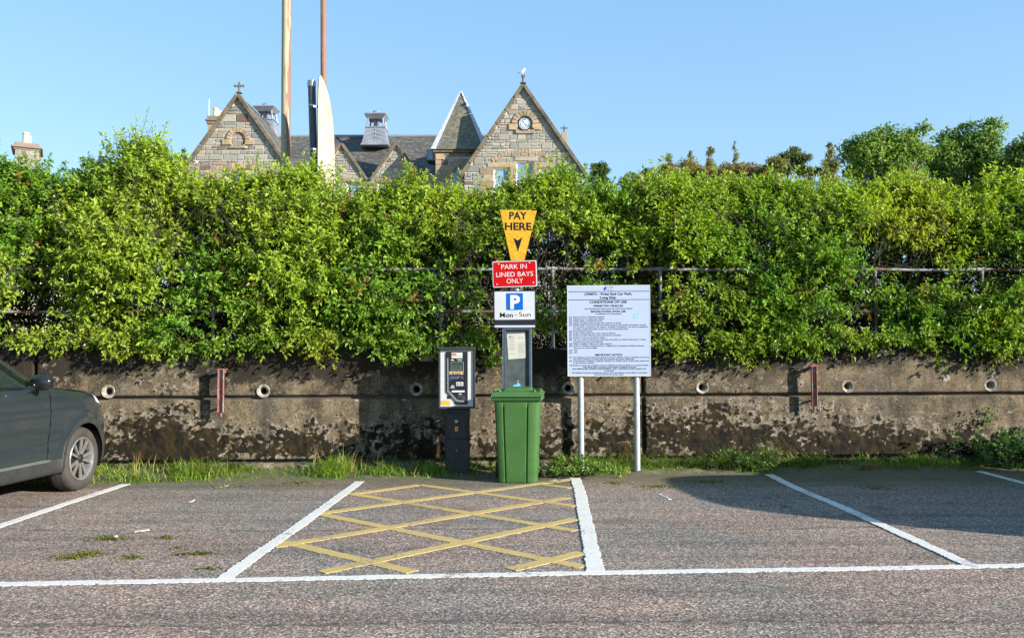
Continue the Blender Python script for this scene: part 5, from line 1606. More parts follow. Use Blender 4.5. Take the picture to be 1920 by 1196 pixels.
# ------------------------------------------------------------------ the house at far left with its chimney
HO = at_y(48, 400, 38); HO.z = 2.0
house = empty('stone_house', HO, 0, 'house with a stone chimney and four pale pots showing above the hedge at far left', 'house')
Mhs = Matrix.Rotation(R(28), 4, 'Z')
zt = at_y(48, 270, 38).z - 2.0; zc = at_y(48, 284, 38).z - 2.0
mb = MB(); mb.tint = (.33, .25, .18); mb.box((-.46, -.2, 0.5), (.46, 1.35, zc), Mhs)
mb.box((-.46, -.2, 0.5), (.46, 1.35, zc), Mhs) if False else None
ch = mb.build('chimney', M_['stone'], house)
rr = np.random.default_rng(5)
mbr = MB()
zz = zc - 1.6
while zz < zc - 0.1:
    hh_ = rr.uniform(.14, .22); x_ = -.46
    for face in (0, 1):
        L0, L1 = ((-.46, .46), (-.2, 1.35))[face]; x_ = L0
        while x_ < L1 - .05:
            w_ = min(rr.uniform(.22, .5), L1 - x_); mbr.tint = stone_col(rr)
            if face == 0: mbr.box((x_ + .012, -.225, zz + .012), (x_ + w_ - .012, -.195, zz + hh_ - .012), Mhs)
            else: mbr.box((.455, x_ + .012, zz + .012), (.485, x_ + w_ - .012, zz + hh_ - .012), Mhs)
            x_ += w_
    zz += hh_
o = mbr.build('small_stones', M_['stone'], ch); o['kind'] = 'stuff'
mb = MB(); mb.tint = (.20, .15, .125)
for d_, a0, a1 in ((.07, 0, .25), (.16, .25, .55), (.03, .55, 1.0)):
    mb.box((-.46 - d_, -.2 - d_, zc + (zt - zc) * a0 + .002), (.46 + d_, 1.35 + d_, zc + (zt - zc) * a1), Mhs, bev=.025)
mb.build('chimney_cap', M_['stone'], ch)
for k in range(4):
    mb = MB(); mb.lathe([(.16, zt), (.14, zt + .05), (.125, zt + .4), (.15, zt + .42), (.15, zt + .48), (.09, zt + .48), (.09, zt + .3)], 10, Mhs @ Matrix.Translation((-.05, -.02 + k * .36, 0)))
    mb.build('chimney_pot', M_['pot'], ch, True)
mb = MB(); mb.tube([Mhs @ Vector((.1, 1.32, zc)), Mhs @ Vector((.1, 1.32, zt + .65))], .018, 5); mb.build('aerial', M_['white_wood'], ch)
mb = MB(); mb.box((-5, -1.2, 0), (3, 6, 4.6), Mhs); mb.build('wall', M_['mortar'], house)
mb = MB(); mb.add([Mhs @ Vector(p) for p in ((-5.2, -1.5, 4.5), (3.2, -1.5, 4.5), (3.2, 2.4, zc - 1.2), (-5.2, 2.4, zc - 1.2), (3.2, 6.3, 4.5), (-5.2, 6.3, 4.5))], [(0, 1, 2, 3), (3, 2, 4, 5), (0, 3, 5), (1, 4, 2), (0, 5, 4, 1)])
mb.v and setattr(mb, 't', [(.085, .085, .082)] * len(mb.v))
mb.build('roof', M_['slate'], house)

# small far house whose roof shows right of the big gable
p_ = at_y(1222, 316, 75)
fh = empty('far_house', (p_.x, 75, 2.5), 0, 'distant brown gabled house half hidden by bushes right of the clock gable', 'house')
hz = p_.z - 2.5
mb = MB(); mb.tint = (.13, .09, .065); mb.box((-2.4, 0, 0), (3.2, 6, hz - 1.6)); mb.prism([(-2.4, hz - 1.6), (1.2, hz - 1.6), (-.6, hz - .05)], -.02, .3); mb.build('wall', M_['stone'], fh)
mb = MB(); mb.tint = (.10, .10, .11); mb.add([(-.6, -.3, hz), (3.4, -.3, hz), (3.4, -.3, hz - 1.7), (1.3, -.3, hz - 1.7), (-.6, 6, hz), (3.4, 6, hz), (-2.6, -.3, hz - 1.75), (-2.6, 6, hz - 1.75)], [(0, 3, 2, 1), (0, 1, 5, 4), (0, 4, 7, 6)]); mb.build('roof', M_['slate'], fh)

# ================================================================== POLES AND SIGN BEHIND THE HEDGE
def pole(px0, py0, px1, Y, rad, label, mname='pole'):
    a_ = at_y(px0, py0, Y); t_ = at_y(px1, -60, Y)
    dx = (t_.x - a_.x) / (t_.z - a_.z)
    z0 = float(land_z(a_.x, Y)) - .05
    e = empty('rusty_pole', (a_.x - dx * (a_.z - z0), Y, z0), 0, label, 'pole', 'rusty poles behind the hedge')
    H = t_.z + 1.5 - z0
    mb = MB(); mb.tube([(dx * H * u, 0, H * u) for u in np.linspace(0, 1, 9)], [rad * (1.06 - .12 * u) for u in np.linspace(0, 1, 9)], 16)
    mb.build('shaft', M_[mname], e, True)
    mb = MB(); mb.lathe([(rad * 2, 0), (rad * 2, .03), (rad * 1.2, .05)], 14); mb.build('base_plate', M_['rust_steel'], e)
pole(535.5, 310, 537.5, 17.8, 0.098, 'thick cream pole streaked with rust rising out of the hedge in front of the roof')
pole(607, 310, 606, 24.0, 0.086, 'thinner rust stained pole behind the leaf shaped cream banner', 'pole_rusty')
a_ = at_y(590, 340, 17.2); t_ = at_y(584.5, 152, 17.2); z0 = float(land_z(a_.x, 17.2))
dx = (t_.x - a_.x) / (t_.z - a_.z); H = t_.z - z0
e = empty('dark_pipe_post', (a_.x - dx * (a_.z - z0), 17.2, z0), 0, 'dark blue black pipe post with silver cap beside the cream banner', 'post')
mb = MB(); mb.tube([(0, 0, 0), (dx * H, 0, H - .09)], 0.078, 18); mb.build('pipe', M_['dark_pipe'], e, True)
mb = MB(); mb.lathe([(.084, H - .13), (.088, H - .11), (.088, H - .01), (.07, H), (0, H)], 18, Matrix.Translation((dx * H, 0, 0))); mb.build('cap', M_['silver'], e, True)
for py in (199, 281):
    zz = at_y(586, py, 17.2).z - z0
    mb = MB(); mb.lathe([(.080, zz - .02), (.085, zz - .018), (.085, zz + .018), (.080, zz + .02)], 18, Matrix.Translation((dx * zz, 0, 0))); mb.build('band', M_['silver'], e, True)
# leaf-shaped banner board
p_ = at_y(596, 345, 17.1)
bz0 = 4.0
e = empty('leaf_shaped_banner', (p_.x, 17.05, float(land_z(p_.x, 17.05))), R(34), 'tall cream leaf shaped banner board fixed beside the dark pipe post', 'banner')
zz0 = e.location.z
prof = [(141, 3.6), (146, 7), (156, 11), (170, 15.5), (190, 20), (215, 23.5), (250, 26.5), (290, 28), (345, 29), (470, 29.5)]
kx_ = 17.05 / F / math.cos(R(34))
right = [(4.5 * kx_ * (0 if i == 0 else 1) * 0 + w * kx_, at_y(600, y, 17.05).z - zz0) for i, (y, w) in enumerate(prof)]
left = [(3.0 * kx_, right[0][1] - .005), (1.3 * kx_, right[1][1]), (0.5 * kx_, right[2][1] - .1), (0, right[4][1]), (0, right[-1][1])]
mb = MB(); mb.prism(left[::-1][:1] + [right[-1]] + right[::-1][1:] + left[:-1], -.02, .02)
mb.build('board', M_['cream'], e)
mb = MB()
for y in (200, 280, 400):
    zz = at_y(600, y, 17.05).z - zz0
    mb.box((-.09, .022, zz - .02), (.05, .04, zz + .02))
mb.build('fixing_strap', M_['dark_pipe'], e)
mb = MB(); mb.tube([(.02, .035, 0), (.02, .035, right[0][1] - .5)], .015, 8); mb.build('support_rod', M_['silver'], e)
# faint, unreadable print down the banner
mb = MB(); rr = np.random.default_rng(9)
for k in range(16):
    u = k / 15; y = 190 + 62 * u
    zz = at_y(600, y, 17.05).z - zz0; xx = (6 + 15 * u) * kx_
    mb.box((xx - .012, -.0225, zz - .012), (xx + .012, -.0205, zz + .014))
mb.build('faded_print', pmat('faded_print', (.50, .50, .52), .6, var=.1), e)

# ------------------------------------------------------------------ gull on the clock gable
gp = at_y(980, 139, 44.12)
gs = 44 / F
mb = MB()
bodyp = [(-9.0, 1.2, .5), (-6, 2.0, 1.2), (-3, 3.2, 2.3), (0, 4.4, 2.6), (2.2, 6.2, 2.0), (3.0, 8.0, 1.7), (3.6, 9.2, 1.75), (4.6, 9.6, 1.0), (5.4, 9.3, .35)]
mb.tint = (1, 1, 1)
mb.tube([(x * gs, 0, z * gs) for x, z, r_ in bodyp], [r_ * gs for x, z, r_ in bodyp], 10)
gull = mb.build('gull', M_['gull_white'], None, True)
gull.location = gp; tag(gull, 'white gull perched on top of the clock gable finial', 'bird')
for sy in (-1, 1):
    mb = MB(); mb.tint = (.38, .42, .46)
    mb.add([(-9.5 * gs, sy * 1.0 * gs, 1.4 * gs), (-4 * gs, sy * 2.5 * gs, 2.2 * gs), (1.5 * gs, sy * 2.4 * gs, 4.2 * gs), (0.5 * gs, sy * 2.0 * gs, 6.2 * gs), (-4 * gs, sy * 1.4 * gs, 4.6 * gs), (-3 * gs, sy * 2.9 * gs, 3.6 * gs)], [(0, 1, 5), (1, 2, 5), (2, 3, 5), (3, 4, 5), (4, 0, 5)] if sy < 0 else [(1, 0, 5), (2, 1, 5), (3, 2, 5), (4, 3, 5), (0, 4, 5)])
    mb.build('wing', M_['gull_white'], gull)
    mb = MB(); mb.tint = (.7, .45, .3); mb.tube([(0.3 * gs, sy * .8 * gs, 2.4 * gs), (.5 * gs, sy * .8 * gs, 0)], .25 * gs, 5); mb.build('leg', M_['gull_white'], gull)

# ================================================================== TREES BEHIND
def tree(name, cxp, topp, wp, botp, Y, nleaf, leafL, dark, lite, label, cat='tree', kind='broad', seed=0, nclump=26, group='trees standing behind the hedge'):
    rr = np.random.default_rng(seed + 500)
    s_ = Y / F
    c = at_y(cxp, (topp + botp) / 2, Y)
    zt = at_y(cxp, topp, Y).z; zb = at_y(cxp, botp, Y).z
    base = Vector((c.x, Y, float(land_z(c.x, Y)) - .1))
    e = empty(name, base, 0, label, cat, group)
    H = zt - base.z; hb = max(zb - base.z, H * 0.05); W = wp * s_ / 2
    mid = (H + hb) / 2; hh_ = (H - hb) / 2
    if kind == 'broad':
        th = rr.random(nclump) * 6.283; ph = np.arccos(rr.uniform(-0.95, 1, nclump)); rad = rr.uniform(.55, 0.92, nclump)
        rad = rad * (1 + 0.12 * np.sin(th * 3 + seed * 1.7)) * rr.uniform(.75, 1.10, nclump)
        cc = np.stack([np.cos(th) * np.sin(ph) * W * rad * 1.14, np.sin(th) * np.sin(ph) * W * .8 * rad, mid + np.cos(ph) * hh_ * rad], -1)
        rs = (.17 + .30 * rr.random(nclump) ** 1.4) * min(W, hh_ * 1.2)
        rs = np.minimum(rs, (H - cc[:, 2]) * 1.0 + .25 * W)
    elif kind == 'birch':
        u = rr.random(nclump) ** .8; th = rr.random(nclump) * 6.283
        ww = W * (1 - u) ** .75 * rr.uniform(.2, .95, nclump)
        cc = np.stack([np.cos(th) * ww, np.sin(th) * ww, hb + u * (H - hb) * .94], -1)
        rs = (W * .34 * (1 - u) + .10 * W) * rr.uniform(.7, 1.2, nclump)
    else:   # conifer
        u = np.linspace(0, 1, nclump); th = np.arange(nclump) * 2.4
        ww = W * (1 - u) * .65
        cc = np.stack([np.cos(th) * ww, np.sin(th) * ww, hb + u * (H - hb) * .95], -1)
        rs = W * (.42 * (1 - u) + .10)
    k = rr.choice(nclump, nleaf, p=rs ** 2 / (rs ** 2).sum())
    dv = norm(rr.normal(size=(nleaf, 3)))
    q_ = rr.random(nleaf) ** .6
    flat = np.array([1, 1, .62]) if kind == 'broad' else np.array([1, 1, 1.1])
    pos = cc[k] + dv * (q_ * rs[k])[:, None] * flat + rr.normal(size=(nleaf, 3)) * (0.13 * rs[k])[:, None]
    pos[:, 2] = np.where(pos[:, 2] > H, H - (pos[:, 2] - H) * 0.8, pos[:, 2])
    d = norm(dv * .6 + rr.normal(size=(nleaf, 3)) * .7 + np.array([0, 0, -.15 if kind != 'broad' else .1]))
    up = norm(dv + np.array([0.2, -.3, .8]) + rr.normal(size=(nleaf, 3)) * .35)
    u = (rr.random(nleaf) * .6 + rr.random(nclump)[k] * .4)[:, None]
    tint = (np.array(dark) * (1 - u) + np.array(lite) * u) * 2.4 * np.array([1.12, 0.94, 1.0]) * rr.uniform(.7, 1.3, nleaf)[:, None]
    l = leafL * rr.uniform(.6, 1.3, nleaf)
    V, f, T = leaves(pos, d, up, l, l * (.55 if kind == 'broad' else .42), tint)
    o = link_mesh('crown', np_mesh('crown', V, f, np.full(len(f), 4), M_['tree_leaf'], tint=T), e); o['kind'] = 'stuff'
    mb = MB(); tr = max(.06, W * (.075 if kind == 'broad' else .05))
    lean = rr.normal() * .03
    mb.tube([(lean * H * u * u, 0, H * u * .85) for u in np.linspace(0, 1, 7)], [tr * (1 - .85 * u) for u in np.linspace(0, 1, 7)], 8)
    mb.build('trunk', M_['bark'], e, True)
    mb = MB()
    for i in range(nclump):
        z0 = min(cc[i][2] * rr.uniform(.35, .75), H * .7)
        p0 = Vector((lean * H * (z0 / H) ** 2, 0, z0)); p1 = Vector(cc[i])
        m_ = p0.lerp(p1, .5) + Vector((0, 0, -.06 * H if kind != 'broad' else .02 * H))
        mb.tube([p0, m_, p1], [tr * .42, tr * .26, tr * .08], 5, cap=False)
        for j in range(3 if kind == 'broad' else 1):
            p2 = p1 + Vector(rr.normal(size=3)) * rs[i] * .6
            mb.tube([m_.lerp(p1, .5), p2], [tr * .14, tr * .04], 4, cap=False)
    mb.build('limbs', M_['bark'], e, True)
    return e
DG, LG = (0.025, 0.06, 0.012), (0.075, 0.13, 0.022)
tree('broadleaf_tree', 1668, 224, 168, 395, 55, 15000, .27, (0.03, 0.075, 0.012), (0.085, 0.15, 0.022), 'large round broadleaf tree, left one of the big trees above the hedge', seed=1, nclump=58)
tree('broadleaf_tree', 1815, 231, 150, 400, 58, 14500, .28, (0.026, 0.065, 0.014), (0.07, 0.13, 0.022), 'large spreading tree with pale bare limbs, between the two other big trees', seed=2, nclump=58)
tree('broadleaf_tree', 1925, 246, 130, 410, 54, 12000, .27, (0.022, 0.055, 0.012), (0.065, 0.12, 0.02), 'large dark tree cut off by the frame edge', seed=3, nclump=50)
tree('broadleaf_tree', 1745, 262, 120, 420, 64, 7500, .28, (0.02, 0.045, 0.012), (0.045, 0.085, 0.018), 'darker tree standing further back, in the gap between the two big trees', seed=4)
tree('dark_holly_tree', 1492, 276, 76, 360, 60, 5200, .19, (0.018, 0.04, 0.012), (0.06, 0.085, 0.022), 'small dark bushy tree left of the yellowing birch', seed=5, nclump=18)
tree('birch_tree', 1556, 264, 66, 370, 60, 5200, .17, (0.045, 0.06, 0.015), (0.10, 0.105, 0.028), 'yellowing birch tree left of the large broadleaf trees', kind='birch', seed=6, nclump=36)
tree('birch_tree', 1379, 260, 30, 345, 66, 1700, .17, (0.06, 0.075, 0.035), (0.11, 0.12, 0.05), 'thin spindly birch standing tallest in the scrub', kind='birch', seed=7, nclump=24)
tree('birch_tree', 1333, 270, 42, 345, 64, 3000, .17, (0.045, 0.06, 0.015), (0.10, 0.105, 0.028), 'short olive birch left of the thin spindly one', kind='birch', seed=8, nclump=24)
tree('birch_tree', 1295, 281, 36, 345, 66, 2200, .17, (0.05, 0.07, 0.02), (0.12, 0.13, 0.04), 'sparse young birch between the bushes', kind='birch', seed=9, nclump=20)
tree('birch_tree', 1254, 284, 48, 350, 62, 3600, .17, (0.045, 0.075, 0.02), (0.11, 0.14, 0.035), 'grey green young birch beside the far brown house', kind='birch', seed=10, nclump=26)
tree('scrub_bush', 1285, 296, 130, 372, 58, 7000, .17, (0.045, 0.05, 0.014), (0.10, 0.095, 0.025), 'brownish olive scrub bush under the young birches', 'bush', seed=11, nclump=16)
tree('scrub_bush', 1385, 298, 130, 372, 58, 7000, .17, (0.05, 0.045, 0.014), (0.11, 0.09, 0.03), 'reddish brown scrub bush below the thin spindly birch', 'bush', seed=12, nclump=16)
tree('scrub_bush', 1460, 300, 110, 372, 57, 5600, .17, (0.035, 0.055, 0.014), (0.09, 0.11, 0.025), 'yellow green scrub bush beside the small dark bushy tree', 'bush', seed=13, nclump=14)
tree('broadleaf_tree', 1124, 303, 40, 360, 52, 3600, .16, (0.014, 0.03, 0.010), (0.035, 0.062, 0.016), 'small dark round tree right of the clock gable', seed=14, nclump=40)
tree('broadleaf_tree', 1180, 318, 50, 365, 66, 1500, .17, (0.04, 0.075, 0.02), (0.09, 0.13, 0.03), 'small green tree in front of the far brown house', seed=15, nclump=12)
tree('conifer_tree', 344, 277, 30, 330, 95, 1500, .34, (0.018, 0.04, 0.02), (0.04, 0.07, 0.03), 'far dark conifer left of the left stone gable', kind='conifer', seed=16, nclump=30)
tree('conifer_tree', 84, 311, 20, 350, 95, 700, .34, (0.018, 0.04, 0.022), (0.04, 0.07, 0.03), 'far small conifer tip right of the house chimney', kind='conifer', seed=17, nclump=24)
tree('broadleaf_tree', 318, 308, 110, 380, 85, 5000, .28, (0.03, 0.06, 0.02), (0.08, 0.11, 0.03), 'far rounded green tree just below the dark conifer', seed=18, nclump=18)
# ================================================================== TICKET MACHINE
g0 = at_z(857, 889, 0.02)
YM = g0.y
sM = YM / F
def rel(px, py, Y, o):
    p = at_y(px, py, Y); return p.x - o.x, p.z - o.z
MO = Vector((at_y(857, 880, YM).x, YM, 0.0))
mach = empty('ticket_machine', MO, R(1.5), 'pay and display ticket machine with grey face on a navy pedestal against the wall', 'ticket machine')
def mx(px): return (px - 857) * sM
def mz(py): return at_y(857, py, YM).z
def mrect(mb, x0, y0, x1, y1, f0, f1, bev=0.0):
    mb.box((mx(x0), f0, mz(y1)), (mx(x1), f1, mz(y0)), bev=bev)
# pedestal
mb = MB(); mb.box((mx(834.5), 0.05, 0), (mx(879.5), 0.32, mz(767)), bev=.006); ped = mb.build('pedestal', M_['mach_navy'], mach)
mb = MB(); mrect(mb, 837.5, 774, 876, 824, 0.036, 0.052, .004); door = mb.build('access_door', M_['mach_navy'], ped)
mb = MB(); mrect(mb, 839.5, 777, 874, 821, 0.030, 0.0365, .003); mb.build('door_panel', M_['mach_navy'], ped)
mb = MB(); mb.lathe([(.024, -.0), (.024, .012), (.018, .018), (.010, .018), (.010, .010), (0, .010)], 18, Matrix.Translation((mx(855.5), .031, mz(790))) @ Matrix.Rotation(R(90), 4, 'X')); mb.build('lock', M_['silver'], ped, True)
mb = MB(); mb.lathe([(.009, 0), (.009, .008), (0, .010)], 12, Matrix.Translation((mx(855.5), .052, mz(845))) @ Matrix.Rotation(R(90), 4, 'X')); mb.build('bolt', M_['silver'], ped, True)
mb = MB(); mrect(mb, 853, 800, 858.5, 808.5, .0275, .0305); st_ = mb.build('number_sticker', M_['orange_print'], ped)
mb = MB(); lettering(mb, '2', mx(854.2), mx(857.4), mz(804.2), .03, .0265, .02); mb.build('lettering', M_['text_black'], ped)
# cabinet: shell with a raised rim, hood and face plate
mb = MB()
mrect(mb, 822.5, 652, 890, 766, 0.02, 0.36, .008)
cab = mb.build('cabinet', M_['mach_dark'], mach)
mb = MB()
mrect(mb, 821.5, 650.5, 891.5, 655.5, -0.05, 0.38, .004)
mb.build('hood', M_['mach_dark'], mach)
mb = MB(); mb.box((-.012, .12, mz(650.4)), (.012, .16, mz(648))); mb.build('hood_lug', M_['mach_dark'], mach)
mb = MB()
mrect(mb, 822.5, 655.6, 825, 766, -0.02, 0.021, .003); mrect(mb, 887.5, 655.6, 891, 766, -0.02, 0.021, .003); mrect(mb, 825, 762.6, 887.5, 766, -0.02, 0.021, .003)
mb.build('door_frame', M_['mach_dark'], mach)
mb = MB(); mrect(mb, 825.3, 655.8, 887.2, 762.3, 0.000, 0.018, .003); mb.build('face_plate', M_['mach_grey'], mach)
# black console with the angled lower left edge
def mpoly(pts): return [(mx(x), mz(y)) for x, y in pts]
mb = MB(); mb.prism(mpoly([(836, 661), (838, 659.5), (875, 659.5), (877, 661), (877, 756), (875.5, 758), (854.5, 758), (853, 756), (853, 751.5), (836.5, 734), (836, 730)]), -.012, .001, inset=.004)
con = mb.build('console', M_['mach_black'], mach)
# brushed bright lip inside the console
mb = MB(); lip = [(838.2, 671), (841, 671), (841, 731.5), (857.5, 749.5), (870, 751), (870, 754), (856, 753.2), (838.2, 734)]
mb.prism(mpoly(lip), -.020, -.0122, inset=.003); mb.build('console_lip', M_['silver'], con)
mb = MB(); mrect(mb, 846.8, 661, 867.2, 671, -.0135, -.0122); mb.build('tariff_sticker', M_['white_print'], con)
mb = MB(); mrect(mb, 847.3, 662.2, 856, 665.8, -.0145, -.0136); mb.build('red_flash', M_['red_print'], con)
mb = MB(); mrect(mb, 847, 666.3, 867, 668, -.0145, -.0136); mb.build('green_flash', M_['green_print'], con)
mb = MB(); lettering(mb, 'COINS or', mx(856.5), mx(868), mz(673.6), .011, -.0125, .01); mb.build('white_lettering', M_['white_print'], con)
mb = MB(); lettering(mb, 'CARDS', mx(858.3), mx(866.3), mz(675.8), .011, -.0125, .01)
mrect(mb, 845.5, 674.6, 851.8, 675.8, -.0130, -.0122); mrect(mb, 846.8, 673.6, 850.4, 674.5, -.0130, -.0122)
mb.build('white_lettering', M_['white_print'], con)
mb = MB(); mrect(mb, 845, 678.3, 869.2, 696, -.018, -.0122, .002); mb.build('screen_bezel', M_['silver'], con)
mb = MB(); mrect(mb, 846.6, 679.6, 868.2, 695, -.0195, -.0182); mb.build('screen_surround', M_['mach_black'], con)
mb = MB(); mrect(mb, 848.2, 682.3, 866.2, 694, -.0205, -.0197); scr = mb.build('screen', M_['screen'], con)
mb = MB()
for k, (a_, c_) in enumerate([(849, 865.5), (850, 864), (850, 862), (850, 864.5), (850, 860)]):
    mrect(mb, a_, 683.2 + k * 2.1, c_, 684.3 + k * 2.1 - (.3 if k else 0), -.0212, -.0207)
mb.build('screen_text', M_['mach_black'], con)
mb = MB(); mrect(mb, 841.8, 696.4, 869.2, 698.1, -.0150, -.0122); mb.build('orange_stripe', M_['yellow_print'], con)
mb = MB(); mrect(mb, 841.8, 698.6, 869.2, 702.4, -.0145, -.0122); mb.build('key_strip', M_['silver'], con)
for k, m_ in enumerate(('white_print', 'blue_print', 'cyan_print', 'red_print', 'red_print', 'green_print', 'white_print')):
    mb = MB(); mb.lathe([(.009, 0), (.009, .006), (.006, .008), (0, .008)], 10, Matrix.Translation((mx(845.6 + k * 3.3), -.0147, mz(700.5))) @ Matrix.Rotation(R(90), 4, 'X')); mb.build('key', M_[m_], con, True)
mb = MB(); mb.prism(mpoly([(842.5, 705), (869, 705), (869, 710.5), (864, 710.5), (864, 707), (845.5, 707), (845.5, 713.5), (842.5, 713.5)]), -.0145, -.0122); mb.build('blue_surround', M_['panel_blue'], con)
mb = MB(); mb.lathe([(.014, 0), (.014, .005), (.007, .005)], 12, Matrix.Translation((mx(848.8), -.0125, mz(708.3))) @ Matrix.Rotation(R(90), 4, 'X')); mb.lathe([(.011, 0), (.011, .005), (.006, .005)], 12, Matrix.Translation((mx(854), -.0125, mz(708.3))) @ Matrix.Rotation(R(90), 4, 'X'))
mb.prism(mpoly([(857, 709.8), (858.6, 709.8), (861, 705.8), (859, 705.8), (857.2, 707)]), -.016, -.0122); mb.build('coin_slot', M_['silver'], con)
mb = MB(); mrect(mb, 855.5, 716, 868.6, 723.5, -.0150, -.0122, .001); mb.build('card_reader', M_['white_print'], con)
mb = MB()
for k in range(4):
    mrect(mb, 856.8 + k * 2.9, 717.2 + .6 * (k % 2), 858.4 + k * 2.9, 720.4, -.0158, -.0151)
mrect(mb, 855.6, 721.6, 868, 722.4, -.0158, -.0151)
mb.build('card_print', M_['mach_black'], con)
mb = MB(); mrect(mb, 844.8, 725.6, 852.2, 727.2, -.0136, -.0122); mrect(mb, 847, 722.3, 850.5, 724, -.0136, -.0122); mrect(mb, 846, 723.2, 852, 724, -.0139, -.0137); mb.build('white_lettering', M_['white_print'], con)
mb = MB(); mrect(mb, 847.2, 731.8, 871, 735.2, -.0150, -.0122, .001); mb.build('ticket_slot_label', M_['white_print'], con)
mb = MB(); mrect(mb, 861, 737.3, 864.4, 738.4, -.0136, -.0122); mrect(mb, 860, 738.5, 866.5, 739.4, -.0136, -.0122); mb.build('white_lettering', M_['white_print'], con)
mb = MB(); mrect(mb, 857.5, 741, 872.5, 752, -.0165, -.0122, .003); mb.build('ticket_tray', M_['mach_dark'], con)
mb = MB(); mb.lathe([(.016, 0), (.016, .008), (.010, .009), (0, .006)], 14, Matrix.Translation((mx(864), -.0167, mz(747.5))) @ Matrix.Rotation(R(90), 4, 'X')); mb.build('return_button', M_['mach_black'], con, True)
mb = MB(); mrect(mb, 838.3, 741.5, 845.2, 747.5, -.003, .0005); mb.build('vent_slot', M_['rim_dark'], mach)
mb = MB(); mrect(mb, 827, 750.6, 843.8, 759.6, -.0015, .0002); mb.build('yellow_notice', M_['yellow_print'], mach)
mb = MB()
for k, (a_, c_) in enumerate([(831, 840), (828.5, 842), (829, 842), (828.5, 839)]): mrect(mb, a_, 752.2 + k * 1.9, c_, 752.9 + k * 1.9, -.0024, -.0017)
mb.build('notice_print', M_['orange_print'], mach)
mb = MB(); mb.prism(mpoly([(882, 677.5), (884.5, 672.5), (887, 677.5)]), -.0015, .0002); mb.build('warning_triangle', M_['orange_print'], mach)
mb = MB()
for k in range(34):
    mrect(mb, 825.6, 661 + k * 2.9, 826.4, 662.3 + k * 2.9, -.001, .0002)
mb.build('hinge_pins', M_['mach_dark'], mach)

# ================================================================== SIGNS AND THEIR POST
YS = 10.78
sS = YS / F
SO = Vector((at_y(970, 880, YS).x, YS, 0.0))
def sx(px): return (px - 970) * sS
def sz(py): return at_y(970, py, YS).z
def srect(mb, x0, y0, x1, y1, f0, f1, bev=0.0): mb.box((sx(x0), f0, sz(y1)), (sx(x1), f1, sz(y0)), bev=bev)
def spoly(pts): return [(sx(x), sz(y)) for x, y in pts]
post = empty('sign_post', SO, 0, 'grey steel post carrying the yellow, red and parking signs behind the green bin', 'post')
mb = MB(); mb.tube([(0, .075, 0), (0, .075, sz(398))], .038, 14); mb.build('pole', M_['galv'], post, True)
mb = MB(); mb.lathe([(.04, sz(398)), (.036, sz(396)), (0, sz(395))], 14, Matrix.Translation((0, .075, 0))); mb.build('cap', M_['mach_dark'], post, True)
for py in (410, 470, 500, 528, 560, 600):
    mb = MB(); mb.box((-.055, .028, sz(py) - .016), (.055, .118, sz(py) + .016), bev=.004); mb.build('clamp', M_['galv'], post)
# yellow PAY HERE
e = empty('pay_here_sign', SO, 0, 'yellow tapering PAY HERE sign with black arrow at the top of the post', 'sign')
mb = MB(); mb.prism(spoly([(938.5, 393.2), (1008.5, 394.8), (984.5, 488.2), (959, 488.2)]), .004, .018, inset=.002); o = mb.build('sign_plate', M_['sign_yellow'], e)
mb = MB(); mb.prism(spoly([(940.5, 395), (1006.5, 396.5), (983, 487), (960.5, 487)]), .0185, .026); mb.build('plate_back', M_['galv'], e)
mb = MB(); lettering(mb, 'PAY', sx(956.4), sx(989.8), sz(404.2), 13.6 * sS, .0030, .028, -.012); lettering(mb, 'HERE', sx(948), sx(998.3), sz(424.4), 13.8 * sS, .0030, .028, -.012)
mb.build('lettering', M_['text_black'], e)
mb = MB()
v_ = [(sx(x), .0030, sz(y)) for x, y in ((964, 445.5), (972.3, 451), (980.8, 445), (972.8, 471.8))]
mb.add(v_, [(3, 1, 0), (2, 1, 3)]); mb.v and None
mb.build('arrow', M_['text_black'], e)
# red sign (slightly rotated)
e = empty('park_in_bays_sign', SO, 0, 'red sign with white words PARK IN LINED BAYS ONLY on the post', 'sign')
def rrect(cx, cz, w, h, rad, rot, n=5):
    pts = []
    for (qx, qz, a0) in ((1, 1, 0), (-1, 1, 90), (-1, -1, 180), (1, -1, 270)):
        for k in range(n + 1):
            a = R(a0 + 90 * k / n)
            pts.append((qx * (w / 2 - rad) + rad * math.cos(a), qz * (h / 2 - rad) + rad * math.sin(a)))
    c_, s_ = math.cos(R(rot)), math.sin(R(rot))
    return [(cx + x * c_ - z * s_, cz + x * s_ + z * c_) for x, z in pts]
rc = (sx(966.2), sz(513.6)); ROT = 1.6
mb = MB(); mb.prism(rrect(*rc, 83.5 * sS, 49.5 * sS, .02, ROT), .004, .016, inset=.002); mb.build('sign_border', M_['sign_white'], e)
mb = MB(); mb.prism(rrect(*rc, 80 * sS, 46 * sS, .017, ROT), .0022, .0042); mb.build('sign_plate', M_['sign_red'], e)
mb = MB()
c_, s_ = math.cos(R(ROT)), math.sin(R(ROT))
for t_, x0, x1, y, in (('PARK IN', 941.3, 989.3, 499.6), ('LINED BAYS', 931.4, 1001, 514), ('ONLY', 950.7, 981.5, 526.5)):
    mb = MB(); lettering(mb, t_, sx(x0), sx(x1), sz(y), 8.8 * sS, .0012, .0, 0)
    mb.v = [(rc[0] + (x - rc[0]) * c_ - (z - rc[1]) * s_, y, rc[1] + (x - rc[0]) * s_ + (z - rc[1]) * c_) for x, y, z in mb.v]
    mb.build('lettering', M_['white_print'], e)
for px, py in ((932.7, 533), (1001.2, 529.8), (936, 495), (994, 492.5)):
    mb = MB(); mb.lathe([(.009, 0), (.008, .004), (0, .006)], 10, Matrix.Translation((sx(px), .0022, sz(py))) @ Matrix.Rotation(R(90), 4, 'X')); mb.build('rivet', M_['white_print'], e, True)
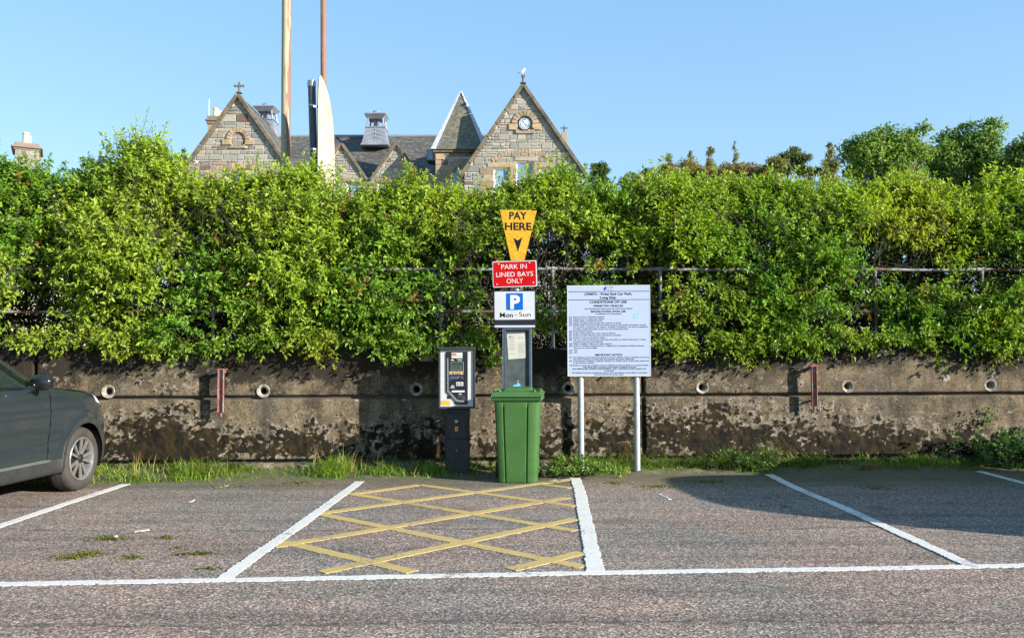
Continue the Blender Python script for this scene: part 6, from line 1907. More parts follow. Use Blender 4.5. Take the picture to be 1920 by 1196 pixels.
# parking sign
e = empty('parking_sign', SO, 0, 'white Mon - Sun parking sign with a blue P square on the post', 'sign')
mb = MB(); mb.prism(rrect(sx(966), sz(580), 79.5 * sS, 71 * sS, .018, .4), .003, .022, inset=.002); mb.build('sign_border', M_['mach_black'], e)
mb = MB(); mb.prism(rrect(sx(966), sz(572.8), 75.5 * sS, 53 * sS, .012, .4), .0012, .0032); mb.build('sign_face', M_['sign_white'], e)
mb = MB(); srect(mb, 928.5, 609.8, 1004, 613.6, .0012, .0031); mb.build('white_strip', M_['sign_white'], e)
mb = MB(); mb.prism(rrect(sx(965.9), sz(565.4), 31.5 * sS, 31.5 * sS, .010, .4), -.0004, .0013); mb.build('blue_square', M_['blue_print'], e)
mb = MB(); lettering(mb, 'P', sx(957.8), sx(976.2), sz(566), 24 * sS, -.0014, .045); mb.build('letter_p', M_['white_print'], e)
mb = MB(); mb.prism(rrect(sx(985.2), sz(589.8), 26.5 * sS, 12.8 * sS, .003, .4), -.0002, .0013); mb.build('day_patch', M_['white_print'], e)
for a_ in (('Mon', 938.6, 962.7, 590.3, 9.0), ('-', 967, 969.5, 588.6, 7.2), ('Sun', 974, 996.6, 589.2, 9.0)):
    mb = MB(); lettering(mb, a_[0], sx(a_[1]), sx(a_[2]), sz(a_[3]), a_[4] * sS, -.0012, .008); mb.build('lettering', M_['text_black'], e)
# tall information panel under the signs
e = empty('information_panel', SO, 0, 'tall narrow dark information panel with a paper notice, standing behind the green bin', 'information panel')
mb = MB(); srect(mb, 944.5, 614, 949, 885, .00, .055, .004); srect(mb, 992, 614, 996.5, 885, .00, .055, .004); srect(mb, 949, 614, 992, 619, .002, .053, .003)
mb.build('frame', M_['panel_blue'], e)
mb = MB(); srect(mb, 949, 619, 992, 885, .028, .040); mb.build('panel', M_['panel_slate'], e)
mb = MB(); srect(mb, 943.2, 616, 944.4, 740, .002, .05); srect(mb, 996.6, 616, 998, 740, .002, .05); mb.build('edge_trim', M_['silver'], e)
mb = MB(); mb.prism(spoly([(951, 626), (985, 624.5), (987.2, 671.2), (954, 673.5)]), .0255, .0268); nt_c = mb.build('paper_notice', M_['paper'], e)
mb = MB()
rr = np.random.default_rng(3)
for col, (xa, xb) in enumerate(((954.5, 966.5), (970.5, 984))):
    y = 629.5
    while y < 667:
        if col == 0 and y > 664: break
        off = (y - 625) * .055
        if rr.random() < .82: srect(mb, xa + off + rr.random() * 1.5, y, xb + off - rr.random() * 4, y + .8, .0246, .0252)
        y += 2.05 if rr.random() < .75 else 3.6
mb.build('small_print', M_['paper_ink'], e)['kind'] = 'stuff'
mb = MB(); srect(mb, 956.4, 630, 958, 633, .0244, .0250); mb.build('crest', M_['text_black'], e)
mb = MB(); mb.prism(spoly([(962, 724.5), (964, 721.5), (970, 720.5), (970, 717), (975.5, 719.5), (977, 724.8)]), .024, .0275); mb.build('blue_sticker', M_['cyan_print'], e)
mb = MB(); mb.prism(spoly([(970.5, 716), (971.8, 712.8), (973, 716)]), .0255, .0275); mb.build('white_scrap', M_['white_print'], e)

# ================================================================== CONDITIONS BOARD
gb_ = at_z(1193, 884, 0.02)
YB = gb_.y
sB = YB / F
BRD = Vector((at_y(1142, 700, YB).x, YB, 0.0))
board = empty('conditions_board', BRD, R(-3.5), 'large pale blue car park conditions of use board on two grey posts', 'notice board')
def bx(px): return (px - 1142) * sB
def bz(py): return at_y(1142, py, YB).z
def c2p(cx, cy): return 1060 + cx * .0859, 530 + cy * .0859
mb = MB(); mb.box((bx(1065.2), 0, bz(704.5)), (bx(1219.2), .012, bz(535.5)), bev=.002); mb.build('panel', M_['board'], board)
mb = MB()
for x0, x1, y0, y1 in ((1064.7, 1219.7, 534.9, 536.2), (1064.7, 1219.7, 703.8, 705.2), (1064.7, 1065.9, 536.2, 703.8), (1218.5, 1219.7, 536.2, 703.8)):
    mb.box((bx(x0), -.002, bz(y1)), (bx(x1), .0145, bz(y0)))
mb.build('edge_trim', M_['board_edge'], board)
for px in (1089, 1193.5):
    mb = MB(); mb.tube([(bx(px), .055, -.05), (bx(px), .055, bz(540))], .0385, 16); p_ = mb.build('post', M_['galv'], board, True)
    for py in (560, 690):
        mb = MB(); mb.box((bx(px) - .06, .013, bz(py) - .015), (bx(px) + .06, .10, bz(py) + .015), bev=.004); mb.build('clamp', M_['galv'], p_)
mb = MB()
for cy in (192, 372):
    y_ = c2p(0, cy)[1]; mb.box((bx(1066.5), -.0012, bz(y_ + .5)), (bx(1218), .0002, bz(y_ - .5)))
mb.build('ruled_line', M_['text_black'], board)
O2 = 990
BIG = [('CP0072 - West End Car Park', 430, 1465, 245, 50), ('Long Stay', 770, 1125, 322, 50), ('CONDITIONS OF USE', 540, 1355, 420, 50),
       ('PERMITTED VEHICLES', 630, 1270, 505, 38), ('RESTRICTIONS UPON USE', 568, 1330, 627, 38), ('IMPORTANT NOTICE', 660, 1245, O2 + 583, 40)]
SMALL = [('Cars, Motorhomes, Motorcycles and Light Goods Vehicles', 430, 1475, 565), ('The following are not permitted', 668, 1232, 677),
         ('Storing Goods or depositing materials.', 185, 870, 745), ('Unlicensed or un-roadworthy vehicles.', 185, 862, 790), ('Vehicle repair or maintenance work.', 185, 822, 833),
         ('Running of vehicle engine except when entering or leaving.', 185, 1232, 878), ('Mobile trading and commercial promotions except for (by special and specific consent)', 185, 1765, 922),
         ('the motoring organisations, the military, charitable organisations, and other organisations', 185, 1805, 968), ('providing a public information service of a non commercial nature.', 185, 1380, 1012),
         ('Party Political activities.', 185, 612, 1058), ('Parking continuously longer than maximum allowed.', 185, 1110, O2 + 112), ('Parking out with a lined bay when such bays are provided.', 185, 1220, O2 + 157),
         ('Parking in a bay not classed for vehicle.', 185, 887, O2 + 205), ('Use of car park for any purpose other than the parking of vehicles without prior written', 185, 1765, O2 + 250),
         ('permission from the Local Authority.', 185, 835, O2 + 297), ('Failing to display a Valid permit when required', 185, 1020, O2 + 340),
         ('Parking of vehicles manufactured for or adapted for the purpose of sleeping between', 185, 1720, O2 + 385), ('the hours of 21:00 an 08:00', 188, 700, O2 + 432),
         (': NA', 188, 268, O2 + 480), (': NA', 188, 268, O2 + 528),
         ('The Highland Council reserve the power to remove vehicles, goods or materials and store at', 178, 1825, O2 + 635), ('the owners expense, and retain until such expenses have been reimbursed.', 178, 1505, O2 + 673),
         ('Contravention of Parking regulations will lead to a Penalty Charge Notice being issued and', 178, 1815, O2 + 714), ('or the removal of vehicles.', 178, 640, O2 + 755),
         ('Full Details governing the conditions of use of Highland Council car parks are contained within:', 97, 1810, O2 + 810), ('THE HIGHLAND COUNCIL (OFF-STREET PARKING PLACES)', 383, 1535, O2 + 852),
         ('(DECRIMINALISED PARKING ENFORCEMENT AND CONSOLIDATION) ORDER 2016', 160, 1755, O2 + 888), ('as amended', 850, 1060, O2 + 928),
         ('The Highland Council is not liable for any loss of or any damage to any vehicle or the fitting', 138, 1780, O2 + 972), ('thereof parked in this parking place.', 632, 1275, O2 + 1012)]
for i, ch_ in enumerate('abcde'): SMALL.append(('(%s)' % ch_, 92, 155, (745, 790, 833, 878, 922)[i]))
for i, ch_ in enumerate('fghij'): SMALL.append(('(%s)' % ch_, 92, 155, O2 + (68, 112, 157, 205, 250)[i]))
for i, ch_ in enumerate('klmn'): SMALL.append(('(%s)' % ch_, 92, 160, O2 + (340, 385, 480, 528)[i]))
for i, ch_ in enumerate('12'): SMALL.append(('(%s)' % ch_, 92, 152, O2 + (635, 714)[i]))
mb = MB()
for s_, x0, x1, cy, cap in BIG:
    lettering(mb, s_, bx(c2p(x0, 0)[0]), bx(c2p(x1, 0)[0]), bz(c2p(0, cy)[1]), cap * .0859 * sB, -.0010, .03)
mb.build('heading_lettering', M_['text_black'], board)
mb = MB()
for s_, x0, x1, cy in SMALL:
    lettering(mb, s_, bx(c2p(x0, 0)[0]), bx(c2p(x1, 0)[0]), bz(c2p(0, cy)[1]), 26 * .0859 * sB, -.0010, .02)
mb.build('rules_lettering', M_['text_black'], board)
# emblem: a slanted purple leaf with a purple and green wordmark
mb = MB(); 
def cp(pts): return [(bx(c2p(x, y)[0]), bz(c2p(x, y)[1])) for x, y in pts]
v_ = cp([(848, 160), (852, 128), (870, 98), (895, 84), (912, 84), (900, 104), (928, 118), (905, 142), (880, 165), (862, 174)])
mb.add([(x, -.0012, z) for x, z in v_], [tuple(range(len(v_)))]); mb.build('emblem', M_['purple_print'], board)
mb = MB(); lettering(mb, 'The Highland', bx(c2p(925, 0)[0]), bx(c2p(1055, 0)[0]), bz(c2p(0, 90)[1]), 12 * .0859 * sB, -.0010, .02); lettering(mb, 'Council', bx(c2p(985, 0)[0]), bx(c2p(1055, 0)[0]), bz(c2p(0, 108)[1]), 12 * .0859 * sB, -.0010, .02); mb.build('emblem_lettering', M_['purple_print'], board)
mb = MB(); lettering(mb, 'Comhairle na', bx(c2p(925, 0)[0]), bx(c2p(1055, 0)[0]), bz(c2p(0, 145)[1]), 12 * .0859 * sB, -.0010, .02); lettering(mb, 'Gaidhealtachd', bx(c2p(915, 0)[0]), bx(c2p(1055, 0)[0]), bz(c2p(0, 166)[1]), 12 * .0859 * sB, -.0010, .02); mb.build('gaelic_lettering', M_['green_print'], board)
# round sticker
Ms = Matrix.Translation((bx(c2p(1540, 0)[0]), -.0004, bz(c2p(0, 732)[1]))) @ Matrix.Rotation(R(90), 4, 'X')
mb = MB(); mb.lathe([(.029, 0), (.029, .0008), (0, .0008)], 24, Ms); mb.build('round_sticker', M_['cyan_print'], board)
mb = MB(); mb.add([Ms @ Vector(p) for p in ((-.014, -.008, .0014), (.012, -.008, .0014), (.015, .004, .0014), (-.010, .007, .0014))], [(0, 1, 2, 3)]); mb.build('sticker_print', M_['white_print'], board)

# ================================================================== WHEELIE BIN
p_ = at_z(970, 906, 0.0)
BIN = Vector((p_.x, p_.y, 0))
bin_ = empty('wheelie_bin', BIN, R(-4.5), 'green wheelie bin standing on the yellow hatching in front of the sign post', 'wheelie bin')
sb = BIN.y / F
def plan(wf, wb, d, y0, cr=.05, gr=.012):
    """outline of the bin at one height, front at y0 (towards camera), with two vertical recesses in the front"""
    h = wf / 2; hb = wb / 2
    g1, g2, gw = -.30 * wf, .235 * wf, .055 * wf
    pts = [(-hb, y0 + d)]
    pts += [(-h, y0 + cr), (-h + cr * .3, y0 + cr * .3), (-h + cr, y0)]
    for gc in (g1, g2):
        pts += [(gc - gw / 2, y0), (gc - gw / 2 + .012, y0 + gr), (gc + gw / 2 - .012, y0 + gr), (gc + gw / 2, y0)]
    pts += [(h - cr, y0), (h - cr * .3, y0 + cr * .3), (h, y0 + cr), (hb, y0 + d)]
    return pts
secs = []
for z, wf, wb, d, y0, gr in [(0.0, .435, .42, .44, .02, .008), (.012, .455, .44, .46, .006, .020), (.3, .475, .46, .50, -.012, .022), (.6, .50, .485, .56, -.035, .022), (.86, .52, .505, .60, -.055, .022), (.93, .525, .51, .615, -.06, .003), (.985, .528, .51, .62, -.062, .001)]:
    secs.append((z, plan(wf, wb, d, y0, .05, gr)))
mb = MB(); n = len(secs[0][1]); V = [(x, y, z) for z, pl in secs for x, y in pl]
Fc = [(i * n + k, i * n + (k + 1) % n, (i + 1) * n + (k + 1) % n, (i + 1) * n + k) for i in range(len(secs) - 1) for k in range(n)]
Fc.append(tuple(range(n - 1, -1, -1)))
mb.add(V, Fc)
bod = mb.build('body', M_['bin_green'], bin_)
smooth(bod.data); 
try: bod.data.set_sharp_from_angle(angle=R(30))
except Exception: pass
mb = MB()       # rim with ribs
rimz = at_y(970, 752, BIN.y - .06).z
mb.box((-.295, -.085, .955), (.295, .585, 1.005), bev=.012)
for k in range(25):
    x = -.282 + k * .0235
    mb.box((x - .003, -.0895, .962), (x + .003, -.084, .998))
mb.build('rim', M_['bin_green'], bin_)
mb = MB()       # lid: domed panel with raised centre
lidp = [(-.298, -.10), (.298, -.10), (.298, .60), (-.298, .60)]
def slab(mb, x0, x1, y0, y1, z0, z1, tap, zb=0.0):
    vs_ = [(x0, y0, z0), (x1, y0, z0), (x1, y1, z0 + zb), (x0, y1, z0 + zb), (x0 + tap, y0 + tap, z1), (x1 - tap, y0 + tap, z1), (x1 - tap, y1 - tap, z1 + zb), (x0 + tap, y1 - tap, z1 + zb)]
    mb.add(vs_, [(0, 3, 2, 1), (4, 5, 6, 7), (0, 1, 5, 4), (1, 2, 6, 5), (2, 3, 7, 6), (3, 0, 4, 7)])
slab(mb, -.300, .300, -.105, .60, 1.006, 1.030, .006, .02)
slab(mb, -.285, .285, -.085, .585, 1.0302, 1.058, .022, .022)
lid = mb.build('lid', M_['bin_green'], bin_)
mb = MB(); slab(mb, -.165, .165, .10, .45, 1.065, 1.092, .025, .018); mb.build('lid_panel', M_['bin_green'], lid)
for sg in (-1, 1):
    mb = MB(); mb.tube([(sg * .27, .0, 1.06), (sg * .262, .03, 1.083), (sg * .225, .06, 1.085), (sg * .20, .09, 1.07)], .012, 8); mb.tube([(sg * .205, -.02, 1.058), (sg * .205, -.02, 1.082)], .02, 8)
    mb.build('lid_lug', M_['bin_green'], lid, True)
mb = MB(); mb.tube([(-.28, .655, 1.03), (.28, .655, 1.03)], .016, 8)
for x in (-.27, 0, .27): mb.box((x - .015, .58, .985), (x + .015, .66, 1.035))
mb.build('handle', M_['bin_green'], bin_)
for sg in (-1, 1):
    Mw = Matrix.Translation((sg * .275, .53, .10)) @ Matrix.Rotation(R(90), 4, 'Y')
    mb = MB(); mb.lathe([(.03, -.024), (.085, -.024), (.10, -.017), (.10, .017), (.085, .024), (.03, .024)], 24, Mw, close=True); w_ = mb.build('wheel', M_['rubber'], bin_, True)
    mb = MB(); mb.lathe([(.055, -.026), (.03, -.030), (0, -.030)], 16, Mw); mb.lathe([(.055, .026), (.03, .030), (0, .030)], 16, Mw); mb.build('hub', M_['mach_dark'], w_, True)
    mb = MB(); mb.box((sg * .215 - .015, .44, .06), (sg * .215 + .015, .58, .24), bev=.01); mb.build('wheel_bracket', M_['bin_green'], bin_)
mb = MB(); mb.tube([(-.27, .53, .10), (.27, .53, .10)], .012, 8); mb.build('axle', M_['rubber'], bin_)

# white scrap of litter beside the bin
p_ = at_z(1041, 905, 0.0)
mb = MB(); rr = np.random.default_rng(12)
pts = [(math.cos(a) * .08 * rr.uniform(.6, 1.2), math.sin(a) * .045 * rr.uniform(.6, 1.2), .012 + .03 * rr.random()) for a in np.linspace(0, 6.283, 9)[:-1]]
mb.add(pts + [(0, 0, .035)], [(i, (i + 1) % 8, 8) for i in range(8)])
o = mb.build('paper_scrap', M_['paper'], None); o.location = p_; tag(o, 'crumpled white scrap of litter on the tarmac right of the green bin', 'litter')
for px, py, lab in [(218, 1008, 'tiny white scrap lying on a moss patch in the left bay'), (1035, 0, None)]:
    if not lab: continue
    p_ = at_z(px, py, 0.0); mb = MB(); pts = [(math.cos(a) * .025 * rr.uniform(.7, 1.2), math.sin(a) * .02 * rr.uniform(.7, 1.2), .006 + .012 * rr.random()) for a in np.linspace(0, 6.283, 7)[:-1]]
    mb.add(pts + [(0, 0, .024)], [(i, (i + 1) % 6, 6) for i in range(6)]); o = mb.build('paper_scrap', M_['white_print'], None); o.location = p_; tag(o, lab, 'litter')
# ================================================================== CAR
def catmull(P, u):
    """P (n, ...) sampled at float parameters u in [0, n-1]"""
    n = len(P); i = np.clip(np.floor(u).astype(int), 0, n - 2); f = (u - i)
    sh = (-1,) + (1,) * (P.ndim - 1)
    f = f.reshape(sh)
    p0 = P[np.clip(i - 1, 0, n - 1)]; p1 = P[i]; p2 = P[i + 1]; p3 = P[np.clip(i + 2, 0, n - 1)]
    return 0.5 * ((2 * p1) + (-p0 + p2) * f + (2 * p0 - 5 * p1 + 4 * p2 - p3) * f ** 2 + (-p0 + 3 * p1 - 3 * p2 + p3) * f ** 3)

def hermite(xk, yk, x):
    """monotone-ish smooth interpolation along the car's length for every row of yk"""
    xk = np.asarray(xk); yk = np.asarray(yk)
    m = np.zeros_like(yk); dx = np.diff(xk)
    sl = np.diff(yk, axis=0) / dx.reshape((-1,) + (1,) * (yk.ndim - 1))
    m[1:-1] = np.where(sl[:-1] * sl[1:] > 0, 2 * sl[:-1] * sl[1:] / np.where(np.abs(sl[:-1] + sl[1:]) < 1e-9, 1e-9, sl[:-1] + sl[1:]), 0)
    m[0] = sl[0]; m[-1] = sl[-1]
    i = np.clip(np.searchsorted(xk, x) - 1, 0, len(xk) - 2)
    t = ((x - xk[i]) / dx[i]).reshape((-1,) + (1,) * (yk.ndim - 1)); h = dx[i].reshape(t.shape)
    return (2 * t**3 - 3 * t**2 + 1) * yk[i] + (t**3 - 2 * t**2 + t) * h * m[i] + (-2 * t**3 + 3 * t**2) * yk[i + 1] + (t**3 - t**2) * h * m[i + 1]

# half sections, rear to front: (y, [(x, z) from sill to centre line])
SEC = [
 (-3.58, [(.55, .42), (.62, .46), (.66, .55), (.70, .72), (.70, .95), (.66, 1.08), (.60, 1.16), (.48, 1.20), (.25, 1.22), (0, 1.23)]),
 (-3.50, [(.70, .34), (.80, .38), (.84, .52), (.86, .74), (.84, .99), (.80, 1.14), (.72, 1.31), (.60, 1.42), (.32, 1.47), (0, 1.48)]),
 (-3.30, [(.76, .28), (.86, .32), (.895, .48), (.91, .74), (.895, 1.01), (.84, 1.17), (.745, 1.38), (.64, 1.545), (.35, 1.60), (0, 1.615)]),
 (-2.67, [(.78, .24), (.895, .28), (.915, .46), (.925, .74), (.915, 1.02), (.86, 1.17), (.765, 1.41), (.665, 1.60), (.38, 1.66), (0, 1.675)]),
 (-2.00, [(.78, .23), (.885, .27), (.905, .45), (.922, .74), (.91, 1.02), (.865, 1.16), (.775, 1.41), (.670, 1.615), (.38, 1.67), (0, 1.685)]),
 (-1.60, [(.78, .23), (.885, .27), (.905, .45), (.922, .74), (.91, 1.02), (.87, 1.155), (.775, 1.40), (.665, 1.600), (.38, 1.655), (0, 1.67)]),
 (-1.25, [(.78, .23), (.885, .27), (.905, .45), (.922, .74), (.91, 1.02), (.875, 1.15), (.785, 1.36), (.680, 1.510), (.38, 1.56), (0, 1.57)]),
 (-0.92, [(.78, .23), (.888, .27), (.908, .45), (.922, .74), (.912, 1.015), (.88, 1.145), (.810, 1.255), (.715, 1.340), (.38, 1.385), (0, 1.395)]),
 (-0.55, [(.78, .23), (.895, .27), (.915, .45), (.924, .74), (.914, 1.00), (.885, 1.12), (.845, 1.160), (.740, 1.180), (.38, 1.200), (0, 1.205)]),
 (-0.20, [(.78, .23), (.90, .27), (.925, .45), (.930, .73), (.915, .975), (.88, 1.085), (.83, 1.120), (.70, 1.145), (.36, 1.168), (0, 1.175)]),
 (0.25, [(.78, .23), (.885, .27), (.912, .44), (.915, .71), (.892, .93), (.855, 1.035), (.80, 1.075), (.68, 1.105), (.35, 1.128), (0, 1.135)]),
 (0.52, [(.74, .23), (.820, .27), (.855, .43), (.855, .68), (.825, .87), (.780, .965), (.73, 1.010), (.62, 1.040), (.33, 1.065), (0, 1.07)]),
 (0.72, [(.64, .24), (.690, .28), (.720, .43), (.715, .65), (.675, .80), (.635, .87), (.60, .905), (.52, .930), (.28, .95), (0, .955)]),
 (0.85, [(.46, .27), (.490, .30), (.510, .43), (.500, .62), (.46, .74), (.43, .79), (.41, .815), (.36, .83), (.20, .845), (0, .85)]),
 (0.90, [(.10, .32), (.120, .34), (.130, .43), (.130, .60), (.12, .68), (.11, .71), (.10, .725), (.08, .735), (.05, .74), (0, .745)]),
]
WR, ARCH = 0.352, 0.395
REAR = -2.67
def make_car(loc, heading, paint, label, group=None):
    car = empty('parked_car', loc, heading, label, 'car', group)
    ys = np.array([s_[0] for s_ in SEC]); P = np.array([s_[1] for s_ in SEC])
    NY, NU = 560, 136
    Y = np.linspace(ys[0], ys[-1], NY)
    S = hermite(ys, P, Y)                                  # NY,10,2
    U = np.linspace(0, 9, NU)
    G = np.stack([catmull(S[i], U) for i in range(NY)])      # NY,NU,2
    X = G[..., 0]; Z = G[..., 1]; YY = np.repeat(Y[:, None], NU, 1)
    UU = np.repeat(U[None], NY, 0)
    # swage line and gentle tuck on the doors
    X = X - 0.010 * np.exp(-((Z - .60) / .07) ** 2) * (np.abs(UU - 2.7) < 1.6) + 0.006 * np.exp(-((Z - .90) / .03) ** 2) * (UU < 5)
    # flared wheel arches
    for yc in (0, REAR):
        d_ = np.hypot(YY - yc, Z - .35)
        X = X + 0.022 * np.exp(-((d_ - .44) / .07) ** 2) * (UU < 4.5)
    # pull grid lines onto the arch circles so the openings are smooth
    for yc in (0, REAR):
        for rad_ in (ARCH, ARCH + .062):
            dy_, dz_ = YY - yc, Z - .35
            d_ = np.hypot(dy_, dz_); near = (np.abs(d_ - rad_) < .0085) & (UU < 4.5)
            YY = np.where(near, yc + dy_ / d_ * rad_, YY); Z = np.where(near, .35 + dz_ / d_ * rad_, Z)
    yc_ = (YY[:-1, :-1] + YY[1:, 1:]) / 2; zc_ = (Z[:-1, :-1] + Z[1:, 1:]) / 2; uc_ = (UU[:-1, :-1] + UU[1:, 1:]) / 2
    idx = np.arange(NY * NU).reshape(NY, NU)
    q = np.stack([idx[:-1, :-1], idx[:-1, 1:], idx[1:, 1:], idx[1:, :-1]], -1)
    cut = np.zeros(yc_.shape, bool)
    for yc in (0, REAR): cut |= (np.hypot(yc_ - yc, zc_ - .35) < ARCH) & (uc_ < 4.5)
    pil_f = -0.84 - (zc_ - 1.16) * 1.66                      # front edge of the side glass
    pil_r = -3.10 + (zc_ - 1.16) * 0.55
    side_zone = (uc_ > 5.02) & (uc_ < 6.98) & (yc_ < pil_f + .03) & (yc_ > pil_r - .05) & (zc_ > 1.14)
    sideg = (uc_ > 5.22) & (uc_ < 6.80) & (yc_ < pil_f - .06) & (yc_ > pil_r + .03) & (np.abs(yc_ + 1.88) > .05) & (np.abs(yc_ + 2.78) > .035)
    trim = side_zone & ~sideg
    wind = (uc_ > 7.02) & (yc_ > -1.50) & (yc_ < -0.62)
    rearg = (uc_ > 6.7) & (yc_ < -3.36) & (zc_ > 1.14) & (zc_ < 1.55)
    clad = ((uc_ < 1.75) | ((zc_ < .40) & (uc_ < 3)))
    for yc in (0, REAR):
        d_ = np.hypot(yc_ - yc, zc_ - .35); clad |= (d_ < ARCH + .062) & (uc_ < 4.5)
    lampz = (uc_ > 4.35) & (uc_ < 6.15) & (yc_ > .30) & (yc_ < .74) & (zc_ > .76)
    tail = (uc_ > 4.0) & (uc_ < 5.3) & (yc_ < -3.30)
    grille = (yc_ > .875) & (uc_ > 2.4) & (uc_ < 4.8)
    # door seams (thin recessed lines)
    seam = (uc_ > 1.75) & (uc_ < 5.1) & ((np.abs(yc_ + 0.66 + (zc_ - .7) * -.06) < .006) | (np.abs(yc_ + 1.90) < .0075) | (np.abs(yc_ + 2.72 - np.clip(.62 - zc_, 0, 1) * 1.0) < .0075) & (zc_ > .62))
    bonnet_seam = (np.abs(uc_ - 6.30) < .05) & (yc_ > -.6) & (yc_ < .62)
    seam |= bonnet_seam
    lab = np.zeros(yc_.shape, int)
    lab[clad] = 1; lab[seam] = 2; lab[trim] = 3; lab[sideg] = 4; lab[wind] = 5; lab[rearg] = 5; lab[lampz] = 6; lab[tail] = 7; lab[grille & ~cut] = 3
    lab[cut] = -1
    def part(name, ids, mat, off=0.0, sides=(1, -1), ylim=None):
        m = np.isin(lab, ids)
        if ylim: m = m & (yc_ > ylim[0]) & (yc_ <= ylim[1])
        qq = q[m]
        Vx = np.stack([X.ravel(), YY.ravel(), Z.ravel()], -1)
        if off:
            dxy = np.stack([np.clip(1 - UU.ravel() / 9, 0, 1), np.zeros(X.size), np.clip(UU.ravel() / 9, 0, 1)], -1)
            Vx = Vx - norm(dxy) * off
        used, inv = np.unique(qq, return_inverse=True); inv = inv.reshape(qq.shape)
        V1 = Vx[used]; VV, FF = [], []
        for sgn in sides:
            FF.append((inv[:, ::-1] if sgn > 0 else inv) + len(used) * len(VV)); VV.append(V1 * np.array([sgn, 1, 1]))
        me = np_mesh(name, np.concatenate(VV), np.concatenate(FF), [4] * (len(sides) * len(qq)), mat, smooth_on=True)
        return link_mesh(name, me, car)
    body = part('body', [0], paint)
    # weld the centre line of the body
    import bmesh
    bm = bmesh.new(); bm.from_mesh(body.data); bmesh.ops.remove_doubles(bm, verts=[v for v in bm.verts if abs(v.co.x) < 1e-4], dist=1e-3); bmesh.ops.recalc_face_normals(bm, faces=bm.faces); bm.to_mesh(body.data); bm.free()
    part('lower_cladding', [1], M_['cladding'], -0.006)
    part('panel_gap', [2], M_['black'], 0.006)
    part('window_trim', [3], M_['gloss_black'], 0.004)
    [part('side_window', [4], M_['car_glass'], 0.010, (sg,), yl_) for sg in (1, -1) for yl_ in ((-1.88, 0), (-2.78, -1.88), (-4, -2.78))]
    part('windscreen', [5], M_['car_glass'], 0.004, ylim=(-2, 0)); part('rear_window', [5], M_['car_glass'], 0.004, ylim=(-4, -2))
    [part('headlight', [6], M_['lamp'], -0.002, (sg,)) for sg in (1, -1)]
    [part('tail_light', [7], M_['red_print'], -0.002, (sg,)) for sg in (1, -1)]
    mb = MB()
    mb.box((-.76, -3.40, .25), (.76, .40, .30)); mb.box((-.50, -3.3, .30), (.50, .5, .9)); mb.box((-.80, -2.2, .30), (.80, -.5, .95))
    mb.build('underbody', M_['black'], car)
    for sg in (-1, 1):
        # chrome sill strip, handle, mirror
        mb = MB(); mb.tube([(sg * .905, -2.2, .415), (sg * .914, -1.9, .405), (sg * .914, -.75, .405), (sg * .905, -.62, .40), (sg * .90, -.58, .37)], [.012, .016, .016, .014, .006], 6); mb.build('sill_strip', M_['silver'], car, True)
        for yy in (-1.66, -2.58):
            mb = MB(); mb.tube([(sg * .918, yy - .11, .975), (sg * .948, yy - .08, .980), (sg * .952, yy, .982), (sg * .946, yy + .08, .978), (sg * .918, yy + .11, .97)], [.012, .017, .018, .017, .012], 8); mb.build('door_handle', paint, car, True)
        Mm = Matrix.Translation((sg * 1.015, -.97, 1.225))
        mb = MB(); mb.tube([(-sg * .155, -.03, -.085), (-sg * .06, 0, -.05)], [.035, .03], 8, M=Mm)
        m_ = mb.build('door_mirror', M_['gloss_black'], car, True)
        mb = MB(); nn = 12; prof = [(-.105, .045), (-.09, .062), (-.03, .080), (.05, .078), (.085, .055), (.10, .02)]
        V = []; Fq = []
        for (u, rr_) in prof:
            for k in range(nn):
                a = 6.283 * k / nn; c_, s_ = math.cos(a), math.sin(a)
                V.append((sg * u * 1.05, rr_ * c_ * .85 + .02, rr_ * s_ * 1.05))
        for i in range(len(prof) - 1):
            for k in range(nn):
                j = (k + 1) % nn; f_ = (i * nn + k, i * nn + j, (i + 1) * nn + j, (i + 1) * nn + k); Fq.append(f_ if sg < 0 else f_[::-1])
        Fq += [tuple(range(nn)) if sg > 0 else tuple(range(nn - 1, -1, -1)), tuple(range(len(V) - 1, len(V) - nn - 1, -1)) if sg > 0 else tuple(range(len(V) - nn, len(V)))]
        mb.add(V, Fq, Mm)
        mb.build('mirror_shell', M_['gloss_black'], m_, True)
        # wheels
        for yc in (0, REAR):
            Mw = Matrix.Translation((sg * .905, yc, WR)) @ Matrix.Rotation(R(90 * sg), 4, 'Y') @ Matrix.Rotation(R(17 if yc == 0 else 40), 4, 'Z')   # +Z outward
            w_ = empty('wheel', (0, 0, 0)); w_.parent = car
            mb = MB(); w2 = .225
            mb.lathe([(.232, -.03), (.250, -.006), (.285, .004), (.318, -.004), (.340, -.022), (.351, -.050), (.352, -.075), (.347, -.080), (.347, -.086), (.352, -.090), (.352, -.135), (.347, -.139), (.347, -.145), (.352, -.149), (.352, -w2 + .05), (.340, -w2 + .02), (.30, -w2), (.232, -w2 + .03)], 64, Mw)
            mb.build('tyre', M_['tyre'], w_, True)
            mb = MB(); mb.lathe([(.236, -.026), (.240, -.012), (.234, -.004), (.224, -.006), (.216, -.022), (.210, -.07), (.205, -.19)], 56, Mw)
            mb.build('rim', M_['rim'], w_, True)
            mb = MB(); mb.lathe([(.205, -.10), (.06, -.085), (0, -.085)], 40, Mw); mb.lathe([(.16, -.078), (.15, -.062), (.06, -.062), (.06, -.08)], 32, Mw); mb.build('brake_disc', M_['rim_dark'], w_, True)
            sp = MB(); dk = MB()
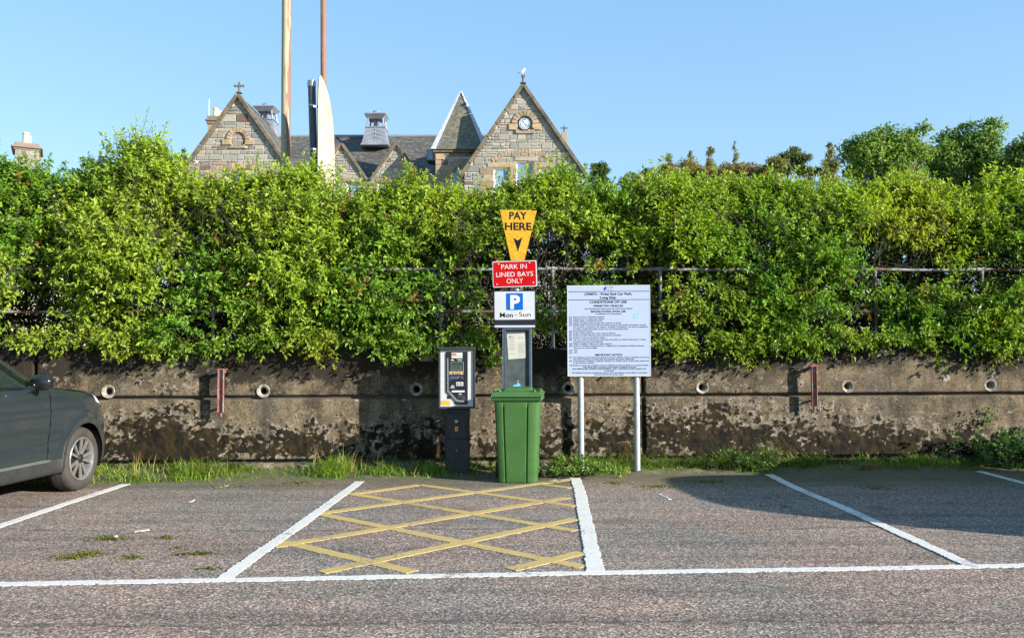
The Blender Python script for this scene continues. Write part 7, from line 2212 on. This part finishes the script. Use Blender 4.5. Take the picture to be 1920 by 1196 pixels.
            for k in range(5):
                A_ = Mw @ Matrix.Rotation(k * 2 * math.pi / 5, 4, 'Z')
                for s2 in (-1, 1):
                    # each spoke forks: a broad bright arm and a short side tine
                    a0, a1 = (.036, s2 * .010), (.219, s2 * .058)
                    wd0, wd1 = .012, .019
                    d_ = Vector((a1[0] - a0[0], a1[1] - a0[1], 0)).normalized(); nr = Vector((-d_.y, d_.x, 0))
                    for (B_, top, bot, ex_) in ((sp, -.016, -.034, 0), (dk, -.035, -.085, .005)):
                        p = []
                        for (aa, ww, zo) in ((a0, wd0, -.012), (a1, wd1, 0)):
                            c_ = Vector((aa[0], aa[1], 0))
                            p += [c_ - nr * (ww + ex_) + Vector((0, 0, bot + zo)), c_ + nr * (ww + ex_) + Vector((0, 0, bot + zo)), c_ + nr * (ww - .003 + ex_) + Vector((0, 0, top + zo)), c_ - nr * (ww - .003 + ex_) + Vector((0, 0, top + zo))]
                        B_.add(p, [(3, 2, 1, 0), (0, 1, 5, 4), (1, 2, 6, 5), (2, 3, 7, 6), (3, 0, 4, 7), (4, 5, 6, 7)], A_)
            sp.build('spokes', M_['rim'], w_); dk.build('spoke_backs', M_['rim_dark'], w_)
            mb = MB(); mb.lathe([(.052, -.05), (.050, -.024), (.034, -.020), (.030, -.016), (0, -.014)], 20, Mw); mb.build('hub_cap', M_['rim_dark'], w_, True)
            mb = MB()   # arch liner
            n_ = 26; V = []; Fq = []
            for k in range(n_ + 1):
                a = R(-18 + 216 * k / n_)
                for xx in (.895, .60): V.append((sg * xx, yc + (ARCH + .004) * math.cos(a), .35 + (ARCH + .004) * math.sin(a)))
            for k in range(n_): Fq.append((2 * k, 2 * k + 1, 2 * k + 3, 2 * k + 2))
            Fq.append(tuple(2 * k + 1 for k in range(n_ + 1)))
            mb.add(V, Fq); mb.build('arch_liner', M_['black'], car)
    mb = MB(); mb.box((-.26, .895, .40), (.26, .912, .51)); mb.build('number_plate', M_['white_print'], car)
    mb = MB()
    for x in (-.35, .35): mb.box((x - .22, -1.9, .55), (x + .22, -1.4, .72)); mb.box((x - .22, -1.98, .72), (x + .22, -1.82, 1.25), bev=.04); mb.box((x - .12, -1.96, 1.25), (x + .12, -1.86, 1.42), bev=.03)
    mb.build('seat', M_['rubber'], car)
    return car

# parked nose-in at the left: right front tyre stands at photo pixel (147, 919)
wp = at_z(147, 919, 0.0)
HD = R(-3.2)
off = Matrix.Rotation(HD, 3, 'Z') @ Vector((.86, 0, 0))
car = make_car(Vector((wp.x, wp.y, 0)) - off, HD, M_['paint'], 'dark grey family car parked nose to the wall at the left edge')
# a second, taller car in the bay beyond the right edge, whose shadow falls across the tarmac
def copy_tree(o, parent=None):
    c = o.copy(); C.objects.link(c); c.parent = parent
    for ch_ in list(o.children): copy_tree(ch_, c)
    return c
car2 = copy_tree(car)
car2.location = (7.35, 9.25, 0); car2.rotation_euler = (0, 0, R(1.0)); car2.scale = (1.02, 1.02, 1.16)
car2['label'] = 'taller dark car just beyond the right edge that throws its shadow over the bay'
car['group'] = car2['group'] = 'cars parked nose to the wall'
